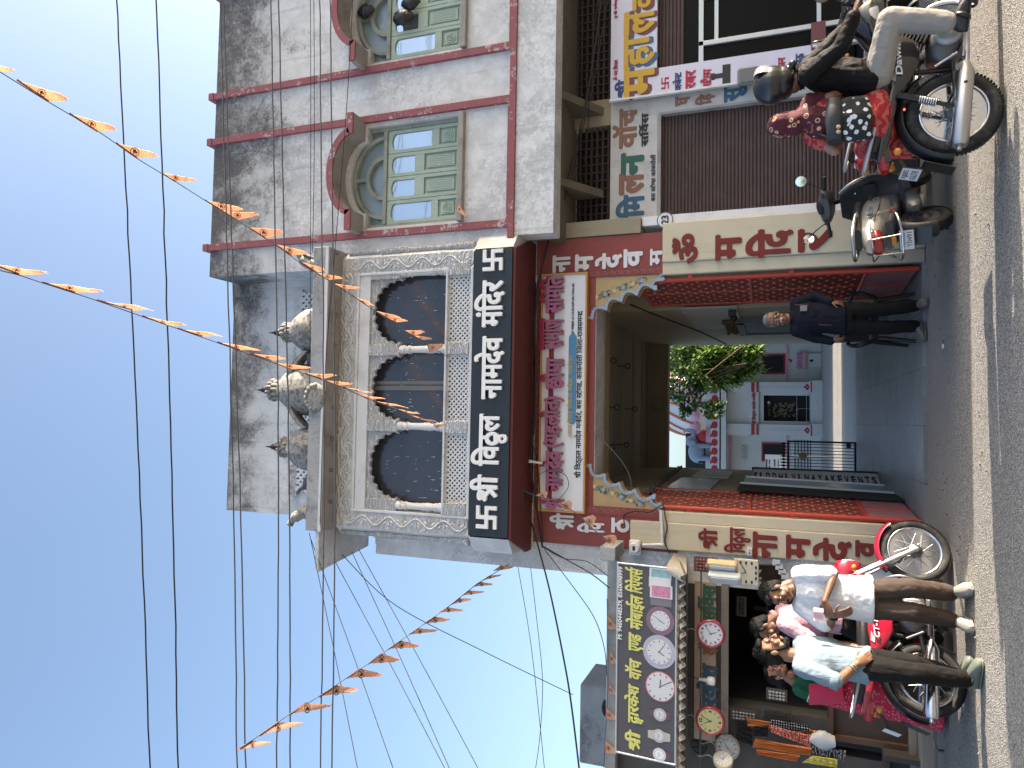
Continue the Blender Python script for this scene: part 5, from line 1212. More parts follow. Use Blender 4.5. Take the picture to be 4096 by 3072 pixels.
for px_, py_ in ((440, 765), (455, 305)):
    c = W(px_, py_, 17.2); cu = part("cupola", m_tp, ctp, MB().lathe([(.28, fz_t-c.z-.02), (.28, fz_t-c.z+.12), (.30, fz_t-c.z+.16)], (c.x, 17.1, c.z), n=20)); part("cap", m_tr, cu, MB().lathe([(.26, fz_t-c.z+.16), (.27, fz_t-c.z+.26), (.2, fz_t-c.z+.40), (.06, fz_t-c.z+.5), (.03, fz_t-c.z+.62), (.005, fz_t-c.z+.72)], (c.x, 17.1, c.z), n=18))
# elephant statue on the parapet
ec = W(455, 870, 17.0); el_ = thing("elephant_statue", "blue grey elephant statue with raised trunk on the temple parapet", "statue", (ec.x, 17.0, fz_t))
def remesh(mb, name, mat, parent, vox=.01, smooth=6, disp=None):
    o = mb.build(name+"_base", None, parent); r = o.modifiers.new("r", 'REMESH'); r.mode = 'VOXEL'; r.voxel_size = vox
    if smooth: s = o.modifiers.new("s", 'SMOOTH'); s.iterations = smooth; s.factor = .5
    if disp:
        tx = bpy.data.textures.get(disp[0]) or bpy.data.textures.new(disp[0], 'CLOUDS'); tx.noise_scale = disp[2]; tx.noise_depth = 2
        d = o.modifiers.new("d", 'DISPLACE'); d.texture = tx; d.strength = disp[1]; d.mid_level = .5; d.texture_coords = 'LOCAL'
    dg = bpy.context.evaluated_depsgraph_get(); dg.update()
    me = bpy.data.meshes.new_from_object(o.evaluated_get(dg)); me.name = name
    me.polygons.foreach_set('use_smooth', [True]*len(me.polygons)); me.materials.clear(); me.materials.append(mat)
    off = OFF.pop(o.name); old = o.data; bpy.data.objects.remove(o); bpy.data.meshes.remove(old)
    n = bpy.data.objects.new(name, me); COL.objects.link(n)
    if parent is not None: n.parent = parent
    else: n.location = off
    OFF[n.name] = off; return n
e = MB(); s = 1.0; X, Z0 = ec.x, fz_t
e.ell((X-.06, 17, Z0+.50), (.36, .24, .27), 16, 12)
for dx, dy in ((-.27, -.1), (-.27, .1), (.16, -.1), (.16, .1)): e.cone((X+dx, 17+dy, Z0+.45), (X+dx, 17+dy, Z0+.05), .10, .085)
e.ell((X+.33, 17, Z0+.66), (.18, .16, .20), 12, 10)
e.tube(spline([V(X+.45, 17, Z0+.62), V(X+.58, 17, Z0+.56), V(X+.70, 17, Z0+.66), V(X+.70, 17, Z0+.84), V(X+.60, 17, Z0+.93)], 5), [.09]*5+[.07]*5+[.055]*5+[.045]*5+[.03], 8)
e.tube([V(X-.40, 17, Z0+.6), V(X-.46, 17, Z0+.4), V(X-.45, 17, Z0+.25)], .02, 6)
m_el = M("blue grey statue paint", (.24, .30, .40), .6)
remesh(e, "body", m_el, el_, .022, 4)
for s in (-1, 1): part("ear", m_el, el_, MB().ell((X+.24, 17+s*.17, Z0+.66), (.13, .02, .17), 12, 8, Matrix.Rotation(s*.4, 3, 'Z'))); part("tusk", m_tw, el_, MB().cone((X+.45, 17+s*.07, Z0+.58), (X+.60, 17+s*.08, Z0+.62), .022, .008))
# black tiled roof behind
rf = thing("tiled_roof", "black ribbed roof rising behind the elephant statue", "roof", (-2, 19, 4)); mb = MB(); a, b_ = W(275, 1020, 19), W(275, 735, 19); zt_ = a.z
for k in range(26): mb.prism([(18.0+.035*k, fz_t-.2+k*(zt_-fz_t+.2)/26), (18.06+.035*k, fz_t-.2+k*(zt_-fz_t+.2)/26), (18.06+.035*k, fz_t-.2+(k+1.1)*(zt_-fz_t+.2)/26), (18.0+.035*k, fz_t-.2+(k+.8)*(zt_-fz_t+.2)/26)], a.x-3, b_.x, fn=lambda p, q, t: V(t, p, q))
part("tiles", m_blackmetal, rf, mb)
# white sign, pedestal with pot, red plaque, benches
wsn = thing("courtyard_notice", "white notice banner with printed lines behind the iron gate", "notice", (-1.2, 12, 1)); a, b_ = W(960, 1045, 12), W(960, 902, 12); zt_, zb_ = W(885, 960, 12).z, W(1050, 960, 12).z
part("sheet", m_panel, wsn, MB().box(a.x-.3, b_.x, 12, 12.03, zb_, zt_)); part("post", m_ironblack, wsn, MB().tube([V(b_.x-.03, 12.05, 0), V(b_.x-.03, 12.05, zt_)], .02, 6).tube([V(a.x-.2, 12.05, 0), V(a.x-.2, 12.05, zt_)], .02, 6))
for i, (T, B, t_) in enumerate(((890, 910, 'धर्मशाला'), (915, 930, 'सूचना पट'), (950, 968, 'महादेव आरती'), (980, 992, 'मंदिर समय'))):
    z0_, z1_ = W(B, 960, 12).z, W(T, 960, 12).z; write("letters", [t_], m_navy if i % 2 else m_ink, wsn, (a.x-.05, 11.996, z0_), (1, 0, 0), (0, 0, 1), (b_.x-a.x)*.85, z1_-z0_, ext=.002, bold=.04)
pe = thing("shrine_pedestal", "white pedestal with scalloped pink top carrying a copper pot in the courtyard", "pedestal", W(1320, 177, 13.6)); c = G(2600+1320/1.9235, 1350+177/1.9235); Yp = c.y; z1 = W(1205, 177, Yp).z; z2 = W(1145, 177, Yp).z; wd = (W(1250, 115, Yp).x-W(1250, 240, Yp).x)/2
part("base", m_tw, pe, MB().box(c.x-wd*.9, c.x+wd*.9, Yp, Yp+2*wd, 0, z1), bevel=.02); part("niche", m_dark, pe, MB().box(c.x-.04, c.x+.04, Yp-.006, Yp+.01, z1*.55, z1*.78)); pb_ = part("planter", m_tp, pe, MB().box(c.x-wd, c.x+wd, Yp-.03, Yp+2*wd+.03, z1, z2), bevel=.03)
part("rim", M("tan rim", (.45, .28, .18), .7), pb_, MB().box(c.x-wd*1.08, c.x+wd*1.08, Yp-.06, Yp+2*wd+.06, z1-.01, z1+.05)); sc2 = MB()
for k in range(4): sc2.ell((c.x-wd*.75+k*wd*.5, Yp-.03, z2-.02), (wd*.25, .02, .10), 10, 6)
part("scallops", M("deep pink scallop", (.50, .20, .34), .7), pb_, sc2)
ctm = thing("copper_pot", "copper pot standing in a metal frame on the pink pedestal", "pot", (c.x, Yp+wd, z2)); part("pot", M("polished copper", (.45, .20, .10), .25, metal=1), ctm, MB().lathe([(.10, .12), (.2, .2), (.22, .32), (.15, .42), (.10, .46), (.13, .50)], (c.x, Yp+wd, z2), n=20)); part("stand", m_steel, ctm, MB().tube([V(c.x-.2, Yp+wd, z2), V(c.x-.2, Yp+wd, z2+.45)], .012, 5).tube([V(c.x+.2, Yp+wd, z2), V(c.x+.2, Yp+wd, z2+.45)], .012, 5))
pq = thing("red_plaque", "small red plaque on the white temple wall under the tree", "plaque", (2.2, YW, 3)); a, b_ = W(725, 262, YW), W(725, 168, YW); part("plate", m_tr, pq, MB().box(a.x, b_.x, YW-.05, YW, W(745, 210, YW).z, W(703, 210, YW).z), bevel=.01)
bn = thing("courtyard_bench", "grey metal bench seen through the bars of the iron gate", "bench", (-1.2, 14.5, 0)); bb = MB()
for k in range(5): bb.box(-2.0, -.5, 15.0-.02*k, 15.03-.02*k, .50+.09*k, .55+.09*k); bb.box(-2.0, -.5, 14.5+.09*k, 14.56+.09*k, .45, .47)
for x in (-1.95, -.55): bb.tube([V(x, 14.5, 0), V(x, 14.5, .45)], .02, 6).tube([V(x, 15, 0), V(x, 15, .5)], .02, 6)
part("slats", M("grey bench paint", (.12, .13, .14), .6), bn, bb)
# side blocks that shade the yard but leave a sunny slit
sb1 = thing("side_block", "plain cream building closing the right side of the courtyard nearest the gate", "building", (5, 9, 0)); part("wall", m_beige, sb1, MB().box(3.2, 9, 6.6, 9.8, 0, 9.2)); part("roof", m_shoproof, sb1, MB().box(3.15, 9.05, 6.55, 9.85, 9.2, 9.35))
sb2 = thing("side_block", "plain cream building closing the right side of the courtyard behind the tree", "building", (5, 16, 0)); part("wall", m_beige, sb2, MB().box(3.2, 9, 12.4, 19, 0, 8.2)); part("roof", m_shoproof, sb2, MB().box(3.15, 9.05, 12.35, 19.05, 8.2, 8.35))
# trees in the yard
def foliage(col1, col2, name):
    t = NT(name); p = t.pos(); t.inp(t.b, 'Base Color', t.mix(t.noise(p, 7, 3), col1, col2)); t.b.inputs['Roughness'].default_value = .55
    t.b.inputs['Transmission Weight'].default_value = 0; return t.m
def tree(label, base, pts, mat, leaf, n, droop, trunk, group=None, seed=1, narrow=.35):
    t = thing("courtyard_tree", label, "tree", base, group=group); rnd = random.Random(seed); mb = MB(); tr = MB(); base = Vector(base)
    top = sum((Vector(p[0]) for p in pts), Vector())/len(pts)
    tr.tube(spline([base, base+V(.05, 0, (top.z-base.z)*.4), top], 5), [trunk*(1-.06*i) for i in range(11)], 8)
    for c, r in pts: tr.tube(spline([base.lerp(top, .6), (Vector(c)+top)/2+V(0, 0, .1), Vector(c)], 4), [trunk*.30*(1-.09*i) for i in range(9)], 6)
    for c, r in pts:
        c = Vector(c); cl = [c+V(rnd.gauss(0, 1)*r*.5, rnd.gauss(0, 1)*r*.5, rnd.gauss(0, 1)*r*.5) for _ in range(9)]
        for _ in range(n):
            k = rnd.choice(cl); p = k+V(rnd.gauss(0, 1), rnd.gauss(0, 1), rnd.gauss(0, 1))*r*.22
            d = V(rnd.gauss(0, 1), rnd.gauss(0, 1), rnd.gauss(0, 1)-droop).normalized(); x, y, _z = frame(d); L = leaf*(.6+.8*rnd.random()); w_ = x*L*narrow
            mb.add([p, p+d*L*.5+w_, p+d*L, p+d*L*.5-w_], [(0, 1, 2, 3)])
    part("trunk", m_wood, t, tr); part("crown", mat, t, mb); return t
def tp(x, y, Y): return tuple(W(x, y, Y))
tree("dense green conifer like tree on the right side of the courtyard", (2.75, 12.4, 0), [(tp(330, 130, 12.4), .6), (tp(450, 170, 12.3), .6), (tp(560, 130, 12.4), .6), (tp(640, 160, 12.2), .5), (tp(740, 105, 12.3), .42), (tp(580, 260, 12.2), .5), (tp(470, 290, 12.4), .45), (tp(250, 170, 12.4), .5), (tp(650, 270, 12.2), .36), (tp(400, 230, 12.2), .5)], foliage((.07, .145, .025), (.18, .29, .06), "feathery green foliage"), .20, 1500, .8, .018, seed=3, narrow=.16)
tree("broad leaved tree hanging small leaves in front of the temple dome", (2.5, 10.9, 0), [(tp(190, 150, 11), .45), (tp(230, 300, 11), .42), (tp(330, 400, 11), .34), (tp(430, 480, 11), .30), (tp(500, 540, 11), .22), (tp(180, 440, 11), .34), (tp(300, 250, 11), .4), (tp(410, 350, 11), .28), (tp(270, 540, 11), .25)], foliage((.06, .12, .03), (.17, .26, .08), "dark green leaves"), .11, 330, .5, .035, seed=8, narrow=.38)
# ================================================================ motorcycles and the scooter (x forward, y left, z up)
def ring_loft(mb, secs, n=16, p=2.6):
    """secs: (centre, half width along y, half height, tilt about y) -> superellipse rings swept along x"""
    rings = []
    for (c, hy, hz, *tl) in secs:
        c = Vector(c); t = tl[0] if tl else 0; ring = []
        for k in range(n):
            a = 2*math.pi*k/n; ca, sa = math.cos(a), math.sin(a)
            y = hy*abs(ca)**(2/p)*(1 if ca >= 0 else -1); z = hz*abs(sa)**(2/p)*(1 if sa >= 0 else -1)
            ring.append(c+V(-z*math.sin(t), y, z*math.cos(t)))
        rings.append(ring)
    return mb.loft(rings)
m_seat = M("black vinyl seat", (.012, .012, .013), .38, var=.2, bump=.1); m_engine = M("cast alloy engine", (.13, .13, .13), .45, metal=.7, var=.3, vs=14, bump=.2, dirt=(.05, .045, .04), ds=7)
m_fork = M("grey fork leg", (.42, .43, .44), .4, metal=.4); m_redlens = M("red lamp lens", (.32, .008, .012), .15, coat=.4, bump=0); m_plate = M("white number plate", (.62, .62, .62), .5, bump=0); m_glassl = M("clear lamp lens", (.5, .5, .52), .08, metal=.3, bump=0); m_mirr = M("mirror glass", (.75, .8, .85), .02, metal=1, var=0, bump=0)
m_orangel = M("amber lens", (.55, .22, .03), .2, bump=0)
def wheel(root, x, r, w, spoked=True, hub=m_engine, rimm=m_chrome, hr=.065):
    t = part("wheel", m_rubber, root, MB().torus((x, 0, r), (0, 1, 0), r-w, w, 44, 12, .95))
    tr = MB()
    for k in range(72):
        a = 2*math.pi*k/72; u = V(math.cos(a), 0, math.sin(a)); q = V(-u.z, 0, u.x)
        for s in (-1, 1): tr.obox(V(x, s*w*.52, r)+u*(r-w*.12), q*.009, V(0, w*.30, 0), u*.0015)
    part("tread", m_rubber, t, tr)
    if spoked:
        rm = part("rim", rimm, t, MB().torus((x, w*.45, r), (0, 1, 0), r-w*1.85, .013, 44, 8).torus((x, -w*.45, r), (0, 1, 0), r-w*1.85, .013, 44, 8).lathe([(r-w*1.85, -w*.42), (r-w*2.1, 0), (r-w*1.85, w*.42)], (x, 0, r), (0, 1, 0), 44))
        sp = MB()
        for k in range(36):
            a = 2*math.pi*k/36; b = a+(.55 if k % 2 else -.55); s = 1 if k % 4 < 2 else -1
            sp.tube([V(x+hr*math.cos(b), s*.035, r+hr*math.sin(b)), V(x+(r-w*1.9)*math.cos(a), s*.008, r+(r-w*1.9)*math.sin(a))], .0034, 4)
        part("spokes", m_steel, t, sp)
    else:
        rm = part("rim", rimm, t, MB().lathe([(r-w*1.7, -w*.7), (r-w*1.8, -w*.3), (.06, -w*.15), (.03, -w*.5), (.001, -w*.5)], (x, 0, r), (0, 1, 0), 32).lathe([(r-w*1.7, w*.7), (r-w*1.8, w*.3), (.06, w*.15), (.03, w*.5), (.001, w*.5)], (x, 0, r), (0, 1, 0), 32))
        ho = MB()
        for k in range(10): a = 2*math.pi*k/10; ho.ell((x+.085*math.cos(a), -w*.24, r+.085*math.sin(a)), (.018, .004, .012), 8, 5)
        part("slots", m_dark, rm, ho)
    part("hub", hub, t, MB().lathe([(.02, -.075), (.03, -.06), (hr*.8, -.055), (hr, -.04), (hr, .04), (hr*.8, .055), (.02, .08)], (x, 0, r), (0, 1, 0), 24))
    return t
def guard(mb, x, r, a0, a1, w, th=.006, n=18):
    """curved mudguard over a wheel"""
    rings = []
    for i in range(n+1):
        a = R(a0+(a1-a0)*i/n); u = V(math.cos(a), 0, math.sin(a)); c = V(x, 0, 0)
        ring = [c+u*(r-abs(t)**2*.55*w)+V(0, w*t, 0) for t in (-1, -.6, 0, .6, 1)]+[c+u*(r+th-abs(t)**2*.55*w)+V(0, w*t, 0) for t in (1, .6, 0, -.6, -1)]
        rings.append(ring)
    for g in rings:
        for p in g: p.z += GZ[0]
    return mb.loft(rings)
GZ = [.3]
def plate(root, lines, c, u, up, w, h, par_name="number_plate"):
    c, u, up = Vector(c), Vector(u).normalized(), Vector(up).normalized(); n = u.cross(up)
    p = part(par_name, m_plate, root, MB().obox(c, u*w/2, up*h/2, n*.004))
    part("plate_edge", m_blackplastic, p, MB().obox(c-n*.004, u*(w/2+.008), up*(h/2+.008), n*.003))
    for i, s in enumerate(lines):
        hh = h*.36; z = h/2-h*.09-hh-(h*.43)*i
        write("letters", s, m_ink, p, c-u*w*.36+up*z+n*.0045, u, up, w*.76, hh, ext=.001, bold=0)
    return p
def mirror_part(root, base, top, nrm, r, parent=None, rim=m_blackplastic, face=m_mirr):
    m = part("mirror", rim, root, MB().tube(spline([base, base.lerp(top, .5)+V(.02, 0, .01), top], 5), .006, 6).lathe([(.005, -.022), (r*.7, -.018), (r, -.004), (r*.98, .004), (r*.9, .005)], top, nrm, 20))
    part("mirror_glass", face, m, MB().lathe([(r*.9, .0055), (.001, .0065)], top, nrm, 20)); return m
def motorcycle(label, loc, rz, paint, stripe, wb=1.22, r=.30, muff=m_chrome, wheel_w=.042, text=None, plate_lines=None, group=None, dark=False, headcol=None, steer=0, lean=0):
    t = thing("motorcycle", label, "motorcycle", loc, rz, group, local=True); GZ[0] = r
    t.rotation_euler = (lean, 0, rz)
    rw = wheel(t, 0, r, wheel_w*1.1); fw = wheel(t, wb, r, wheel_w)
    # front end
    hd = V(wb-.34, 0, .90)
    fk = MB()
    for s in (-1, 1):
        a = V(wb+.0, s*.085, r); d = (hd+V(0, s*.085, 0)-a).normalized()
        fk.tube([a, a+d*.30], .021, 10); fk.tube([a+d*.30, a+d*.68], .0145, 10); fk.ell(a, .028, 8, 6)
    f = part("fork", m_fork, t, fk); part("fork_tube", m_chrome, f, MB().tube([V(wb-.15, -.085, r+.30), V(wb-.325, -.085, .90)], .0155, 10).tube([V(wb-.15, .085, r+.30), V(wb-.325, .085, .90)], .0155, 10))
    mg = part("front_mudguard", paint, t, guard(MB(), wb, r+.035, 38, 128, .062)); part("stay", m_blackmetal, mg, MB().tube([V(wb-.2, .07, r+.25), V(wb, .08, r)], .006, 5).tube([V(wb-.2, -.07, r+.25), V(wb, -.08, r)], .006, 5))
    hl = MB(); ring_loft(hl, [((wb-.16, 0, .87), .10, .11), ((wb-.20, 0, .88), .115, .125), ((wb-.28, 0, .90), .11, .11), ((wb-.36, 0, .93), .07, .06)], 16)
    h = part("headlamp_cowl", headcol or paint, t, hl); part("headlamp", m_glassl, h, MB().ell((wb-.165, 0, .865), (.035, .085, .085), 14, 10))
    for s in (-1, 1): part("indicator", m_orangel, t, MB().tube([V(wb-.26, s*.10, .84), V(wb-.25, s*.17, .84)], .008, 6).ell((wb-.25, s*.19, .84), (.03, .03, .022), 8, 6))
    hb = part("handlebar", m_chrome if not dark else m_blackmetal, t, MB().tube(spline([V(wb-.46, -.34, 1.01), V(wb-.38, -.18, 1.04), V(wb-.33, -.06, .97), V(wb-.33, .06, .97), V(wb-.38, .18, 1.04), V(wb-.46, .34, 1.01)], 5), .011, 8))
    gp = MB()
    for s in (-1, 1): gp.tube([V(wb-.47, s*.36, 1.005), V(wb-.425, s*.25, 1.03)], .017, 8); gp.tube([V(wb-.40, s*.24, 1.03), V(wb-.40, s*.37, 1.00)], .006, 5); gp.ell((wb-.39, s*.22, 1.04), (.03, .03, .028), 8, 6)
    part("grips", m_blackplastic, hb, gp)
    for s in (-1, 1): mirror_part(t, V(wb-.40, s*.21, 1.04), V(wb-.38, s*.31, 1.20), V(-1, s*.15, .1), .055)
    # tank, seat, side panels, tail
    tk = ring_loft(MB(), [((.98*wb/1.22, 0, .80), .03, .03), ((.95*wb/1.22, 0, .815), .085, .085), ((.85*wb/1.22, 0, .845), .125, .12), ((.72*wb/1.22, 0, .845), .13, .115), ((.60*wb/1.22, 0, .80), .105, .085), ((.52*wb/1.22, 0, .765), .08, .045), ((.50*wb/1.22, 0, .755), .05, .02)], 20)
    k = part("fuel_tank", paint, t, tk); part("filler_cap", m_chrome, k, MB().lathe([(.035, 0), (.035, .012), (.02, .018)], (.80*wb/1.22, 0, .955), (-.15, 0, 1), 16))
    st = MB()
    for s in (-1, 1): ring_loft(st, [((.93*wb/1.22, s*.082, .82), .008, .012), ((.80*wb/1.22, s*.127, .835), .008, .035), ((.64*wb/1.22, s*.112, .795), .008, .028), ((.56*wb/1.22, s*.09, .775), .006, .008)], 10)
    part("tank_stripe", stripe, k, st)
    se = ring_loft(MB(), [((.60, 0, .785), .06, .03), ((.50, 0, .775), .115, .05), ((.25, 0, .775), .13, .055), ((.05, 0, .81), .135, .055), ((-.18, 0, .83), .12, .05), ((-.26, 0, .835), .07, .025)], 16, 3)
    part("seat", m_seat, t, se)
    sp = MB()
    for s in (-1, 1): ring_loft(sp, [((.60, s*.09, .66), .012, .035), ((.52, s*.105, .64), .02, .10), ((.36, s*.11, .645), .022, .105), ((.24, s*.10, .67), .018, .07), ((.16, s*.09, .70), .01, .03)], 14, 3)
    sd = part("side_panel", paint, t, sp)
    s2 = MB()
    for s in (-1, 1): s2.add([V(.56, s*.128, .655), V(.24, s*.122, .70), V(.26, s*.124, .73), V(.55, s*.13, .70)], [(0, 1, 2, 3) if s < 0 else (3, 2, 1, 0)])
    part("panel_stripe", stripe, sd, s2)
    if text: write("letters", text, m_letter if not dark else m_pvc, sd, (.28, -.136, .655), (1, 0, .05), (0, 0, 1), .24, .045, ext=.002, bold=.03, shear=.2)
    tl = MB()
    for s in (-1, 1): ring_loft(tl, [((.22, s*.10, .70), .014, .03), ((.02, s*.11, .735), .018, .035), ((-.18, s*.09, .775), .016, .035), ((-.34, s*.05, .80), .012, .025)], 12, 3)
    tc = part("tail_panel", paint, t, tl.obox((-.24, 0, .765), (.11, 0, .012), (0, .08, 0), (0, 0, .02)))
    part("tail_lamp", m_redlens, tc, ring_loft(MB(), [((-.30, 0, .775), .075, .045), ((-.37, 0, .77), .07, .04), ((-.40, 0, .765), .05, .025)], 12, 3))
    gr = MB(); gr.tube(spline([V(.10, -.14, .80), V(-.05, -.15, .83), V(-.22, -.14, .87), V(-.36, -.07, .90), V(-.38, 0, .905), V(-.36, .07, .90), V(-.22, .14, .87), V(-.05, .15, .83), V(.10, .14, .80)], 5), .013, 8)
    part("grab_rail", m_steel if not dark else m_fork, t, gr)
    rg = guard(MB(), 0, r+.06, 35, 178, .075); part("rear_mudguard", m_blackplastic, t, rg.obox((-.40, 0, .42), (-.035, 0, -.10), (0, .07, 0), (.004, 0, -.002)))
    for s in (-1, 1): part("indicator", m_orangel, t, MB().tube([V(-.30, s*.07, .70), V(-.31, s*.13, .70)], .008, 6).ell((-.31, s*.15, .70), (.03, .025, .025), 8, 6))
    if plate_lines: plate(t, plate_lines, (-.43, 0, .60), (0, -1, 0), (.25, 0, 1), .20, .125)
    part("plate_bracket", m_blackplastic, t, MB().obox((-.38, 0, .64), (.05, 0, .03), (0, .04, 0), (0, 0, .012)))
    # frame, engine, exhaust
    fm = MB(); fm.tube([hd, V(.62, 0, .70), V(.30, 0, .70), V(-.15, 0, .74)], .018, 8).tube([hd-V(0, 0, .08), V(wb-.48, 0, .34), V(.40, 0, .26)], .018, 8).tube([V(.36, 0, .72), V(.34, 0, .30)], .018, 8)
    for s in (-1, 1): fm.tube([V(.34, s*.10, .33), V(0, s*.11, r)], .016, 8)
    part("frame", m_blackmetal, t, fm)
    en = MB(); ring_loft(en, [((.38, 0, .36), .07, .06), ((.42, 0, .36), .11, .12), ((.56, 0, .35), .125, .13), ((.68, 0, .36), .10, .10), ((.72, 0, .37), .06, .05)], 16, 3)
    ec = part("engine", m_engine, t, en); part("clutch_cover", m_fork, ec, MB().lathe([(.095, 0), (.095, .02), (.07, .035), (.02, .038)], (.56, -.12, .36), (0, -1, 0), 20))
    cy = MB(); ax = V(.45, 0, .9).normalized()
    for i in range(8): cy.obox(V(.62, 0, .47)+ax*(.026*i), V(.085, 0, -.04), V(0, .085, 0), ax*.006)
    cy.tube([V(.62, 0, .45), V(.62, 0, .45)+ax*.20], .055, 12); cy.obox(V(.62, 0, .47)+ax*.22, V(.06, 0, -.03), V(0, .06, 0), ax*.03); part("cylinder", m_engine, ec, cy)
    ex = MB(); ex.tube(spline([V(.72, -.05, .52), V(.80, -.08, .46), V(.80, -.11, .32), V(.70, -.14, .25), V(.40, -.15, .25), V(.28, -.16, .26)], 6), .019, 8)
    ep = part("exhaust", muff, t, ex); part("silencer", muff, ep, MB().tube([V(.30, -.16, .26), V(.22, -.165, .265), V(-.30, -.185, .32), V(-.33, -.187, .323)], [.024, .055, .058, .046], 16).tube([V(-.33, -.187, .323), V(-.36, -.188, .326)], .018, 8)); part("guard_bolt", m_ironblack, ep, MB().ell((.12, -.22, .28), (.014, .008, .014), 8, 6).ell((-.12, -.227, .30), (.014, .008, .014), 8, 6))
    for s in (-1, 1):
        a, b = V(-.0, s*.125, r+.02), V(.13, s*.13, .69); sh = MB(); sh.tube([a, a.lerp(b, .35)], .016, 8).tube([a.lerp(b, .3), b], .024 if dark else .012, 10)
        so = part("shock_absorber", m_blackmetal if dark else m_engine, t, sh); cs = MB(); q = a.lerp(b, .28); e_ = a.lerp(b, .62 if dark else .95); x, y, d = frame(e_-q); N = 70
        cs.tube([q+(e_-q)*(i/N)+(x*math.cos(i*.75)+y*math.sin(i*.75))*.027 for i in range(N+1)], .0055, 5); part("spring", m_chrome if dark else m_steel, so, cs)
    fp = MB(); fp.tube([V(.42, -.23, .30), V(.42, .23, .30)], .012, 6).tube([V(.05, -.22, .36), V(.05, .22, .36)], .011, 6); part("foot_pegs", m_blackplastic, t, fp)
    lv = MB(); lv.tube([V(.34, -.17, .28), V(.58, -.19, .26)], .009, 6).obox((.60, -.19, .265), (.03, 0, 0), (0, .02, 0), (0, 0, .008)).tube([V(.30, -.15, .45), V(.36, -.20, .32)], .010, 6); part("kick_levers", m_steel, t, lv)
    part("chain_case", m_blackmetal if dark else paint, t, MB().obox((.18, .10, .32), (.24, 0, .0), (0, .015, 0), (0, 0, .035))); part("centre_stand", m_blackmetal, t, MB().tube([V(.36, .1, .28), V(.28, .2, .02)], .011, 6))
    part("crash_guard", m_steel if not dark else m_chrome, t, MB().tube(spline([V(.74, 0, .62), V(.80, -.16, .60), V(.82, -.24, .46), V(.78, -.20, .30), V(.70, -.06, .27)], 6), .011, 6).tube(spline([V(.74, 0, .62), V(.80, .16, .60), V(.82, .24, .46), V(.78, .20, .30), V(.70, .06, .27)], 6), .011, 6))
    part("cables", m_cable, t, MB().tube(spline([V(wb-.40, -.22, 1.04), V(wb-.2, -.10, 1.0), V(wb-.24, -.05, .8), V(.85, -.03, .72)], 6), .005, 5).tube(spline([V(wb-.40, .22, 1.04), V(wb-.16, .10, 1.0), V(wb-.2, .06, .8), V(wb-.05, .09, .40)], 6), .005, 5))
    return t
m_bstripe = M("silver and red stripe", (.55, .50, .50), .3, bump=0); m_blk = M("gloss black paint", (.012, .012, .013), .18, coat=.6, bump=0); m_gstripe = M("grey graphics", (.22, .22, .23), .35, bump=0)
m_tankgfx = M("white and red tank graphics", (.62, .56, .55), .25, var=.4, vs=9, bump=0, coat=.5)
ra, fa = G(3867, 2740), G(3806, 2224)
ct = motorcycle("crimson motorcycle with chrome silencer and silver stripes parked by the watch shop", (ra.x, ra.y, 0), math.atan2(fa.y-ra.y, fa.x-ra.x), m_crim, m_bstripe, wb=1.13, text="CT-100", plate_lines=[])
plate(ct, [], (-.46, 0, .60), (0, -1, 0), (.25, 0, 1), .20, .125)
rr_ = G(4016, 432)
rbk = motorcycle("black motorcycle carrying the helmeted rider and the woman in red", (rr_.x, rr_.y, 0), R(4), m_blk, m_gstripe, wb=1.26, r=.315, wheel_w=.048, muff=m_steel, text="Dawn", plate_lines=["RJ09S", "K6378"], dark=True)
bb_ = motorcycle("parked motorcycle with white and red tank half hidden behind the rider", (2.75, -1.25, 0), R(28), m_tankgfx, m_crim, wb=1.24, dark=True)

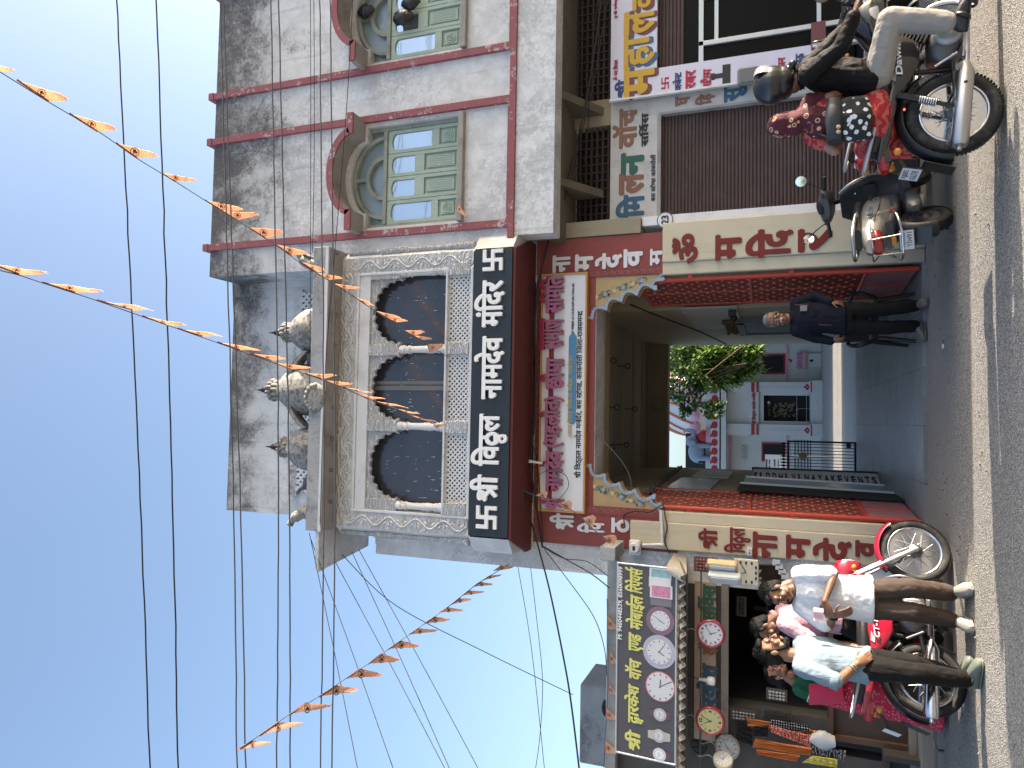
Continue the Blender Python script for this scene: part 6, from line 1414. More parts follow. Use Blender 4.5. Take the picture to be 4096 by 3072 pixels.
def scooter(label, loc, rz):
    t = thing("scooter", label, "scooter", loc, rz, local=True); r = .225; wb = 1.2; GZ[0] = r
    m_gm = M("silver grey metallic paint", (.46, .44, .40), .28, metal=.55, coat=.5, var=.05, bump=0); m_gp = M("grey scooter plastic", (.075, .078, .085), .45, var=.1); m_dp = M("dark apron plastic", (.03, .031, .035), .4)
    rim = M("grey pressed wheel", (.10, .10, .10), .5, metal=.3, dirt=(.06, .05, .045)); wheel(t, 0, r, .058, False, rimm=rim); wheel(t, wb, r, .05, False, rimm=rim)
    bd = ring_loft(MB(), [((.60, 0, .50), .04, .06), ((.54, 0, .52), .11, .13), ((.40, 0, .56), .165, .15), ((.15, 0, .60), .19, .16), ((-.10, 0, .64), .185, .13), ((-.28, 0, .68), .14, .09), ((-.38, 0, .70), .07, .05)], 20, 2.8)
    b = part("body_panel", m_gm, t, bd)
    write("letters", "Activa", m_chrome, b, (-.16, -.197, .66), (1, 0, -.10), (0, 0, 1), .24, .05, ext=.005, bold=.02, shear=.3)
    part("trim_line", m_chrome, b, MB().tube(spline([V(.52, -.14, .56), V(.30, -.185, .555), V(.05, -.196, .585), V(-.2, -.17, .66)], 5), .005, 5))
    part("side_slots", m_dark, b, MB().obox((.42, -.167, .62), (.03, 0, .006), (0, .006, 0), (0, 0, .006)).obox((.36, -.176, .635), (.03, 0, .006), (0, .006, 0), (0, 0, .006)))
    part("lower_skirt", m_gp, t, ring_loft(MB(), [((.56, 0, .40), .10, .05), ((.35, 0, .42), .17, .05), ((.05, 0, .45), .18, .04), ((-.2, 0, .54), .14, .04)], 16, 3))
    part("seat", m_seat, t, ring_loft(MB(), [((.56, 0, .70), .06, .03), ((.46, 0, .73), .13, .05), ((.20, 0, .755), .155, .055), ((-.05, 0, .79), .15, .05), ((-.20, 0, .80), .11, .035)], 16, 3))
    fl = MB(); fl.obox((.72, 0, .29), (.20, 0, 0), (0, .17, 0), (0, 0, .035)); part("footboard", m_gp, t, fl, bevel=.015)
    ap = MB(); rings = []
    for z, x, hy in ((.24, .93, .14), (.40, .98, .20), (.60, .95, .23), (.78, .90, .19), (.88, .87, .12)):
        rings.append([V(x+.05-.10*abs(s)**2, hy*s, z) for s in (-1, -.6, 0, .6, 1)]+[V(x-.03-.08*abs(s)**2, hy*s, z) for s in (1, .6, 0, -.6, -1)])
    ap.loft(rings); a = part("leg_shield", m_dp, t, ap); part("glove_box", m_blackplastic, a, MB().obox((.88, -.08, .60), (.012, 0, 0), (0, .06, 0), (0, 0, .06))); part("front_edge", m_gm, a, MB().tube(spline([V(.96, -.19, .42), V(.90, -.225, .60), V(.86, -.185, .78), V(.87, -.11, .88)], 5), .014, 6)); part("ignition_lock", m_chrome, a, MB().lathe([(.016, 0), (.014, .01)], (.875, -.08, .74), (-1, 0, .2), 12))
    part("front_fender", m_gm, t, guard(MB(), wb, r+.05, 10, 160, .085))
    part("steering_column", m_blackmetal, t, MB().tube([V(wb, 0, r), V(.92, 0, .95)], .028, 10))
    hc = ring_loft(MB(), [((1.0, 0, .98), .10, .05), ((.94, 0, 1.0), .17, .075), ((.87, 0, 1.02), .20, .07), ((.80, 0, 1.02), .17, .045), ((.77, 0, 1.015), .10, .025)], 18, 2.5); h = part("handlebar_cowl", m_gp, t, hc); part("dial", m_dark, h, MB().lathe([(.075, 0), (.07, .012)], (.84, 0, 1.08), (-.35, 0, 1), 18)); part("headlamp", m_glassl, h, MB().ell((1.02, 0, .98), (.04, .11, .06), 12, 8)); part("switches", m_blackplastic, h, MB().obox((.79, .15, 1.04), (.02, 0, 0), (0, .025, 0), (0, 0, .014)).obox((.79, -.15, 1.04), (.02, 0, 0), (0, .025, 0), (0, 0, .014)))
    g = MB()
    for s in (-1, 1): g.tube([V(.85, s*.18, 1.02), V(.82, s*.34, 1.01)], .018, 8).tube([V(.89, s*.2, 1.02), V(.90, s*.34, 1.0)], .006, 5)
    part("grips", m_blackplastic, t, g)
    for s in (-1, 1): mirror_part(t, V(.88, s*.20, 1.05), V(.86, s*.33, 1.23), V(-1, s*.05, .05), .062)
    part("tail_lamp", m_redlens, t, ring_loft(MB(), [((-.30, 0, .66), .12, .055), ((-.37, 0, .655), .10, .05), ((-.415, 0, .65), .06, .03)], 14, 3)); part("indicator", m_glassl, t, ring_loft(MB(), [((-.24, 0, .69), .15, .03), ((-.33, 0, .685), .125, .026)], 14, 3))
    part("grab_rail", m_steel, t, MB().tube(spline([V(.02, -.17, .79), V(-.16, -.17, .82), V(-.34, -.13, .85), V(-.41, 0, .855), V(-.34, .13, .85), V(-.16, .17, .82), V(.02, .17, .79)], 6), .016, 8))
    gs = MB()
    for s in (-1, 1): gs.tube(spline([V(-.08, s*.20, .60), V(-.20, s*.235, .50), V(-.34, s*.20, .47), V(-.43, s*.10, .46), V(-.44, 0, .46)], 6), .010, 8).tube(spline([V(-.08, s*.20, .60), V(-.25, s*.21, .68), V(-.36, s*.14, .70), V(-.43, 0, .70)], 6), .007, 6).tube([V(-.43, s*.09, .46), V(-.42, s*.08, .70)], .006, 6)
    part("bumper_guard", m_chrome, t, gs); part("red_tape", m_redlens, t, MB().torus((-.20, -.235, .50), (1, .3, 0), .016, .008, 12, 6))
    part("silencer", m_gp, t, ring_loft(MB(), [((.32, -.15, .28), .03, .03), ((.26, -.165, .29), .055, .06), ((-.08, -.185, .31), .06, .065), ((-.14, -.19, .31), .03, .03)], 14, 3)); part("engine", m_engine, t, ring_loft(MB(), [((.45, 0, .30), .06, .06), ((.36, 0, .30), .11, .10), ((.1, .05, .28), .10, .09), ((-.05, .08, .25), .05, .06)], 14))
    part("rear_fender", m_dp, t, guard(MB(), 0, r+.05, 100, 196, .08).obox((-.33, 0, .33), (-.04, 0, -.11), (0, .085, 0), (.004, 0, -.002)))
    plate(t, ["RJ30S", "T0491"], (-.375, 0, .42), (0, -1, 0), (.18, 0, 1), .185, .11); part("reflector", m_orangel, t, MB().obox((-.36, 0, .52), (.006, 0, 0), (0, .04, 0), (0, 0, .018)))
    part("stand", m_blackmetal, t, MB().tube([V(.2, .1, .26), V(.1, .18, .01)], .011, 6)); return t
sc_loc = G(3812, 868)
scooter("silver grey scooter with chrome guards parked beside the cream right pillar", (sc_loc.x+.02, sc_loc.y, 0), R(54)).rotation_euler.x = R(-8)
# ================================================================ people
def skin(name, c): 
    t = NT(name); p = t.pos(None, True); n = t.noise(p, 18, 5)
    t.inp(t.b, 'Base Color', t.mix(n, tuple(x*.86 for x in c), tuple(x*1.1 for x in c))); t.b.inputs['Roughness'].default_value = .5
    t.b.inputs['Subsurface Weight'].default_value = .08; t.b.inputs['Subsurface Radius'].default_value = (.012, .005, .003); t.bump(t.noise(p, 220, 3), .08, .002); return t.m
m_sk1 = skin("warm brown skin", (0.203, 0.101, 0.058)); m_sk2 = skin("deep brown skin", (0.152, 0.074, 0.044)); m_sk3 = skin("light brown skin", (0.302, 0.169, 0.112)); m_sk4 = skin("ruddy brown skin", (0.210, 0.101, 0.064))
m_hair = M("black hair", (.006, .0055, .0055), .6, spec=.2, var=.5, vs=60, bump=.5, bs=180, stretch=(3, 3, .6)); m_ghair = M("grey hair", (.20, .20, .205), .6, var=.5, vs=50, bump=.5, bs=180); m_stache = M("white moustache", (.55, .55, .55), .7)
m_lip = M("brown lips", (.22, .085, .07), .5, bump=0); m_eyew = M("eye white", (.6, .58, .55), .3, bump=0); m_iris = M("dark iris", (.012, .008, .006), .15, bump=0)
def cloth_mat(name, c, rough=.85, weave=420, var=.08, wr=.35, sheen=0):
    t = NT(name); p = t.pos(None, True); t.inp(t.b, 'Base Color', t.mix(t.noise(p, 9, 4), tuple(x*(1-var) for x in c), tuple(min(1, x*(1+var)) for x in c)))
    t.b.inputs['Roughness'].default_value = rough; t.b.inputs['Sheen Weight'].default_value = sheen; t.b.inputs['Specular IOR Level'].default_value = .15
    t.bump(t.math('ADD', t.math('MULTIPLY', t.noise(t.pos((1, 1, .45), True), 11, 3, .5, 1.2), 1.0), t.math('MULTIPLY', t.noise(p, weave, 2), .06)), wr, .035); return t.m
class Head:
    def __init__(s, c, f, up=(0, 0, 1), k=1.0):
        s.c = Vector(c); f = Vector(f).normalized(); up = Vector(up); s.f = f
        s.x = f.cross(up).normalized(); s.u = s.x.cross(f); s.k = k
        s.M = Matrix((s.x, s.f, s.u)).transposed()
    def __call__(s, x, y, z): return s.c+(s.x*x+s.f*y+s.u*z)*s.k
    def shapes(s, mb):
        k = s.k; E_ = lambda c, r: mb.ell(s(*c), Vector(r)*k, 14, 10, s.M); Cn = lambda a, b, r0, r1: mb.cone(s(*a), s(*b), r0*k, r1*k)
        E_((0, -.012, .045), (.075, .096, .085)); E_((0, .022, -.035), (.060, .070, .072)); E_((0, .075, -.088), (.026, .022, .022)); E_((0, .045, -.075), (.045, .045, .035))
        Cn((-.036, .083, .036), (.036, .083, .036), .013, .013); E_((0, .075, .05), (.055, .02, .03))
        Cn((0, .098, .022), (0, .118, -.018), .009, .014); E_((.012, .105, -.024), (.011, .012, .009)); E_((-.012, .105, -.024), (.011, .012, .009))
        for sx in (-1, 1): E_((sx*.043, .066, -.018), (.024, .022, .026)); E_((sx*.052, .03, -.065), (.016, .035, .02)); E_((sx*.078, -.005, -.002), (.010, .020, .031)); E_((sx*.083, -.012, .004), (.006, .013, .022))
        Cn((-.020, .098, -.052), (.020, .098, -.052), .008, .008); Cn((-.016, .096, -.066), (.016, .096, -.066), .009, .009)
        Cn((0, -.02, -.03), (0, -.035, -.13), .055, .056)
    def features(s, body, brow=m_hair, lips=m_lip, squint=1.0):
        k = s.k; ew = MB(); ir = MB(); br = MB()
        for sx in (-1, 1):
            ew.ell(s(sx*.031, .080, .012), Vector((.0145, .011, .0085*squint))*k, 10, 8, s.M); ir.ell(s(sx*.031, .0895, .0115), Vector((.0062, .003, .0062*squint))*k, 8, 6, s.M)
            br.tube([s(sx*.014, .096, .034), s(sx*.032, .097, .041), s(sx*.050, .082, .036)], [.0045*k, .005*k, .002*k], 6)
        e = part("eyes", m_eyew, body, ew); part("iris", m_iris, e, ir); part("eyebrows", brow, body, br)
        part("lips", lips, body, MB().tube([s(-.024, .099, -.059), s(-.008, .1065, -.055), s(0, .106, -.0565), s(.008, .1065, -.055), s(.024, .099, -.059)], [.002*k, .0052*k, .0048*k, .0052*k, .002*k], 6).tube([s(-.020, .098, -.062), s(0, .105, -.066), s(.020, .098, -.062)], [.002*k, .0062*k, .002*k], 6))
    def hair(s, mat, root, top=.092, front=0.0, blades=420, seed=1, length=.03, sweep=(0, 1, .3), vox=.007):
        mb = MB(); k = s.k; rnd = random.Random(seed)
        mb.ell(s(0, -.028, .050), Vector((.080, .092, top-.008))*k, 16, 12, s.M); mb.ell(s(0, -.055, .0), Vector((.074, .058, .075))*k, 14, 10, s.M); mb.ell(s(0, .030+front, .112), Vector((.062, .050, .030))*k, 12, 8, s.M)
        for sx in (-1, 1): mb.cone(s(sx*.075, .012, .055), s(sx*.074, .012, .008), .012*k, .006*k)
        o = remesh(mb, "hair", mat, root, vox, 2, ("hairclump", .005, .03))
        bl = MB()
        for _ in range(blades):
            a = rnd.uniform(0, 6.283); e = rnd.uniform(.05, 1.45); d = V(math.cos(a)*math.cos(e), math.sin(a)*math.cos(e), math.sin(e))
            if d.y > .62 and d.z < .55: continue
            p = s(d.x*.083, -.026+d.y*.094, .052+d.z*(top-.012)); g = s.x*(d.x+sweep[0]*rnd.uniform(.2, 1))+s.f*(d.y*.4+sweep[1]*rnd.uniform(.1, 1))+s.u*(d.z*.5+sweep[2]); g.normalize()
            L = length*.6*rnd.uniform(.5, 1.3)*k; x, y, _z = frame(g); w = x*.0035*k
            bl.add([p-w-d*.004, p+w-d*.004, p+g*L*.6+w*.8+V(0, 0, .003), p+g*L+V(0, 0, -.002)], [(0, 1, 2, 3)])
        part("locks", mat, o, bl); return o
def hand(mb, w, d, n, th, curl=.5, k=1.0, spread=.06, grip=None):
    """palm and five fingers at wrist w; d along the hand, n out of the back of the hand, th towards the thumb"""
    w = Vector(w); d = Vector(d).normalized(); n = Vector(n); n = (n-d*n.dot(d)).normalized(); t = Vector(th); t = (t-d*t.dot(d)-n*t.dot(n)).normalized()
    pl = w+d*.045*k
    rings = []
    for q, hw, ht in ((-.012, .024, .019), (.02, .034, .017), (.055, .041, .015), (.085, .040, .012)):
        rings.append([w+d*q*k+t*hw*k*math.cos(a)+n*ht*k*math.sin(a) for a in [2*math.pi*i/12 for i in range(12)]])
    mb.loft(rings)
    for i, (o, L) in enumerate(((.030, .070), (.010, .080), (-.011, .074), (-.030, .058))):
        p = w+d*.082*k+t*o*k; a = 0; dd = d
        for j, fr in enumerate((.45, .32, .23)):
            a += curl*(.55+.25*j); dd = (d*math.cos(a)-n*math.sin(a)+t*o*spread*8*(1 if j == 0 else .5)).normalized(); q = p+dd*L*fr*k
            mb.cone(p, q, (.0088-.0007*j)*k, (.0082-.0009*j)*k, 8); p = q
    p = w+d*.022*k+t*.030*k; dd = (d*.62+t*.62-n*(.25+.3*curl)).normalized(); q = p+dd*.042*k; mb.cone(p, q, .0115*k, .010*k, 8)
    dd = (d*.9+t*.15-n*(.2+.5*curl)).normalized(); mb.cone(q, q+dd*.032*k, .0098*k, .008*k, 8)
def torso_rings(pel, sh_mid, lat_p, lat_s, prof, neck=None):
    """ellipses from the pelvis up to the shoulders; prof: (t, half width, half depth, forward shift)"""
    out = []; n = 20; up = (sh_mid-pel)
    for t, hw, hd, fw in prof:
        c = pel+up*t; lat = lat_p.lerp(lat_s, max(0, min(1, t))).normalized(); fwd = V(0, 0, 1).cross(lat).normalized() if abs(up.normalized().z) > .5 else up.normalized().cross(lat).normalized(); fwd = -fwd
        fwd = (fwd-up.normalized()*fwd.dot(up.normalized())).normalized(); c = c+fwd*fw
        out.append([c+lat*hw*math.cos(a)+fwd*hd*math.sin(a) for a in [2*math.pi*i/n for i in range(n)]])
    return out
def person(label, J, face, skinm, fwd=None, up=(0, 0, 1), hk=1.0, slim=1.0, vox=.0062, hands=(), group=None, bare=(), base=None, build_head=True):
    """J joints: head neck shL shR elL elR wrL wrR pel hpL hpR knL knR anL anR (world coordinates)"""
    for k in J: J[k] = Vector(J[k])
    b = base or ((J['anL']+J['anR'])/2); t = thing("person", label, "person", (b.x, b.y, 0 if base is None else base.z), group=group)
    mb = MB(); H = Head(J['head'], face, up, hk)
    if build_head: H.shapes(mb)
    else: mb.ell(J['head'], (.085, .095, .115), 14, 10)
    s = slim; lat_s = (J['shL']-J['shR']).normalized(); lat_p = (J['hpL']-J['hpR']).normalized(); shm = (J['shL']+J['shR'])/2
    mb.loft(torso_rings(J['pel'], shm, lat_p, lat_s, [(-.12, .10*s, .08*s, 0), (.05, .145*s, .095*s, 0), (.35, .128*s, .09*s, 0), (.7, .145*s, .098*s, 0), (.95, .13*s, .08*s, 0), (1.05, .09*s, .06*s, 0)]))
    mb.cone(shm, J['neck'], .065*s, .054*s); mb.cone(J['neck'], J['head']+(J['neck']-J['head'])*.35, .054*s, .052*s)
    for q in 'LR':
        mb.cone(shm.lerp(J['sh'+q], .5), J['sh'+q], .055*s, .052*s); mb.cone(J['sh'+q], J['el'+q], .047*s, .038*s); mb.cone(J['el'+q], J['el'+q].lerp(J['wr'+q], .35), .038*s, .037*s); mb.cone(J['el'+q].lerp(J['wr'+q], .35), J['wr'+q], .037*s, .025*s)
        mb.cone(J['hp'+q], J['kn'+q], .075*s, .052*s); mb.cone(J['kn'+q], J['kn'+q].lerp(J['an'+q], .35), .05*s, .052*s); mb.cone(J['kn'+q].lerp(J['an'+q], .35), J['an'+q], .052*s, .034*s)
        mb.cone(J['an'+q], J['an'+q]+V(0, 0, -.04), .034*s, .034*s)
        if 'to'+q in J: mb.cone(J['an'+q]+V(0, 0, -.04), J['to'+q], .036, .022)
    for h in hands: hand(mb, *h[0], **h[1])
    body = remesh(mb, "body", skinm, t, vox, 3)
    return t, body, H
def garment(name, mat, root, build, vox=.010, smooth=5, disp=.016, dscale=.09):
    mb = MB(); build(mb); return remesh(mb, name, mat, root, vox, smooth, ("foldnoise%d" % int(dscale*1000), disp, dscale) if disp else None)
def shirt(root, J, mat, hem=-.18, sleeve=.6, s=1.0, flare=1.0, loose=1.0, collar=True, name="shirt", disp=.02, belly=0.0):
    def bld(mb):
        lat_s = (J['shL']-J['shR']).normalized(); lat_p = (J['hpL']-J['hpR']).normalized(); shm = (J['shL']+J['shR'])/2
        mb.loft(torso_rings(J['pel'], shm, lat_p, lat_s, [(hem, .175*s*flare, .128*s*flare, belly*.5), (hem+.02, .18*s*flare, .132*s*flare, belly*.6), (.15, .172*s, .128*s, belly), (.45, .160*s, .124*s, belly*.8), (.75, .172*s, .125*s, 0), (.93, .162*s, .102*s, 0), (1.03, .125*s, .082*s, 0), (1.10, .075*s, .066*s, 0)]))
        for q in 'LR':
            a, b, c = J['sh'+q], J['el'+q], J['wr'+q]; mb.cone(shm.lerp(a, .55), a, .066*s, .068*s)
            if sleeve <= 1:
                e = a.lerp(b, sleeve); mb.cone(a, e, .067*s*loose, .062*s*loose)
            else:
                mb.cone(a, b, .066*s*loose, .055*s*loose); mb.cone(b, b.lerp(c, sleeve-1), .055*s*loose, .046*s*loose)
    o = garment(name, mat, root, bld, .0095, 5, disp)
    if collar:
        x, y, d = frame(J['head']-J['neck'], J['shL']-J['shR']); n = 20
        cb = MB(); c = J['neck']+V(0, 0, -.005); rings = []
        for rr, h in ((.075, -.035), (.066, .012), (.070, .018), (.082, -.015)): rings.append([c+d*h+(x*math.cos(2*math.pi*k/n)+y*math.sin(2*math.pi*k/n))*rr for k in range(n)])
        part("collar", mat, o, cb.loft(rings, caps=False))
    return o
def trousers(root, J, mat, s=1.0, cuff=.96, wide=1.0, rise=.16, disp=.018):
    def bld(mb):
        lat = (J['hpL']-J['hpR']).normalized(); fw_ = V(0, 0, 1).cross(lat)
        up = V(0, 0, 1); n = 18; rings = []
        for z, hw, hd in ((-.10, .14, .10), (.0, .168, .115), (rise, .15, .105)): rings.append([J['pel']+up*z+lat*hw*s*math.cos(a)+fw_*hd*s*math.sin(a) for a in [2*math.pi*i/n for i in range(n)]])
        mb.loft(rings)
        for q in 'LR':
            a, b, c = J['hp'+q], J['kn'+q], J['an'+q]; mb.cone(a, b, .098*s, .075*s*wide); mb.cone(b, b.lerp(c, .45), .075*s*wide, .074*s*wide); mb.cone(b.lerp(c, .45), b.lerp(c, cuff), .074*s*wide, .064*s*wide)
    return garment("trousers", mat, root, bld, .0105, 5, disp, .10)
def shoe(root, an, toe, mat, kind="clog", name="shoe", sole=None):
    """footwear from the heel under the ankle to the toe point, resting on the ground"""
    an, toe = Vector(an), Vector(toe); d = V(toe.x-an.x, toe.y-an.y, 0); L = max(d.length+.065, .24); d.normalize(); q = V(-d.y, d.x, 0); g = an.z-.085 if kind == 'peg' else 0.0; dz = (toe.z-.03-g)/L if kind == 'peg' else 0
    o = V(an.x, an.y, g)-d*.065; mb = MB(); rings = []; n = 14
    prof = ((0, .020, .05, .03), (.03, .038, .085, .045), (.09, .040, .10, .05), (.14, .042, .095, .048), (.19, .050, .075, .038), (.235, .050, .058, .03), (.262, .036, .044, .024), (.275, .015, .03, .018))
    for x, hw, top, mid in prof:
        c = o+d*(x*L/.275)+V(0, 0, dz*x*L/.275); rings.append([c+q*hw*math.copysign(abs(math.cos(a))**.7, math.cos(a))+V(0, 0, top*.5+top*.5*math.copysign(abs(math.sin(a))**.7, math.sin(a))+.008) for a in [2*math.pi*i/n for i in range(n)]])
    sh = part(name, mat, root, mb.loft(rings))
    so = MB(); rs2 = [[o+d*(x*L/.275)+V(0, 0, dz*x*L/.275)+q*(hw+.006)*math.cos(a)*1.0+V(0, 0, .011+.010*math.sin(a)) for a in [2*math.pi*i/n for i in range(n)]] for x, hw, _, _ in prof]
    part("sole", sole or mat, sh, so.loft(rs2))
    if kind == "clog":
        hl = MB()
        for i in range(3):
            for j in range(4): c = o+d*((.165+.024*j)*L/.275)+q*(-.026+.026*i)+V(0, 0, (.088-.010*j)*(1 if i == 1 else .93)); hl.ell(c, (.0055, .0055, .005), 6, 4)
        part("vent_holes", m_dark, sh, hl)
        part("heel_strap", mat, sh, MB().tube(spline([o+d*.12+q*.045+V(0, 0, .07), o+d*.03+q*.044+V(0, 0, .088), o-d*.005+V(0, 0, .085), o+d*.03-q*.044+V(0, 0, .088), o+d*.12-q*.045+V(0, 0, .07)], 4), .009, 6))
    return sh

# ---- man in the light blue shirt (faces the scene's right, hands at his pockets)
Y0 = -2.13
J = dict(head=P(3098, 2602, Y0), neck=P(3180, 2622, Y0), shR=P(3206, 2672, Y0-.17), shL=P(3204, 2575, Y0+.17), elR=P(3352, 2728, Y0-.23), elL=P(3345, 2585, Y0+.22), wrR=P(3428, 2655, Y0-.20), wrL=P(3425, 2590, Y0+.05),
         pel=P(3455, 2660, Y0), hpR=P(3480, 2672, Y0-.10), hpL=P(3480, 2640, Y0+.10), knR=P(3672, 2692, Y0-.12), knL=P(3655, 2655, Y0+.12))
fR, fL = G(3925, 2725), G(3890, 2715); J['anR'] = V(fR.x, fR.y, .10); J['anL'] = V(fL.x, fL.y, .10); tR = G(3935, 2640); tL = G(3893, 2628)
p, b, H = person("man in light blue shirt, black trousers and glasses, hands at his pockets", J, (1, .12, .10), m_sk1, hk=1.06, slim=1.08,
    hands=[((J['wrR'], (.55, .25, -.8), (.2, -1, .1), (.7, 0, .5)), dict(curl=.45)), ((J['wrL'], (-.1, -.2, -.9), (1, -.2, .1), (0, -.6, .3)), dict(curl=.4))])
H.features(b); H.hair(m_hair, p, top=.105, front=.012, seed=4, length=.045, sweep=(0, .9, .6), blades=600)
def beard(H, root, mat, full=True):
    mb = MB(); k = H.k
    if full:
        mb.ell(H(0, .052, -.088), Vector((.055, .050, .030))*k, 14, 10, H.M); mb.ell(H(0, .082, -.098), Vector((.030, .026, .024))*k, 12, 8, H.M)
        for sx in (-1, 1): mb.cone(H(sx*.066, .012, .0), H(sx*.058, .035, -.072), .012*k, .020*k)
    for sx in (-1, 1): mb.cone(H(sx*.004, .108, -.042), H(sx*.030, .094, -.056), .0085*k, .005*k)
    if full:
        for sx in (-1, 1): mb.cone(H(sx*.032, .090, -.056), H(sx*.028, .085, -.085), .008*k, .010*k)
    return remesh(mb, "beard" if full else "moustache", mat, root, .005, 2, ("hairclump", .006, .03))
beard(H, p, m_hair)
gl_ = MB()
for sx in (-1, 1):
    c = H(sx*.033, .108, .010); gl_.tube([c+H.x*(.026*math.cos(a))*H.k+H.u*(.019*math.sin(a))*H.k-H.f*.006*abs(math.cos(a)) for a in [2*math.pi*i/20 for i in range(21)]], .0028, 5); gl_.tube([H(sx*.058, .10, .014), H(sx*.080, .05, .014), H(sx*.082, -.01, .008)], .0028, 5)
gl_.tube([H(-.008, .112, .014), H(.008, .112, .014)], .003, 5); part("spectacles", m_blackplastic, p, gl_)
m_blueshirt = cloth_mat("light blue cotton shirt", (0.1632, 0.2160, 0.2640), var=.05)
sh = shirt(p, J, m_blueshirt, hem=-.10, sleeve=.93, s=1.06, flare=1.05, loose=1.02, disp=.024)
for q in 'R': x, y, d = frame(J['elR']-J['shR']); part("cuff", m_blueshirt, sh, MB().lathe([(.064, -.03), (.070, -.02), (.070, .03), (.060, .035)], J['shR'].lerp(J['elR'], .92), d, 16))
part("bracelet", M("steel bracelet", (.5, .45, .4), .3, metal=1), p, MB().torus(J['elR'].lerp(J['wrR'], .80), J['wrR']-J['elR'], .036, .005, 20, 6).torus(J['elR'].lerp(J['wrR'], .90), J['wrR']-J['elR'], .034, .004, 20, 6))
m_blktr = cloth_mat("black trousers", (.010, .0095, .009), var=.1)
trousers(p, J, m_blktr, 1.06, .97)
m_olive = M("olive grey clog", (0.112, 0.126, 0.105), .6, bump=.03); shoe(p, J['anR'], tR, m_olive); shoe(p, J['anL'], tL, m_olive)

# ---- youth in the white T-shirt reading a slip of paper
Y0 = -1.86
J = dict(head=P(3112, 2368, Y0-.03), neck=P(3178, 2356, Y0), shL=P(3206, 2300, Y0-.02), shR=P(3212, 2425, Y0+.02), elL=P(3338, 2296, Y0-.10), elR=P(3322, 2478, Y0+.02), wrL=P(3298, 2405, Y0-.26), wrR=P(3335, 2462, Y0-.24),
         pel=P(3455, 2395, Y0), hpL=P(3480, 2360, Y0), hpR=P(3480, 2432, Y0), knL=P(3640, 2352, Y0-.02), knR=P(3650, 2446, Y0-.03))
J['elR'] = P(3318, 2502, Y0-.06)
fL, fR = G(3862, 2376), G(3868, 2486); J['anL'] = V(fL.x, fL.y, .10); J['anR'] = V(fR.x, fR.y, .10); tL = G(3896, 2350); tR = G(3900, 2515)
p, b, H = person("youth in a loose white T-shirt and brown trousers looking down at a slip of paper", J, (-.62, -.62, -.38), m_sk2, up=(0, 0, 1), hk=1.0, slim=.94,
    hands=[((J['wrL'], (-.8, -.1, -.25), (.1, -.95, .3), (-.3, 0, .9)), dict(curl=.55, k=1.05)), ((J['wrR'], (.35, -.25, -.85), (-.4, -.8, 0), (.6, -.2, .4)), dict(curl=.35, k=1.05))])
H.features(b, squint=.6); H.hair(m_hair, p, top=.105, front=.018, seed=9, length=.05, sweep=(.2, .8, .5), blades=600); beard(H, p, m_hair, False)
m_tee = cloth_mat("white T-shirt", (0.595, 0.612, 0.646), var=.03)
shirt(p, J, m_tee, hem=-.14, sleeve=.80, s=1.10, flare=1.04, loose=1.22, collar=False, disp=.024)
part("neck_thread", m_ironblack, p, MB().torus(J['neck']+V(-.01, -.03, -.03), (-.2, -.6, .8), .085, .003, 24, 5)); part("wrist_watch", m_ironblack, p, MB().torus(J['elR'].lerp(J['wrR'], .88), J['wrR']-J['elR'], .033, .009, 20, 6, 1.6))
m_brown = cloth_mat("brown trousers", (0.064, 0.047, 0.039), var=.1); trousers(p, J, m_brown, 1.0, .97, 1.08)
m_cream2 = M("cream clog", (0.338, 0.323, 0.277), .6, bump=.03); shoe(p, J['anL'], tL, m_cream2); shoe(p, J['anR'], tR, m_cream2)
pa = P(3278, 2462, Y0-.31); pp_ = MB(); rings = []
for i in range(7): pp_.add([pa+V(-.045+.015*i, .008*math.sin(i), -.03), pa+V(-.03+.015*i, .008*math.sin(i+1), -.03), pa+V(-.03+.015*i, .01*math.sin(i+1), .045), pa+V(-.045+.015*i, .01*math.sin(i), .045)], [(0, 1, 2, 3)])
tag(pp_.build("paper_slip", M("pale pink paper", (.66, .44, .48), .7, bump=0)), "pale pink slip of paper held in the white shirted youth's fingers", "paper")

# ---- man in the pink shirt bending beyond the crimson motorcycle
Y0 = -.98
J = dict(head=P(3064, 2506, Y0-.05), neck=P(3098, 2472, Y0), shR=P(3140, 2500, Y0-.20), shL=P(3130, 2440, Y0+.17), elR=P(3240, 2553, Y0-.28), elL=P(3245, 2490, Y0+.1), wrR=P(3290, 2612, Y0-.22), wrL=P(3330, 2600, Y0+.0),
         pel=P(3352, 2482, Y0), hpR=P(3375, 2500, Y0-.10), hpL=P(3375, 2470, Y0+.10))
J['hpR'] = J['pel']+V(-.02, -.10, -.08); J['hpL'] = J['pel']+V(-.02, .10, -.08); J['knR'] = V(J['pel'].x-.20, Y0-.12, .50); J['knL'] = V(J['pel'].x-.12, Y0+.12, .50); J['anR'] = V(J['pel'].x-.05, Y0-.05, .10); J['anL'] = V(J['pel'].x+.06, Y0+.14, .10)
p, b, H = person("man in a patterned pink shirt bending his head behind the crimson motorcycle", J, (-.80, -.25, -.55), m_sk2, slim=1.05, hk=1.05,
    hands=[((J['wrR'], (-.7, -.1, -.5), (.1, -.9, .3), (-.3, 0, .8)), dict(curl=.6)), ((J['wrL'], (-.7, 0, -.5), (0, -.9, .3), (-.3, 0, .8)), dict(curl=.6))])
H.features(b, squint=.5); H.hair(m_hair, p, top=.10, seed=12, length=.03)
m_pink = printed("pink printed shirt", (.42, .25, .30), (.30, .13, .19), 'speck', 26); shirt(p, J, m_pink, hem=-.06, sleeve=1.5, s=1.10, belly=.03, loose=1.1, disp=.03); trousers(p, J, m_blktr, 1.05); m_bshoe = M("dark leather shoe", (.05, .045, .042), .45)
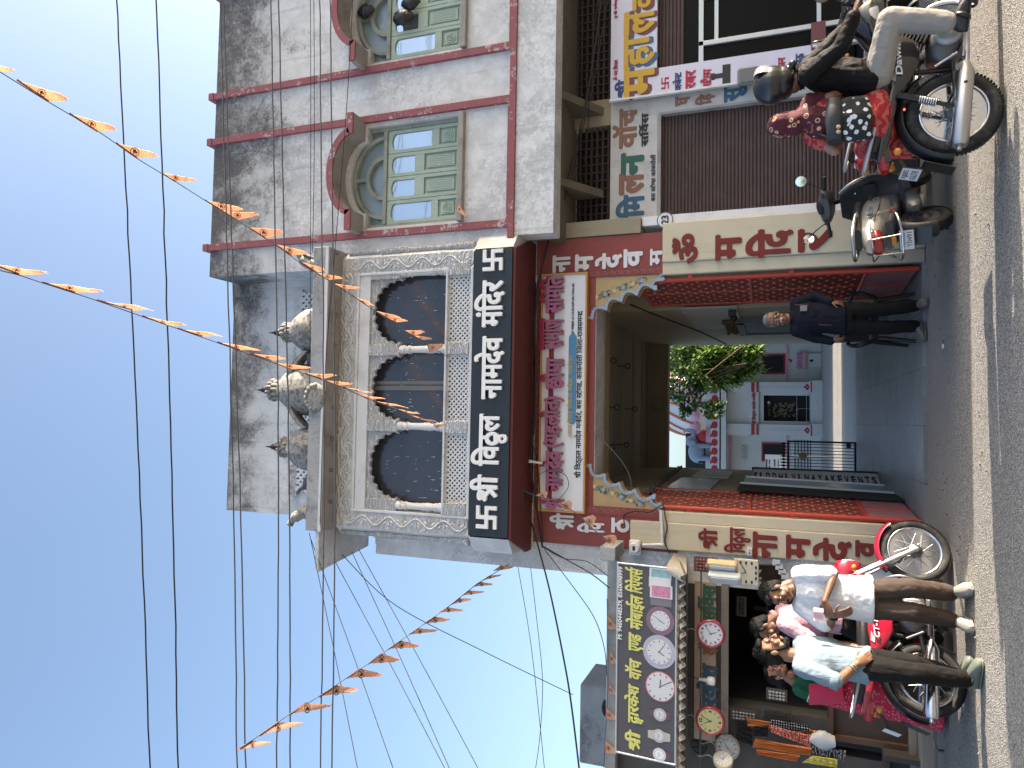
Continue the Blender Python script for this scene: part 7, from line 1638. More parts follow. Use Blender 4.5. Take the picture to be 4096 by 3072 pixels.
for q in 'RL': shoe(p, J['an'+q], J['an'+q]+V(-.16, -.03, -.1), m_bshoe, "shoe")
# ---- woman in green blouse and red sari beside the shop counter
Y0 = -.72
J = dict(head=P(3112, 2694, Y0), neck=P(3160, 2714, Y0), shR=P(3196, 2762, Y0-.14), shL=P(3190, 2715, Y0+.13), elR=P(3262, 2792, Y0-.16), elL=P(3290, 2720, Y0+.18), wrR=P(3330, 2740, Y0-.18), wrL=P(3330, 2680, Y0+.1))
pc = (J['shR']+J['shL'])/2; J['pel'] = V(pc.x-.01, Y0, J['neck'].z-.50); J['hpR'] = J['pel']+V(0, -.09, -.06); J['hpL'] = J['pel']+V(0, .09, -.06); J['knR'] = J['pel']+V(.05, -.09, -.42); J['knL'] = J['pel']+V(.02, .09, -.42); J['anR'] = V(J['pel'].x+.03, Y0-.08, .1); J['anL'] = V(J['pel'].x-.02, Y0+.08, .1)
p, b, H = person("dark haired woman in green blouse and red sari standing behind the blue shirted man", J, (1, -.25, .25), m_sk4, slim=.92, hk=.98, hands=[((J['wrR'], (.6, 0, -.5), (0, -1, 0), (.5, 0, .5)), dict(curl=.4))])
H.features(b); H.hair(m_hair, p, top=.098, seed=20, length=.03, sweep=(0, -.8, 0)); part("hair_bun", m_hair, p, MB().ell(H(0, -.12, .0), (.055, .05, .055), 12, 8)); part("earring", m_goldleaf, p, MB().ell(H(.084, -.005, -.038), (.008, .008, .012), 8, 6))
m_grn = cloth_mat("green blouse", (.012, .085, .05)); shirt(p, J, m_grn, hem=.28, sleeve=.75, s=.98, collar=False, name="blouse"); m_sari = printed("red spotted sari", (.42, .012, .045), (.60, .25, .28), 'bandhani', 40)
def sari(mb):
    c = J['pel']; n = 24; rings = []
    for z, hw, hd in ((J['neck'].z-.30, .165, .13), (c.z+.05, .175, .15), (c.z-.15, .20, .17), (c.z-.45, .21, .18), (.04, .25, .21)): rings.append([V(c.x+hw*math.cos(a)*(1+.05*math.sin(7*a)), c.y+hd*math.sin(a)*(1+.05*math.cos(6*a)), z) for a in [2*math.pi*i/n for i in range(n)]])
    mb.loft(rings)
garment("sari", m_sari, p, sari, .011, 3, .02); part("sari_end", M("plain crimson sari cloth", (.47, .012, .055), .7, sheen=.3), p, MB().loft([[P(3236, 2820, Y0-.22), P(3236, 2735, Y0-.22), P(3242, 2735, Y0-.17), P(3242, 2820, Y0-.17)], [P(3330, 2818, Y0-.25), P(3330, 2730, Y0-.25), P(3335, 2730, Y0-.18), P(3335, 2815, Y0-.18)], [P(3378, 2812, Y0-.25), P(3370, 2732, Y0-.25), P(3370, 2735, Y0-.18), P(3375, 2810, Y0-.18)]]))
part("blouse_piping", m_pvc, p, MB().torus(J['shR'].lerp(J['elR'], .62), J['elR']-J['shR'], .066, .004, 24, 5).torus(J['shR'].lerp(J['elR'], .72), J['elR']-J['shR'], .065, .003, 24, 5))

# ---- grey haired man in black at the gate
Y0 = -.03
J = dict(head=P(3104, 1278, Y0-.02), neck=P(3160, 1272, Y0), shL=P(3186, 1216, Y0), shR=P(3186, 1324, Y0), elL=P(3262, 1184, Y0+.03), elR=P(3262, 1352, Y0+.05), wrL=P(3325, 1208, Y0-.08), wrR=P(3328, 1364, Y0),
         pel=P(3370, 1274, Y0), hpL=P(3392, 1242, Y0), hpR=P(3392, 1306, Y0), knL=P(3525, 1238, Y0-.02), knR=P(3525, 1312, Y0))
fL, fR = G(3690, 1232), G(3676, 1318); J['anL'] = V(fL.x, Y0-.02, .09); J['anR'] = V(fR.x, Y0+.03, .09)
p, b, H = person("grey haired man with a white moustache in dark clothes standing in the temple gateway", J, (-.22, -1, -.05), m_sk4, hk=1.02, slim=1.02,
    hands=[((J['wrL'], (-.15, -.1, -.9), (.8, -.5, 0), (0, -.8, .2)), dict(curl=.6)), ((J['wrR'], (.05, -.1, -1), (-.8, -.4, 0), (.2, -.9, 0)), dict(curl=.7))])
H.features(b, brow=m_ghair); H.hair(m_ghair, p, top=.090, front=-.015, seed=31, length=.022, blades=300); beard(H, p, m_stache, False)
m_navyj = cloth_mat("navy black jacket", (.009, .011, .019)); sh = shirt(p, J, m_navyj, hem=-.06, sleeve=1.92, s=1.05, disp=.018)
a_ = J['neck'].lerp(J['shL'], .55)+V(0, -.135, -.10); part("badge", M("faded badge", (.22, .25, .22), .6), sh, MB().obox(a_, (.030, -.004, 0), (0, .004, 0), (0, 0, .036))); part("zip_line", M("maroon piping", (.16, .05, .06), .7), sh, MB().tube([J['shL']+V(-.02, -.09, .02), J['shL']+V(-.04, -.13, -.12)], .005, 5).tube([J['pel']+V(-.08, -.145, .25), J['pel']+V(-.09, -.145, .12)], .003, 5))
trousers(p, J, m_blktr, 1.03); m_gsh = M("grey leather shoe", (.10, .095, .09), .5); shoe(p, J['anL'], J['anL']+V(.02, -.17, 0), m_gsh, "shoe"); shoe(p, J['anR'], J['anR']+V(-.17, -.07, 0), m_gsh, "shoe")
# black plastic chair behind him
chx = thing("plastic_chair", "black plastic armchair half hidden behind the man in the gateway", "chair", (1.2, .75, 0)); cb_ = MB(); cx, cy = 1.22, .62
part("seat", m_blackplastic, chx, MB().box(cx-.24, cx+.24, cy-.22, cy+.22, .40, .43), bevel=.02)
for sx in (-1, 1):
    for sy in (-1, 1): part("leg", m_blackplastic, chx, MB().tube([V(cx+sx*.22, cy+sy*.2, .40), V(cx+sx*.27, cy+sy*.24, .03)], [.030, .02], 8))
    part("armrest", m_blackplastic, chx, MB().tube(spline([V(cx+sx*.24, cy-.20, .42), V(cx+sx*.30, cy-.24, .58), V(cx+sx*.30, cy-.15, .66), V(cx+sx*.28, cy+.05, .67), V(cx+sx*.24, cy+.22, .68)], 5), .026, 8))
part("backrest", m_blackplastic, chx, MB().box(cx-.22, cx+.22, cy+.21, cy+.24, .45, .78), bevel=.02)

# ---- rider with helmet
Y0 = -2.82
J = dict(head=P(3105, 335, Y0), neck=P(3195, 320, Y0), shR=P(3232, 300, Y0-.20), shL=P(3232, 270, Y0+.20), elR=P(3362, 190, Y0-.30), wrR=P(3420, 52, Y0-.33), pel=P(3482, 330, Y0), hpR=P(3510, 305, Y0-.11), knR=P(3560, 78, Y0-.24), anR=P(3818, 92, Y0-.22))
J['elL'] = J['shL'].lerp(J['shR'], 0)+V(.30, .06, -.28); J['wrL'] = J['elL']+V(.32, -.05, -.05); J['hpL'] = J['pel']+V(.03, .11, -.05); J['knL'] = J['hpL']+V(.48, .12, -.03); J['anL'] = J['knL']+V(-.02, 0, -.46); J['toR'] = J['anR']+V(.17, -.02, -.075)
p, b, H = person("motorcycle rider in a black helmet, black shirt and pale grey trousers", J, (1, .10, -.05), m_sk2, slim=1.05, base=V(rr_.x+.4, Y0, .0), hands=[((J['wrR'], (.75, .0, -.15), (.1, -.35, .9), (0, .9, 0)), dict(curl=.75)), ((J['wrL'], (.75, 0, -.1), (0, .3, .9), (0, -.9, 0)), dict(curl=.75))])
H.features(b)
hm = MB(); hm.ell(H(0, -.012, .035), (.135, .155, .140), 20, 14, H.M); hm.ell(H(0, .0, -.05), (.118, .135, .095), 18, 12, H.M); hm.cone(H(-.07, .11, -.115), H(.07, .11, -.115), .035, .035)
he = remesh(hm, "helmet", M("scuffed black helmet", (.014, .015, .018), .30, var=.3, vs=9, coat=.3, bump=.03), p, .008, 8)
vz = MB(); rings = []
for i in range(9):
    e = R(5+9*i); rings.append([H((.139)*math.sin(R(a))*math.cos(e-R(30)), (.158)*math.cos(R(a))*math.cos(e-R(30))-.010, .035+.145*math.sin(e-R(0))*.95) for a in range(-75, 76, 10)])
part("visor", M("scratched clear visor", (.33, .33, .34), .18, metal=.35, var=.3, vs=12, bump=.02), he, MB().add([p_ for r_ in rings for p_ in r_], [(i*16+k, i*16+k+1, (i+1)*16+k+1, (i+1)*16+k) for i in range(8) for k in range(15)], True))
m_bshirt = cloth_mat("black shirt", (.009, .008, .008), .7, var=.2); shirt(p, J, m_bshirt, hem=-.13, sleeve=1.88, s=1.14, disp=.028)
m_grey = cloth_mat("pale grey trousers", (0.285, 0.267, 0.248), var=.05); trousers(p, J, m_grey, 1.08, .86, 1.10, rise=.05); part("wrist_thread", M("red thread", (.5, .03, .03), .8), p, MB().torus(J['elR'].lerp(J['wrR'], .93), J['wrR']-J['elR'], .034, .005, 18, 5))
s_ = shoe(p, J['anR'], J['toR'], M("black sandal sole", (.03, .03, .03), .6), "peg", "sandal"); stp = MB()
for t_ in (.2, .75): c = J['anR'].lerp(J['toR'], t_)+V(0, 0, -.03); stp.torus(c, J['toR']-J['anR'], .050, .010, 16, 6, 1.8)
part("straps", m_blackplastic, s_, stp)
# ---- woman riding sideways behind, back to the street
Y0 = -2.84
J = dict(head=P(3150, 500, Y0-.02), neck=P(3215, 478, Y0), shR=P(3240, 420, Y0), shL=P(3250, 545, Y0), elR=P(3320, 388, Y0-.06), wrR=P(3385, 360, Y0+.06), elL=P(3338, 605, Y0-.03), wrL=P(3370, 540, Y0+.14), pel=P(3480, 478, Y0-.02))
J['hpR'] = J['pel']+V(.10, .05, -.03); J['hpL'] = J['pel']+V(-.10, .05, -.03); J['knR'] = J['pel']+V(.12, .42, -.04); J['knL'] = J['pel']+V(-.06, .42, -.04); J['anR'] = J['knR']+V(0, .06, -.42); J['anL'] = J['knL']+V(.02, .06, -.42)
p, b, H = person("woman in red dress and maroon dotted headscarf riding sideways behind the helmeted rider", J, (.15, 1, -.1), m_sk3, slim=.98, base=V(J['pel'].x, Y0, 0), hands=[((J['wrR'], (.6, .6, -.3), (.3, -.6, .5), (.3, .3, .8)), dict(curl=.6, k=.92)), ((J['wrL'], (.6, .6, -.2), (-.3, -.5, .5), (.2, .3, .8)), dict(curl=.6, k=.92))])
m_reddr = printed("red dress with gold lines", (.32, .012, .02), (.42, .10, .08), 'paisley', 5)
shirt(p, J, m_reddr, hem=-.08, sleeve=.45, s=1.04, flare=1.15, collar=False, name="dress")
def skirt(mb):
    c = J['pel']; mb.ell(c+V(0, .02, -.04), (.235, .19, .12), 18, 12); mb.cone(c+V(.08, .08, -.06), J['knR'], .13, .11); mb.cone(c+V(-.08, .08, -.06), J['knL'], .13, .11); mb.cone(J['knR'], J['anR']+V(0, 0, .12), .11, .12); mb.cone(J['knL'], J['anL']+V(0, 0, .12), .11, .12)
garment("skirt", m_reddr, p, skirt, .011, 4, .02)
m_band = printed("maroon tie dyed scarf", (.075, .008, .018), (.55, .36, .22), 'bandhani', 17)
def scarf(mb):
    mb.ell(H(0, -.012, .035), (.100, .118, .115), 18, 12, H.M); mb.ell(H(0, -.045, -.06), (.095, .085, .095), 16, 10, H.M); mb.cone(J['neck']+V(0, -.02, .0), J['shL']+V(.03, -.05, -.05), .085, .095); mb.cone(J['neck']+V(0, -.02, .0), J['shR']+V(-.01, -.03, .0), .085, .085); mb.cone(J['neck']+V(-.02, -.05, .0), J['neck']+V(-.06, -.10, -.17), .10, .09); mb.cone(J['shR']+V(0, -.02, .0), J['shR'].lerp(J['elR'], .5), .07, .068)
garment("headscarf", m_band, p, scarf, .0095, 4, .022, .07); 
for q in 'RL': shoe(p, J['an'+q], J['an'+q]+V(0, .16, -.02), m_bshoe, "peg", "sandal")
# backpack on her back
m_flw = printed("black cotton with white flowers", (.014, .015, .018), (.62, .64, .68), 'flowers', 20); c = P(3410, 470, Y0-.20)
bk = thing("backpack", "black backpack printed with white flowers on the back of the woman riding pillion", "bag", (c.x, c.y, c.z-.2)); cz = P(3330, 470, Y0-.2).z; c0 = P(3492, 470, Y0-.2).z; wL, wR = P(3420, 570, Y0-.2).x, P(3420, 388, Y0-.2).x
bm2 = MB(); ring_loft(bm2, [((wL+.01, Y0-.20, (c0+cz)/2-.04), .03, .10), ((wL+.05, Y0-.21, (c0+cz)/2-.02), .075, (cz-c0)/2-.03), (((wL+wR)/2, Y0-.22, (c0+cz)/2), .09, (cz-c0)/2), ((wR-.05, Y0-.21, (c0+cz)/2), .075, (cz-c0)/2-.02), ((wR-.01, Y0-.20, (c0+cz)/2), .03, .10)], 20, 3)
b_ = remesh(bm2, "bag", m_flw, bk, .010, 4, ("foldnoise90", .015, .09)); part("top_flap", M("slate leather flap", (.018, .023, .028), .55), bk, ring_loft(MB(), [((wL+.015, Y0-.215, cz-.015), .06, .05), (((wL+wR)/2, Y0-.235, cz-.005), .092, .06), ((wR-.015, Y0-.215, cz-.01), .06, .05)], 16, 3)); part("badge", m_goldleaf, bk, MB().ell((wL+.05, Y0-.315, cz-.03), (.016, .006, .016), 8, 6).ell((wL+.085, Y0-.320, cz-.03), (.016, .006, .016), 8, 6))
part("strap", m_blackplastic, bk, MB().tube(spline([V(wL+.06, Y0-.14, cz), J['shL']+V(.03, -.06, .03), J['shL']+V(.02, .10, -.03)], 5), .014, 6).tube(spline([V(wR-.06, Y0-.14, cz), J['shR']+V(-.03, -.06, .03), J['shR']+V(-.02, .10, -.03)], 5), .014, 6))
# ================================================================ cables and wires
def wire(label, pts, r, mat=m_cable, cat="cable", wob=0.0, group=None):
    q = spline([P(*a) for a in pts], 8)
    if wob: q = [p+V(0, 0, wob*noise.noise(V(p.x*3, p.z, 1))) for p in q]
    o = MB().tube(q, r, 6).build("cable", mat); tag(o, label, cat, group); return o
YC = -3.0
order = ["topmost black cable crossing the open sky", "second black cable from the top, crossing the open sky", "third cable from the top, crossing just below the mouldy parapet edge", "fourth cable from the top, close below the third", "fifth cable from the top, passing in front of the dome finials", "sixth cable from the top, passing in front of the domes", "second lowest thick cable, along the roof slab of the marble bay", "lowest thick cable, passing under the edge of the roof slab"]
for i, (a, b, m_, r) in enumerate(((467, 598, 540, .0095), (626, 711, 676, .0095), (880, 948, 922, .0085), (893, 983, 946, .0085), (1083, 1107, 1111, .0085), (1114, 1161, 1150, .0085), (1278, 1283, 1294, .008), (1320, 1329, 1338, .008))):
    wire(order[i], [(a-70, -2200, YC), (a-8, -250, YC), (a, 0, YC), ((a*.5+m_*.5), 750, YC), (m_, 1500, YC), ((m_+b)/2+4, 2300, YC), (b, 3072, YC), (b+6, 3400, YC), (b+50, 5600, YC)], r*.82, m_gcable if i > 1 else m_cable, wob=.012, group="cables strung along the street")
wire("thin upper wire running to the right end of the roof slab", [(1240, -200, -1.6), (1243, 300, -1.6), (1242, 1000, -1.2), (1236, 1800, -1.0), (1230, 2110, -1.0)], .004)
wire("thin lower wire running to the right end of the roof slab", [(1254, -200, -1.6), (1257, 300, -1.6), (1256, 700, -1.4), (1250, 1010, -1.1)], .004)
wire("thin slanting wire in front of the second window hood", [(1400, -100, -1.6), (1410, 0, -1.6), (1385, 450, -1.6), (1340, 1000, -1.5), (1300, 1500, -1.2), (1280, 2100, -1.1)], .0045)
def L4(x, y, Y): return (1000+x/1.4747, 2050+y/1.4747, Y)
names = ["leftmost thin wire fanning down from the roof slab into the sky", "second thin wire fanning down from the roof slab", "third thin wire fanning down from the roof slab", "fourth thin wire fanning down from the roof slab", "fifth thin wire fanning down from the roof slab"]
for n_, (a, b) in zip(names, (((350, 120), (640, 1540)), ((360, 160), (855, 1540)), ((500, 285), (1165, 1540)), ((600, 230), (1190, 1540)), ((640, 215), (1362, 1540)))):
    wire(n_, [L4(*a, -.9), L4((a[0]+b[0])/2+3, (a[1]+b[1])/2-4, -1.4), L4(*b, -2.0)], .0045, group="wires fanning from the roof")
wire("thin wire dropping from the roof slab to the sooty roof block", [L4(545, 250, -.5), L4(860, 548, .4), L4(1400, 830, 1.4), L4(1905, 1075, 2.0)], .006)
wire("thin straight wire left of the grey side wall", [L4(1580, 320, -.1), L4(1660, 800, -.6), L4(1740, 1540, -1.2)], .004); wire("thin wavy wire beside the straight one left of the grey wall", [L4(1655, 325, -.1), L4(1690, 620, -.5), L4(1725, 980, -.8), L4(1712, 1300, -1), L4(1680, 1540, -1.2)], .004)
wire("thick black cable sagging from the red wall past the sooty roof block", [L4(1660, 60, -.2), L4(1700, 200, -.4), L4(1770, 470, -.6), L4(1850, 860, -.8), L4(1895, 1130, -.9), L4(1945, 1540, -1.0)], .011)
wire("black service wire running down to the shop roof bracket", [L4(1730, 200, -.15), L4(1870, 280, -.25), L4(2010, 360, -.35), L4(2120, 445, -.5)], .007); wire("thin bowed wire falling behind the shop sign", [L4(1735, 215, -.15), L4(1900, 430, -.2), L4(2030, 620, -.3), L4(2090, 800, -.3), L4(2105, 960, -.2)], .005)
wire("second service wire bowing towards the shop roof", [L4(1730, 205, -.15), L4(1850, 270, -.2), L4(1990, 290, -.2), L4(2110, 375, -.2)], .005)
wire("heavy black cable hanging in front of the vent grilles of the right building", [(2415, -60, -.1), (2398, 60, -.1), (2350, 380, -.1), (2290, 640, -.12), (2244, 812, -.15), (2200, 940, -.2), (2165, 1080, -.3), (2150, 1140, -.3)], .012)
wire("second cable hanging in front of the vent grilles", [(2440, -60, -.1), (2380, 300, -.1), (2330, 520, -.1), (2270, 760, -.12), (2205, 935, -.2)], .007); wire("third thin cable hanging close to the vent grilles", [(2395, -60, 0), (2362, 300, 0), (2352, 520, 0), (2340, 640, 0)], .006)
wire("bunched black cable running along the red soffit above the society board", [(2150, 1140, -.3), (2140, 1300, -.3), (2143, 1500, -.28), (2136, 1700, -.28), (2122, 1840, -.25), (2140, 1990, -.2), (2158, 2110, -.12), (2170, 2190, -.1)], .012); wire("thin twisted wire below the bunched cable on the soffit", [(2152, 1150, -.28), (2128, 1260, -.28), (2135, 1560, -.2), (2128, 1750, -.2), (2150, 1860, -.14), (2172, 2170, -.1)], .006)
wire("pale string drooping from the society board to the arch", [(2350, 1710, -.12), (2420, 1770, -.12), (2490, 1850, -.12), (2520, 1910, -.1), (2526, 1965, -.1)], .005, m_gcable, "string"); wire("black wire looping over the left arch and the cream pillar", [(2500, 2110, -.06), (2498, 2060, -.07), (2545, 2045, -.08), (2600, 2048, -.08), (2650, 2020, -.09), (2660, 2062, -.08), (2668, 2110, -.08), (2660, 2165, -.08), (2678, 2215, -.1)], .007)
wire("black wire looping in front of the society board's left end", [(2155, 1900, -.15), (2200, 1880, -.16), (2260, 1900, -.16), (2272, 1950, -.16), (2225, 2010, -.15)], .004)
rl = thing("pulley_bracket", "small white insulator bracket under the soffit above the society board", "bracket", P(2125, 1845, -.25)); c = P(2120, 1845, -.25); part("arm", m_pvc, rl, MB().tube([c, c+V(-.02, 0, -.16)], .016, 6)); part("reel", m_pvc, rl, MB().lathe([(.03, -.02), (.018, -.01), (.018, .01), (.03, .02)], c, (1, 0, 0), 12))

# ================================================================ strings of saffron pennants
def flag_mat():
    t = NT("saffron pennant cloth"); p = t.pos(None, True); c = t.mix(t.noise(p, 8, 4), (.84, .53, .36), (.88, .60, .44)); t.inp(t.b, 'Base Color', c); t.b.inputs['Roughness'].default_value = .8
    tr = t.n('ShaderNodeBsdfTranslucent'); t.inp(tr, 0, c); mx_ = t.n('ShaderNodeMixShader'); mx_.inputs[0].default_value = .55; out = t.t.nodes['Material Output']; t.l(t.b.outputs[0], mx_.inputs[1]); t.l(tr.outputs[0], mx_.inputs[2]); t.l(mx_.outputs[0], out.inputs[0]); return t.m
m_flag = flag_mat(); m_cord = M("blue grey cord", (.07, .09, .11), .8); m_hem = M("dark saffron hem", (.42, .12, .06), .8)
OMV, OMF = letters('ॐ', .05)
def pennant(root, a, b, tip, seed, torn=False, om=True):
    a, b, tip = Vector(a), Vector(b), Vector(tip); e1 = (b-a).normalized(); w = (b-a).length; h3 = tip-(a+b)/2; e2 = (h3-e1*h3.dot(e1)); H_ = e2.length; e2.normalize(); n = e1.cross(e2); rnd = random.Random(seed); ph = rnd.random()*6; amp = .05*w
    tx = (tip-a).dot(e1)
    def sf(x, y, o=0):
        s = y/H_; return a+e1*x+e2*y+n*(amp*math.sin(ph+4.5*s+2*x/w)*s+o)
    nt, ns = 12, 6; mb = MB(); vs = []
    for j in range(nt+1):
        t = j/nt; x0, x1 = (tx-.15*w)*t, w+(tx+.15*w-w)*t
        for i in range(ns+1):
            s = i/ns; x = x0+(x1-x0)*s; y = H_*t
            if i in (0, ns): x += rnd.uniform(-.02, .02)*w*(.3+t)
            if torn and j == nt: y -= H_*rnd.uniform(0, .12)
            vs.append((x, y))
    for o in (.0008, -.0008): mb.add([sf(x, y, o) for x, y in vs], [((j*(ns+1)+i, j*(ns+1)+i+1, (j+1)*(ns+1)+i+1, (j+1)*(ns+1)+i) if o > 0 else (j*(ns+1)+i, (j+1)*(ns+1)+i, (j+1)*(ns+1)+i+1, j*(ns+1)+i+1)) for j in range(nt) for i in range(ns)], True)
    for k in range(5): x = tx+rnd.uniform(-.05, .05)*w; mb.add([sf(x-.012*w, H_*.93), sf(x+.012*w, H_*.93), sf(x+rnd.uniform(-.05, .05)*w, H_*(1.03+.1*rnd.random()))], [(0, 1, 2)])
    f = part("flag", m_flag, root, mb); part("hem", m_hem, f, MB().add([sf(0, -.004), sf(w, -.004), sf(w, .05*w, .002), sf(0, .05*w, .002)], [(0, 1, 2, 3)]).add([sf(0, -.004), sf(w, -.004), sf(w, .05*w, -.002), sf(0, .05*w, -.002)], [(3, 2, 1, 0)]))
    if om:
        R_ = min(.19*w, .27*H_); cy = .27*H_; cx = w/2+(tx-w/2)*.27; em = MB(); bx_ = _box(OMV); k = 1.15*R_/(bx_[1]-bx_[0])
        for o in (.003, -.003):
            for s in range(24):
                A, B = 2*math.pi*s/24, 2*math.pi*(s+1)/24; em.add([sf(cx+r*math.cos(t), cy+r*math.sin(t), o) for r, t in ((R_*.86, A), (R_, A), (R_, B), (R_*.86, B))], [(0, 1, 2, 3)])
            em.add([sf(cx+(p.x-(bx_[0]+bx_[1])/2)*k, cy-(p.y-(bx_[2]+bx_[3])/2)*k, o) for p in OMV], OMF)
        part("emblem", m_ink, f, em)
    return f
def bunting(label, cord, flags, tips, seed=0, r=.005):
    pts = [P(*c) for c in cord]; t = thing("bunting", label, "bunting", tuple(min(pts, key=lambda p: p.z)), group="strings of saffron pennants"); part("cord", m_cord, t, MB().tube(spline(pts, 5), r, 6))
    for i, (f, tp_) in enumerate(zip(flags, tips)): pennant(t, P(*f[0]), P(*f[1]), P(*tp_), seed+i, torn=i % 3 == 0)
    return t
def yl(p, p0, y0, p1, y1): return y0+(y1-y0)*max(-.2, min(1.2, (p-p0)/(p1-p0)))
Z8 = lambda x, y: (x/1.1057, y/1.1057); Z2 = lambda x, y: (800+x/1.3827, 1000+y/1.3827); Z4 = lambda x, y: (1000+x/1.4747, 2050+y/1.4747); Z7 = lambda x, y: (2100+x/1.443, 1050+y/1.443)
def with_y(f): return lambda p, dy=0.0: (p[0], p[1], f(p[0])+dy)
y1 = with_y(lambda px: yl(px, 0, -4.6, 1760, -.85)); y2 = with_y(lambda px: yl(px, 0, -4.6, 1760, -.85)); y3 = with_y(lambda px: yl(px, 1000, -4.2, 2040, -.05)); y4 = with_y(lambda px: yl(px, 2100, -.5, 2440, -.4))
c1 = [Z8(-60, 280), Z8(0, 318), Z8(213, 450), Z8(440, 585), Z8(605, 700), Z8(770, 800), Z8(905, 885), Z8(1050, 975), Z8(1215, 1080), Z8(1325, 1160), Z8(1480, 1255), Z2(845, 255), Z2(965, 335), Z2(1130, 445), Z2(1260, 525), Z2(1370, 590)]
F1 = [(Z8(-90, 262), Z8(-5, 315), Z8(62, 312)), (Z8(73, 355), Z8(213, 450), Z8(290, 430)), (Z8(305, 503), Z8(430, 583), Z8(503, 562)), (Z8(512, 632), Z8(605, 700), Z8(694, 684)), (Z8(715, 765), Z8(770, 802), Z8(865, 795)), (Z8(905, 885), Z8(985, 935), Z8(1066, 922)), (Z8(985, 935), Z8(1050, 975), Z8(1138, 945)), (Z8(1098, 1006), Z8(1175, 1056), Z8(1243, 1022)), (Z8(1215, 1080), Z8(1290, 1130), Z8(1353, 1116)), (Z8(1325, 1157), Z8(1400, 1205), Z8(1432, 1190)), (Z8(1400, 1207), Z8(1450, 1238), Z8(1510, 1228)), (Z2(735, 185), Z2(790, 215), Z2(885, 210)), (Z2(838, 250), Z2(920, 300), Z2(963, 305)), (Z2(965, 335), Z2(1040, 380), Z2(1105, 372)), (Z2(1020, 370), Z2(1085, 400), Z2(1142, 390)), (Z2(1130, 445), Z2(1180, 475), Z2(1240, 450)), (Z2(1170, 468), Z2(1225, 497), Z2(1278, 490)), (Z2(1255, 522), Z2(1275, 570), Z2(1345, 525))]
bunting("long string of saffron pennants slanting across the sky to the marble bay's right middle column", [y1(c) for c in c1], [(y1(f[0]), y1(f[1])) for f in F1], [y1(f[2], -.04) for f in F1], 10)
c2 = [Z8(-60, 1170), Z8(0, 1195), Z8(85, 1217), Z8(185, 1250), Z8(425, 1328), Z8(630, 1400), Z8(790, 1455), Z8(960, 1515), Z2(410, 625), Z2(570, 680), Z2(690, 722), Z2(790, 760), Z2(955, 835), Z2(1090, 880), Z2(1300, 965)]
F2 = [(Z8(-40, 1168), Z8(85, 1215), Z8(200, 1205)), (Z8(185, 1250), Z8(330, 1295), Z8(438, 1282)), (Z8(425, 1328), Z8(585, 1372), Z8(660, 1366)), (Z8(628, 1398), Z8(735, 1437), Z8(815, 1436)), (Z8(785, 1453), Z8(895, 1487), Z8(970, 1482)), (Z8(960, 1513), Z8(1060, 1548), Z8(1140, 1544)), (Z2(275, 572), Z2(395, 612), Z2(470, 598)), (Z2(410, 625), Z2(500, 660), Z2(605, 648)), (Z2(580, 683), Z2(670, 712), Z2(745, 692)), (Z2(690, 722), Z2(760, 750), Z2(845, 738)), (Z2(790, 758), Z2(880, 785), Z2(940, 785)), (Z2(870, 798), Z2(930, 820), Z2(1018, 822)), (Z2(955, 832), Z2(1040, 858), Z2(1145, 868)), (Z2(1088, 878), Z2(1140, 900), Z2(1210, 905)), (Z2(1150, 910), Z2(1220, 938), Z2(1305, 950)), (Z2(1290, 968), Z2(1312, 985), Z2(1358, 962))]
bunting("lower string of saffron pennants slanting past the central dome to the bay's left middle column", [y2(c) for c in c2], [(y2(f[0]), y2(f[1])) for f in F2], [y2(f[2], -.04) for f in F2], 50)
c3 = [Z4(1530, 305), Z4(1370, 402), Z4(1320, 436), Z4(1190, 540), Z4(1030, 655), Z4(940, 718), Z4(820, 803), Z4(700, 890), Z4(570, 975), Z4(410, 1082), Z4(240, 1185), Z4(60, 1310), Z4(-60, 1390)]
F3 = [((1480, 312), (1437, 345), (1550, 325)), ((1415, 372), (1368, 403), (1480, 370)), ((1365, 410), (1320, 437), (1430, 424)), ((1300, 460), (1250, 490), (1376, 470)), ((1240, 506), (1188, 542), (1305, 513)), ((1165, 558), (1115, 590), (1252, 578)), ((1095, 615), (1028, 656), (1178, 633)), ((990, 682), (938, 720), (1098, 698)), ((890, 755), (818, 804), (995, 788)), ((772, 832), (697, 892), (880, 872)), ((650, 920), (568, 976), (770, 960)), ((510, 1018), (410, 1084), (635, 1048)), ((325, 1125), (238, 1187), (470, 1145)), ((160, 1238), (58, 1312), (292, 1250)), ((10, 1345), (-70, 1400), (108, 1364))]
bunting("pale sunlit string of saffron pennants crossing the sky left of the grey side wall", [y3(c) for c in c3], [(y3(Z4(*f[0])), y3(Z4(*f[1]))) for f in F3], [y3(Z4(*f[2]), -.04) for f in F3], 90)
c4 = [Z7(-10, 1315), Z7(60, 1345), Z7(165, 1372), Z7(240, 1410), Z7(330, 1478), Z7(400, 1545), Z7(490, 1612)]
F4 = [((60, 1345), (120, 1365), (125, 1322)), ((190, 1392), (262, 1440), (265, 1378)), ((330, 1475), (385, 1540), (402, 1465)), ((445, 1580), (500, 1640), (525, 1578))]
bunting("short string of saffron pennants hanging before the left end of the society board", [y4(c) for c in c4], [(y4(Z7(*f[0])), y4(Z7(*f[1]))) for f in F4], [y4(Z7(*f[2])) for f in F4], 130)
Z6 = lambda x, y: (2400+x/1.903, 2200+y/1.903); c5 = [(2428, 2395, -.13), (2430, 2480, -.13), (2432, 2640, -.13), (2430, 2800, -.13), (2420, 2960, -.13), (2415, 3090, -.13)]
F5 = [((60, 500), (62, 600), (72, 652)), ((75, 770), (78, 860), (80, 905)), ((70, 1020), (72, 1090), (75, 1125)), ((50, 1200), (52, 1285), (62, 1315)), ((40, 1450), (42, 1545), (35, 1585))]
t5 = bunting("string of faded saffron pennants tied along the sooty roof edge above the shop sign", c5, [], [])
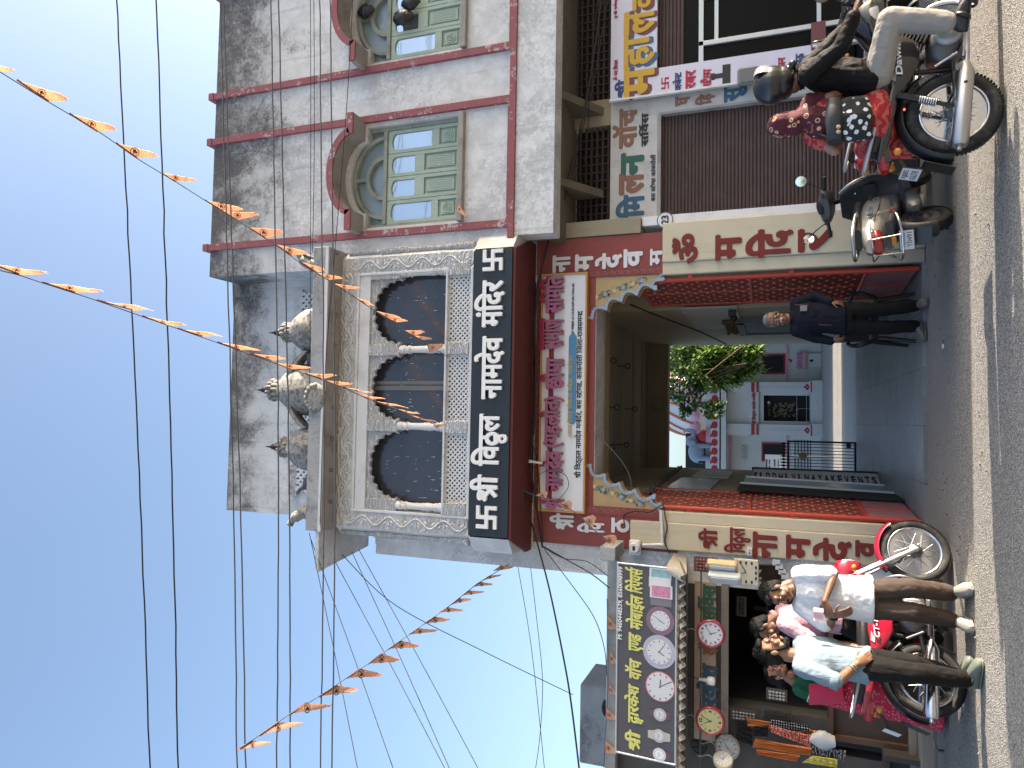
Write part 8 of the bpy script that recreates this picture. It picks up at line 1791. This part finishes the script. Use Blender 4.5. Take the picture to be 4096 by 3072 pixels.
for i, f in enumerate(F5): a, b = Z6(f[0][0]-2, f[0][1]), Z6(f[1][0]-2, f[1][1]); pennant(t5, P(*a, -.14), P(*b, -.14), P(Z6(125, 0)[0], (a[1]+b[1])/2+22, -.16), 150+i)
fx = pennant(thing("torn_flag", "torn saffron pennant caught on the sill of the middle arched window", "flag", P(1845, 840, -.7)), P(1825, 842, -.72), P(1832, 815, -.72), P(1862, 862, -.74), 5)
# ================================================================ birds, rags, added shade block
def pigeon(label, c, d):
    c = Vector(c); d = Vector(d).normalized(); q = V(0, 0, 1).cross(d); t = thing("pigeon", label, "pigeon", c); mb = MB(); u = V(0, 0, 1); Mx = Matrix((d, q, u)).transposed()
    mb.ell(c+u*.09, (.10, .055, .06), 14, 10, Mx @ Matrix.Rotation(-.35, 3, 'Y')); mb.cone(c+d*.07+u*.12, c+d*.10+u*.18, .035, .026); mb.ell(c+d*.115+u*.195, .028, 10, 8); mb.cone(c-d*.07+u*.065, c-d*.19+u*.03, .03, .016); mb.cone(c+d*.135+u*.192, c+d*.165+u*.185, .008, .003)
    remesh(mb, "body", M("slate pigeon plumage", (.06, .065, .08), .6, var=.6, vs=18), t, .008, 3); lg = MB(); lg.tube([c+u*.05+q*.02, c+q*.02], .005, 5).tube([c+u*.05-q*.02, c-q*.02], .005, 5); part("legs", m_redlens, t, lg)
c = P(1232, 1052, -.9); pigeon("dark pigeon perched at the right end of the mouldy roof slab", (c.x, -.9, 7.10), (.7, -.5, 0)); pigeon("dark pigeon perched at the left end of the mouldy roof slab", (P(1200, 1925, -.9).x, -.9, 7.10), (-1, -.2, 0)); pigeon("dark pigeon perched right of the central dome", (P(1200, 1440, -.9).x, -.9, 7.10), (.8, -.2, 0))
def rag(label, c, s, seed, name="plastic_rag"):
    rnd = random.Random(seed); c = Vector(c); rings = []
    for k in range(10):
        h = k/9; w = math.sin(math.pi*(.1+.85*h)); rings.append([c+V(s[0]*w*math.cos(a)*(1+.5*noise.noise(V(3*math.cos(a), 3*math.sin(a), h*4+seed))), -abs(s[1]*w*math.sin(a))*(1+.6*noise.noise(V(2*math.sin(a), h*6, seed))), (.5-h)*s[2]*2) for a in [2*math.pi*i/18 for i in range(18)]])
    o = MB().loft(rings).build(name, M("black polythene", (.012, .012, .014), .3, bump=.2, bs=30)); tag(o, label, "rag"); return o
rag("black polythene rag hung in the fan light of the right arched window", P(1465, 45, -.58), (.10, .05, .13), 1); rag("black polythene bag hung between the shutters of the right arched window", P(1615, 70, -.62), (.12, .07, .15), 2); rag("black polythene bag bulging from the pane nearest the picture's upper edge", P(1645, 12, -.62), (.10, .07, .14), 3)
kk = thing("added_shade_block", "plain added kiosk farther along the street beyond the right edge of the view", "blocker", (10.5, -.8, 0)); part("wall", m_beige, kk, MB().box(9.2, 12, -1.60, -.65, 0, 2.55)); part("roof", m_shoproof, kk, MB().box(9.1, 12.1, -1.64, -.62, 2.55, 2.65)); part("counter", m_wood, kk, MB().box(9.3, 11.9, -1.66, -1.60, .9, 1.0))  # unseen box added to shade the ground in front of the shops
# litter and rubble along the road's edge
rnd = random.Random(21); lit = MB()
for k in range(260):
    x, y, s = rnd.uniform(-4, 5), rnd.uniform(-2.2, -.08) if rnd.random() < .85 else rnd.uniform(-4, -2.2), rnd.uniform(.004, .014); lit.ell((x, y, s*.4), (s, s*.8, s*.6), 6, 4)
o = lit.build("gravel", M("loose grey gravel", (.20, .18, .155), .9, var=.4, vs=30)); tag(o, "loose gravel and grit scattered along the edge of the road", "gravel", kind="stuff")
dr_ = thing("drain_slab", "worn stone slabs bridging the roadside drain in front of the watch shop", "slab", (-2.6, -.55, 0)); sl = MB(); rnd = random.Random(6)
for k in range(5): sl.box(-4.2+k*.55, -3.68+k*.55, -.66+rnd.uniform(-.03, .03), -.33, -.03, .035+rnd.uniform(0, .03))
part("slabs", M("worn drain stone", (.20, .18, .16), .9, dirt=(.1, .09, .08)), dr_, sl, bevel=.012)
pb2 = thing("paper_scrap", "small white scrap of paper lying on the road before the gate", "litter", G(3772, 1380)); a = G(3774, 1385, .004); part("paper", m_white, pb2, MB().box(a.x-.02, a.x+.02, a.y-.02, a.y+.02, .003, .014))
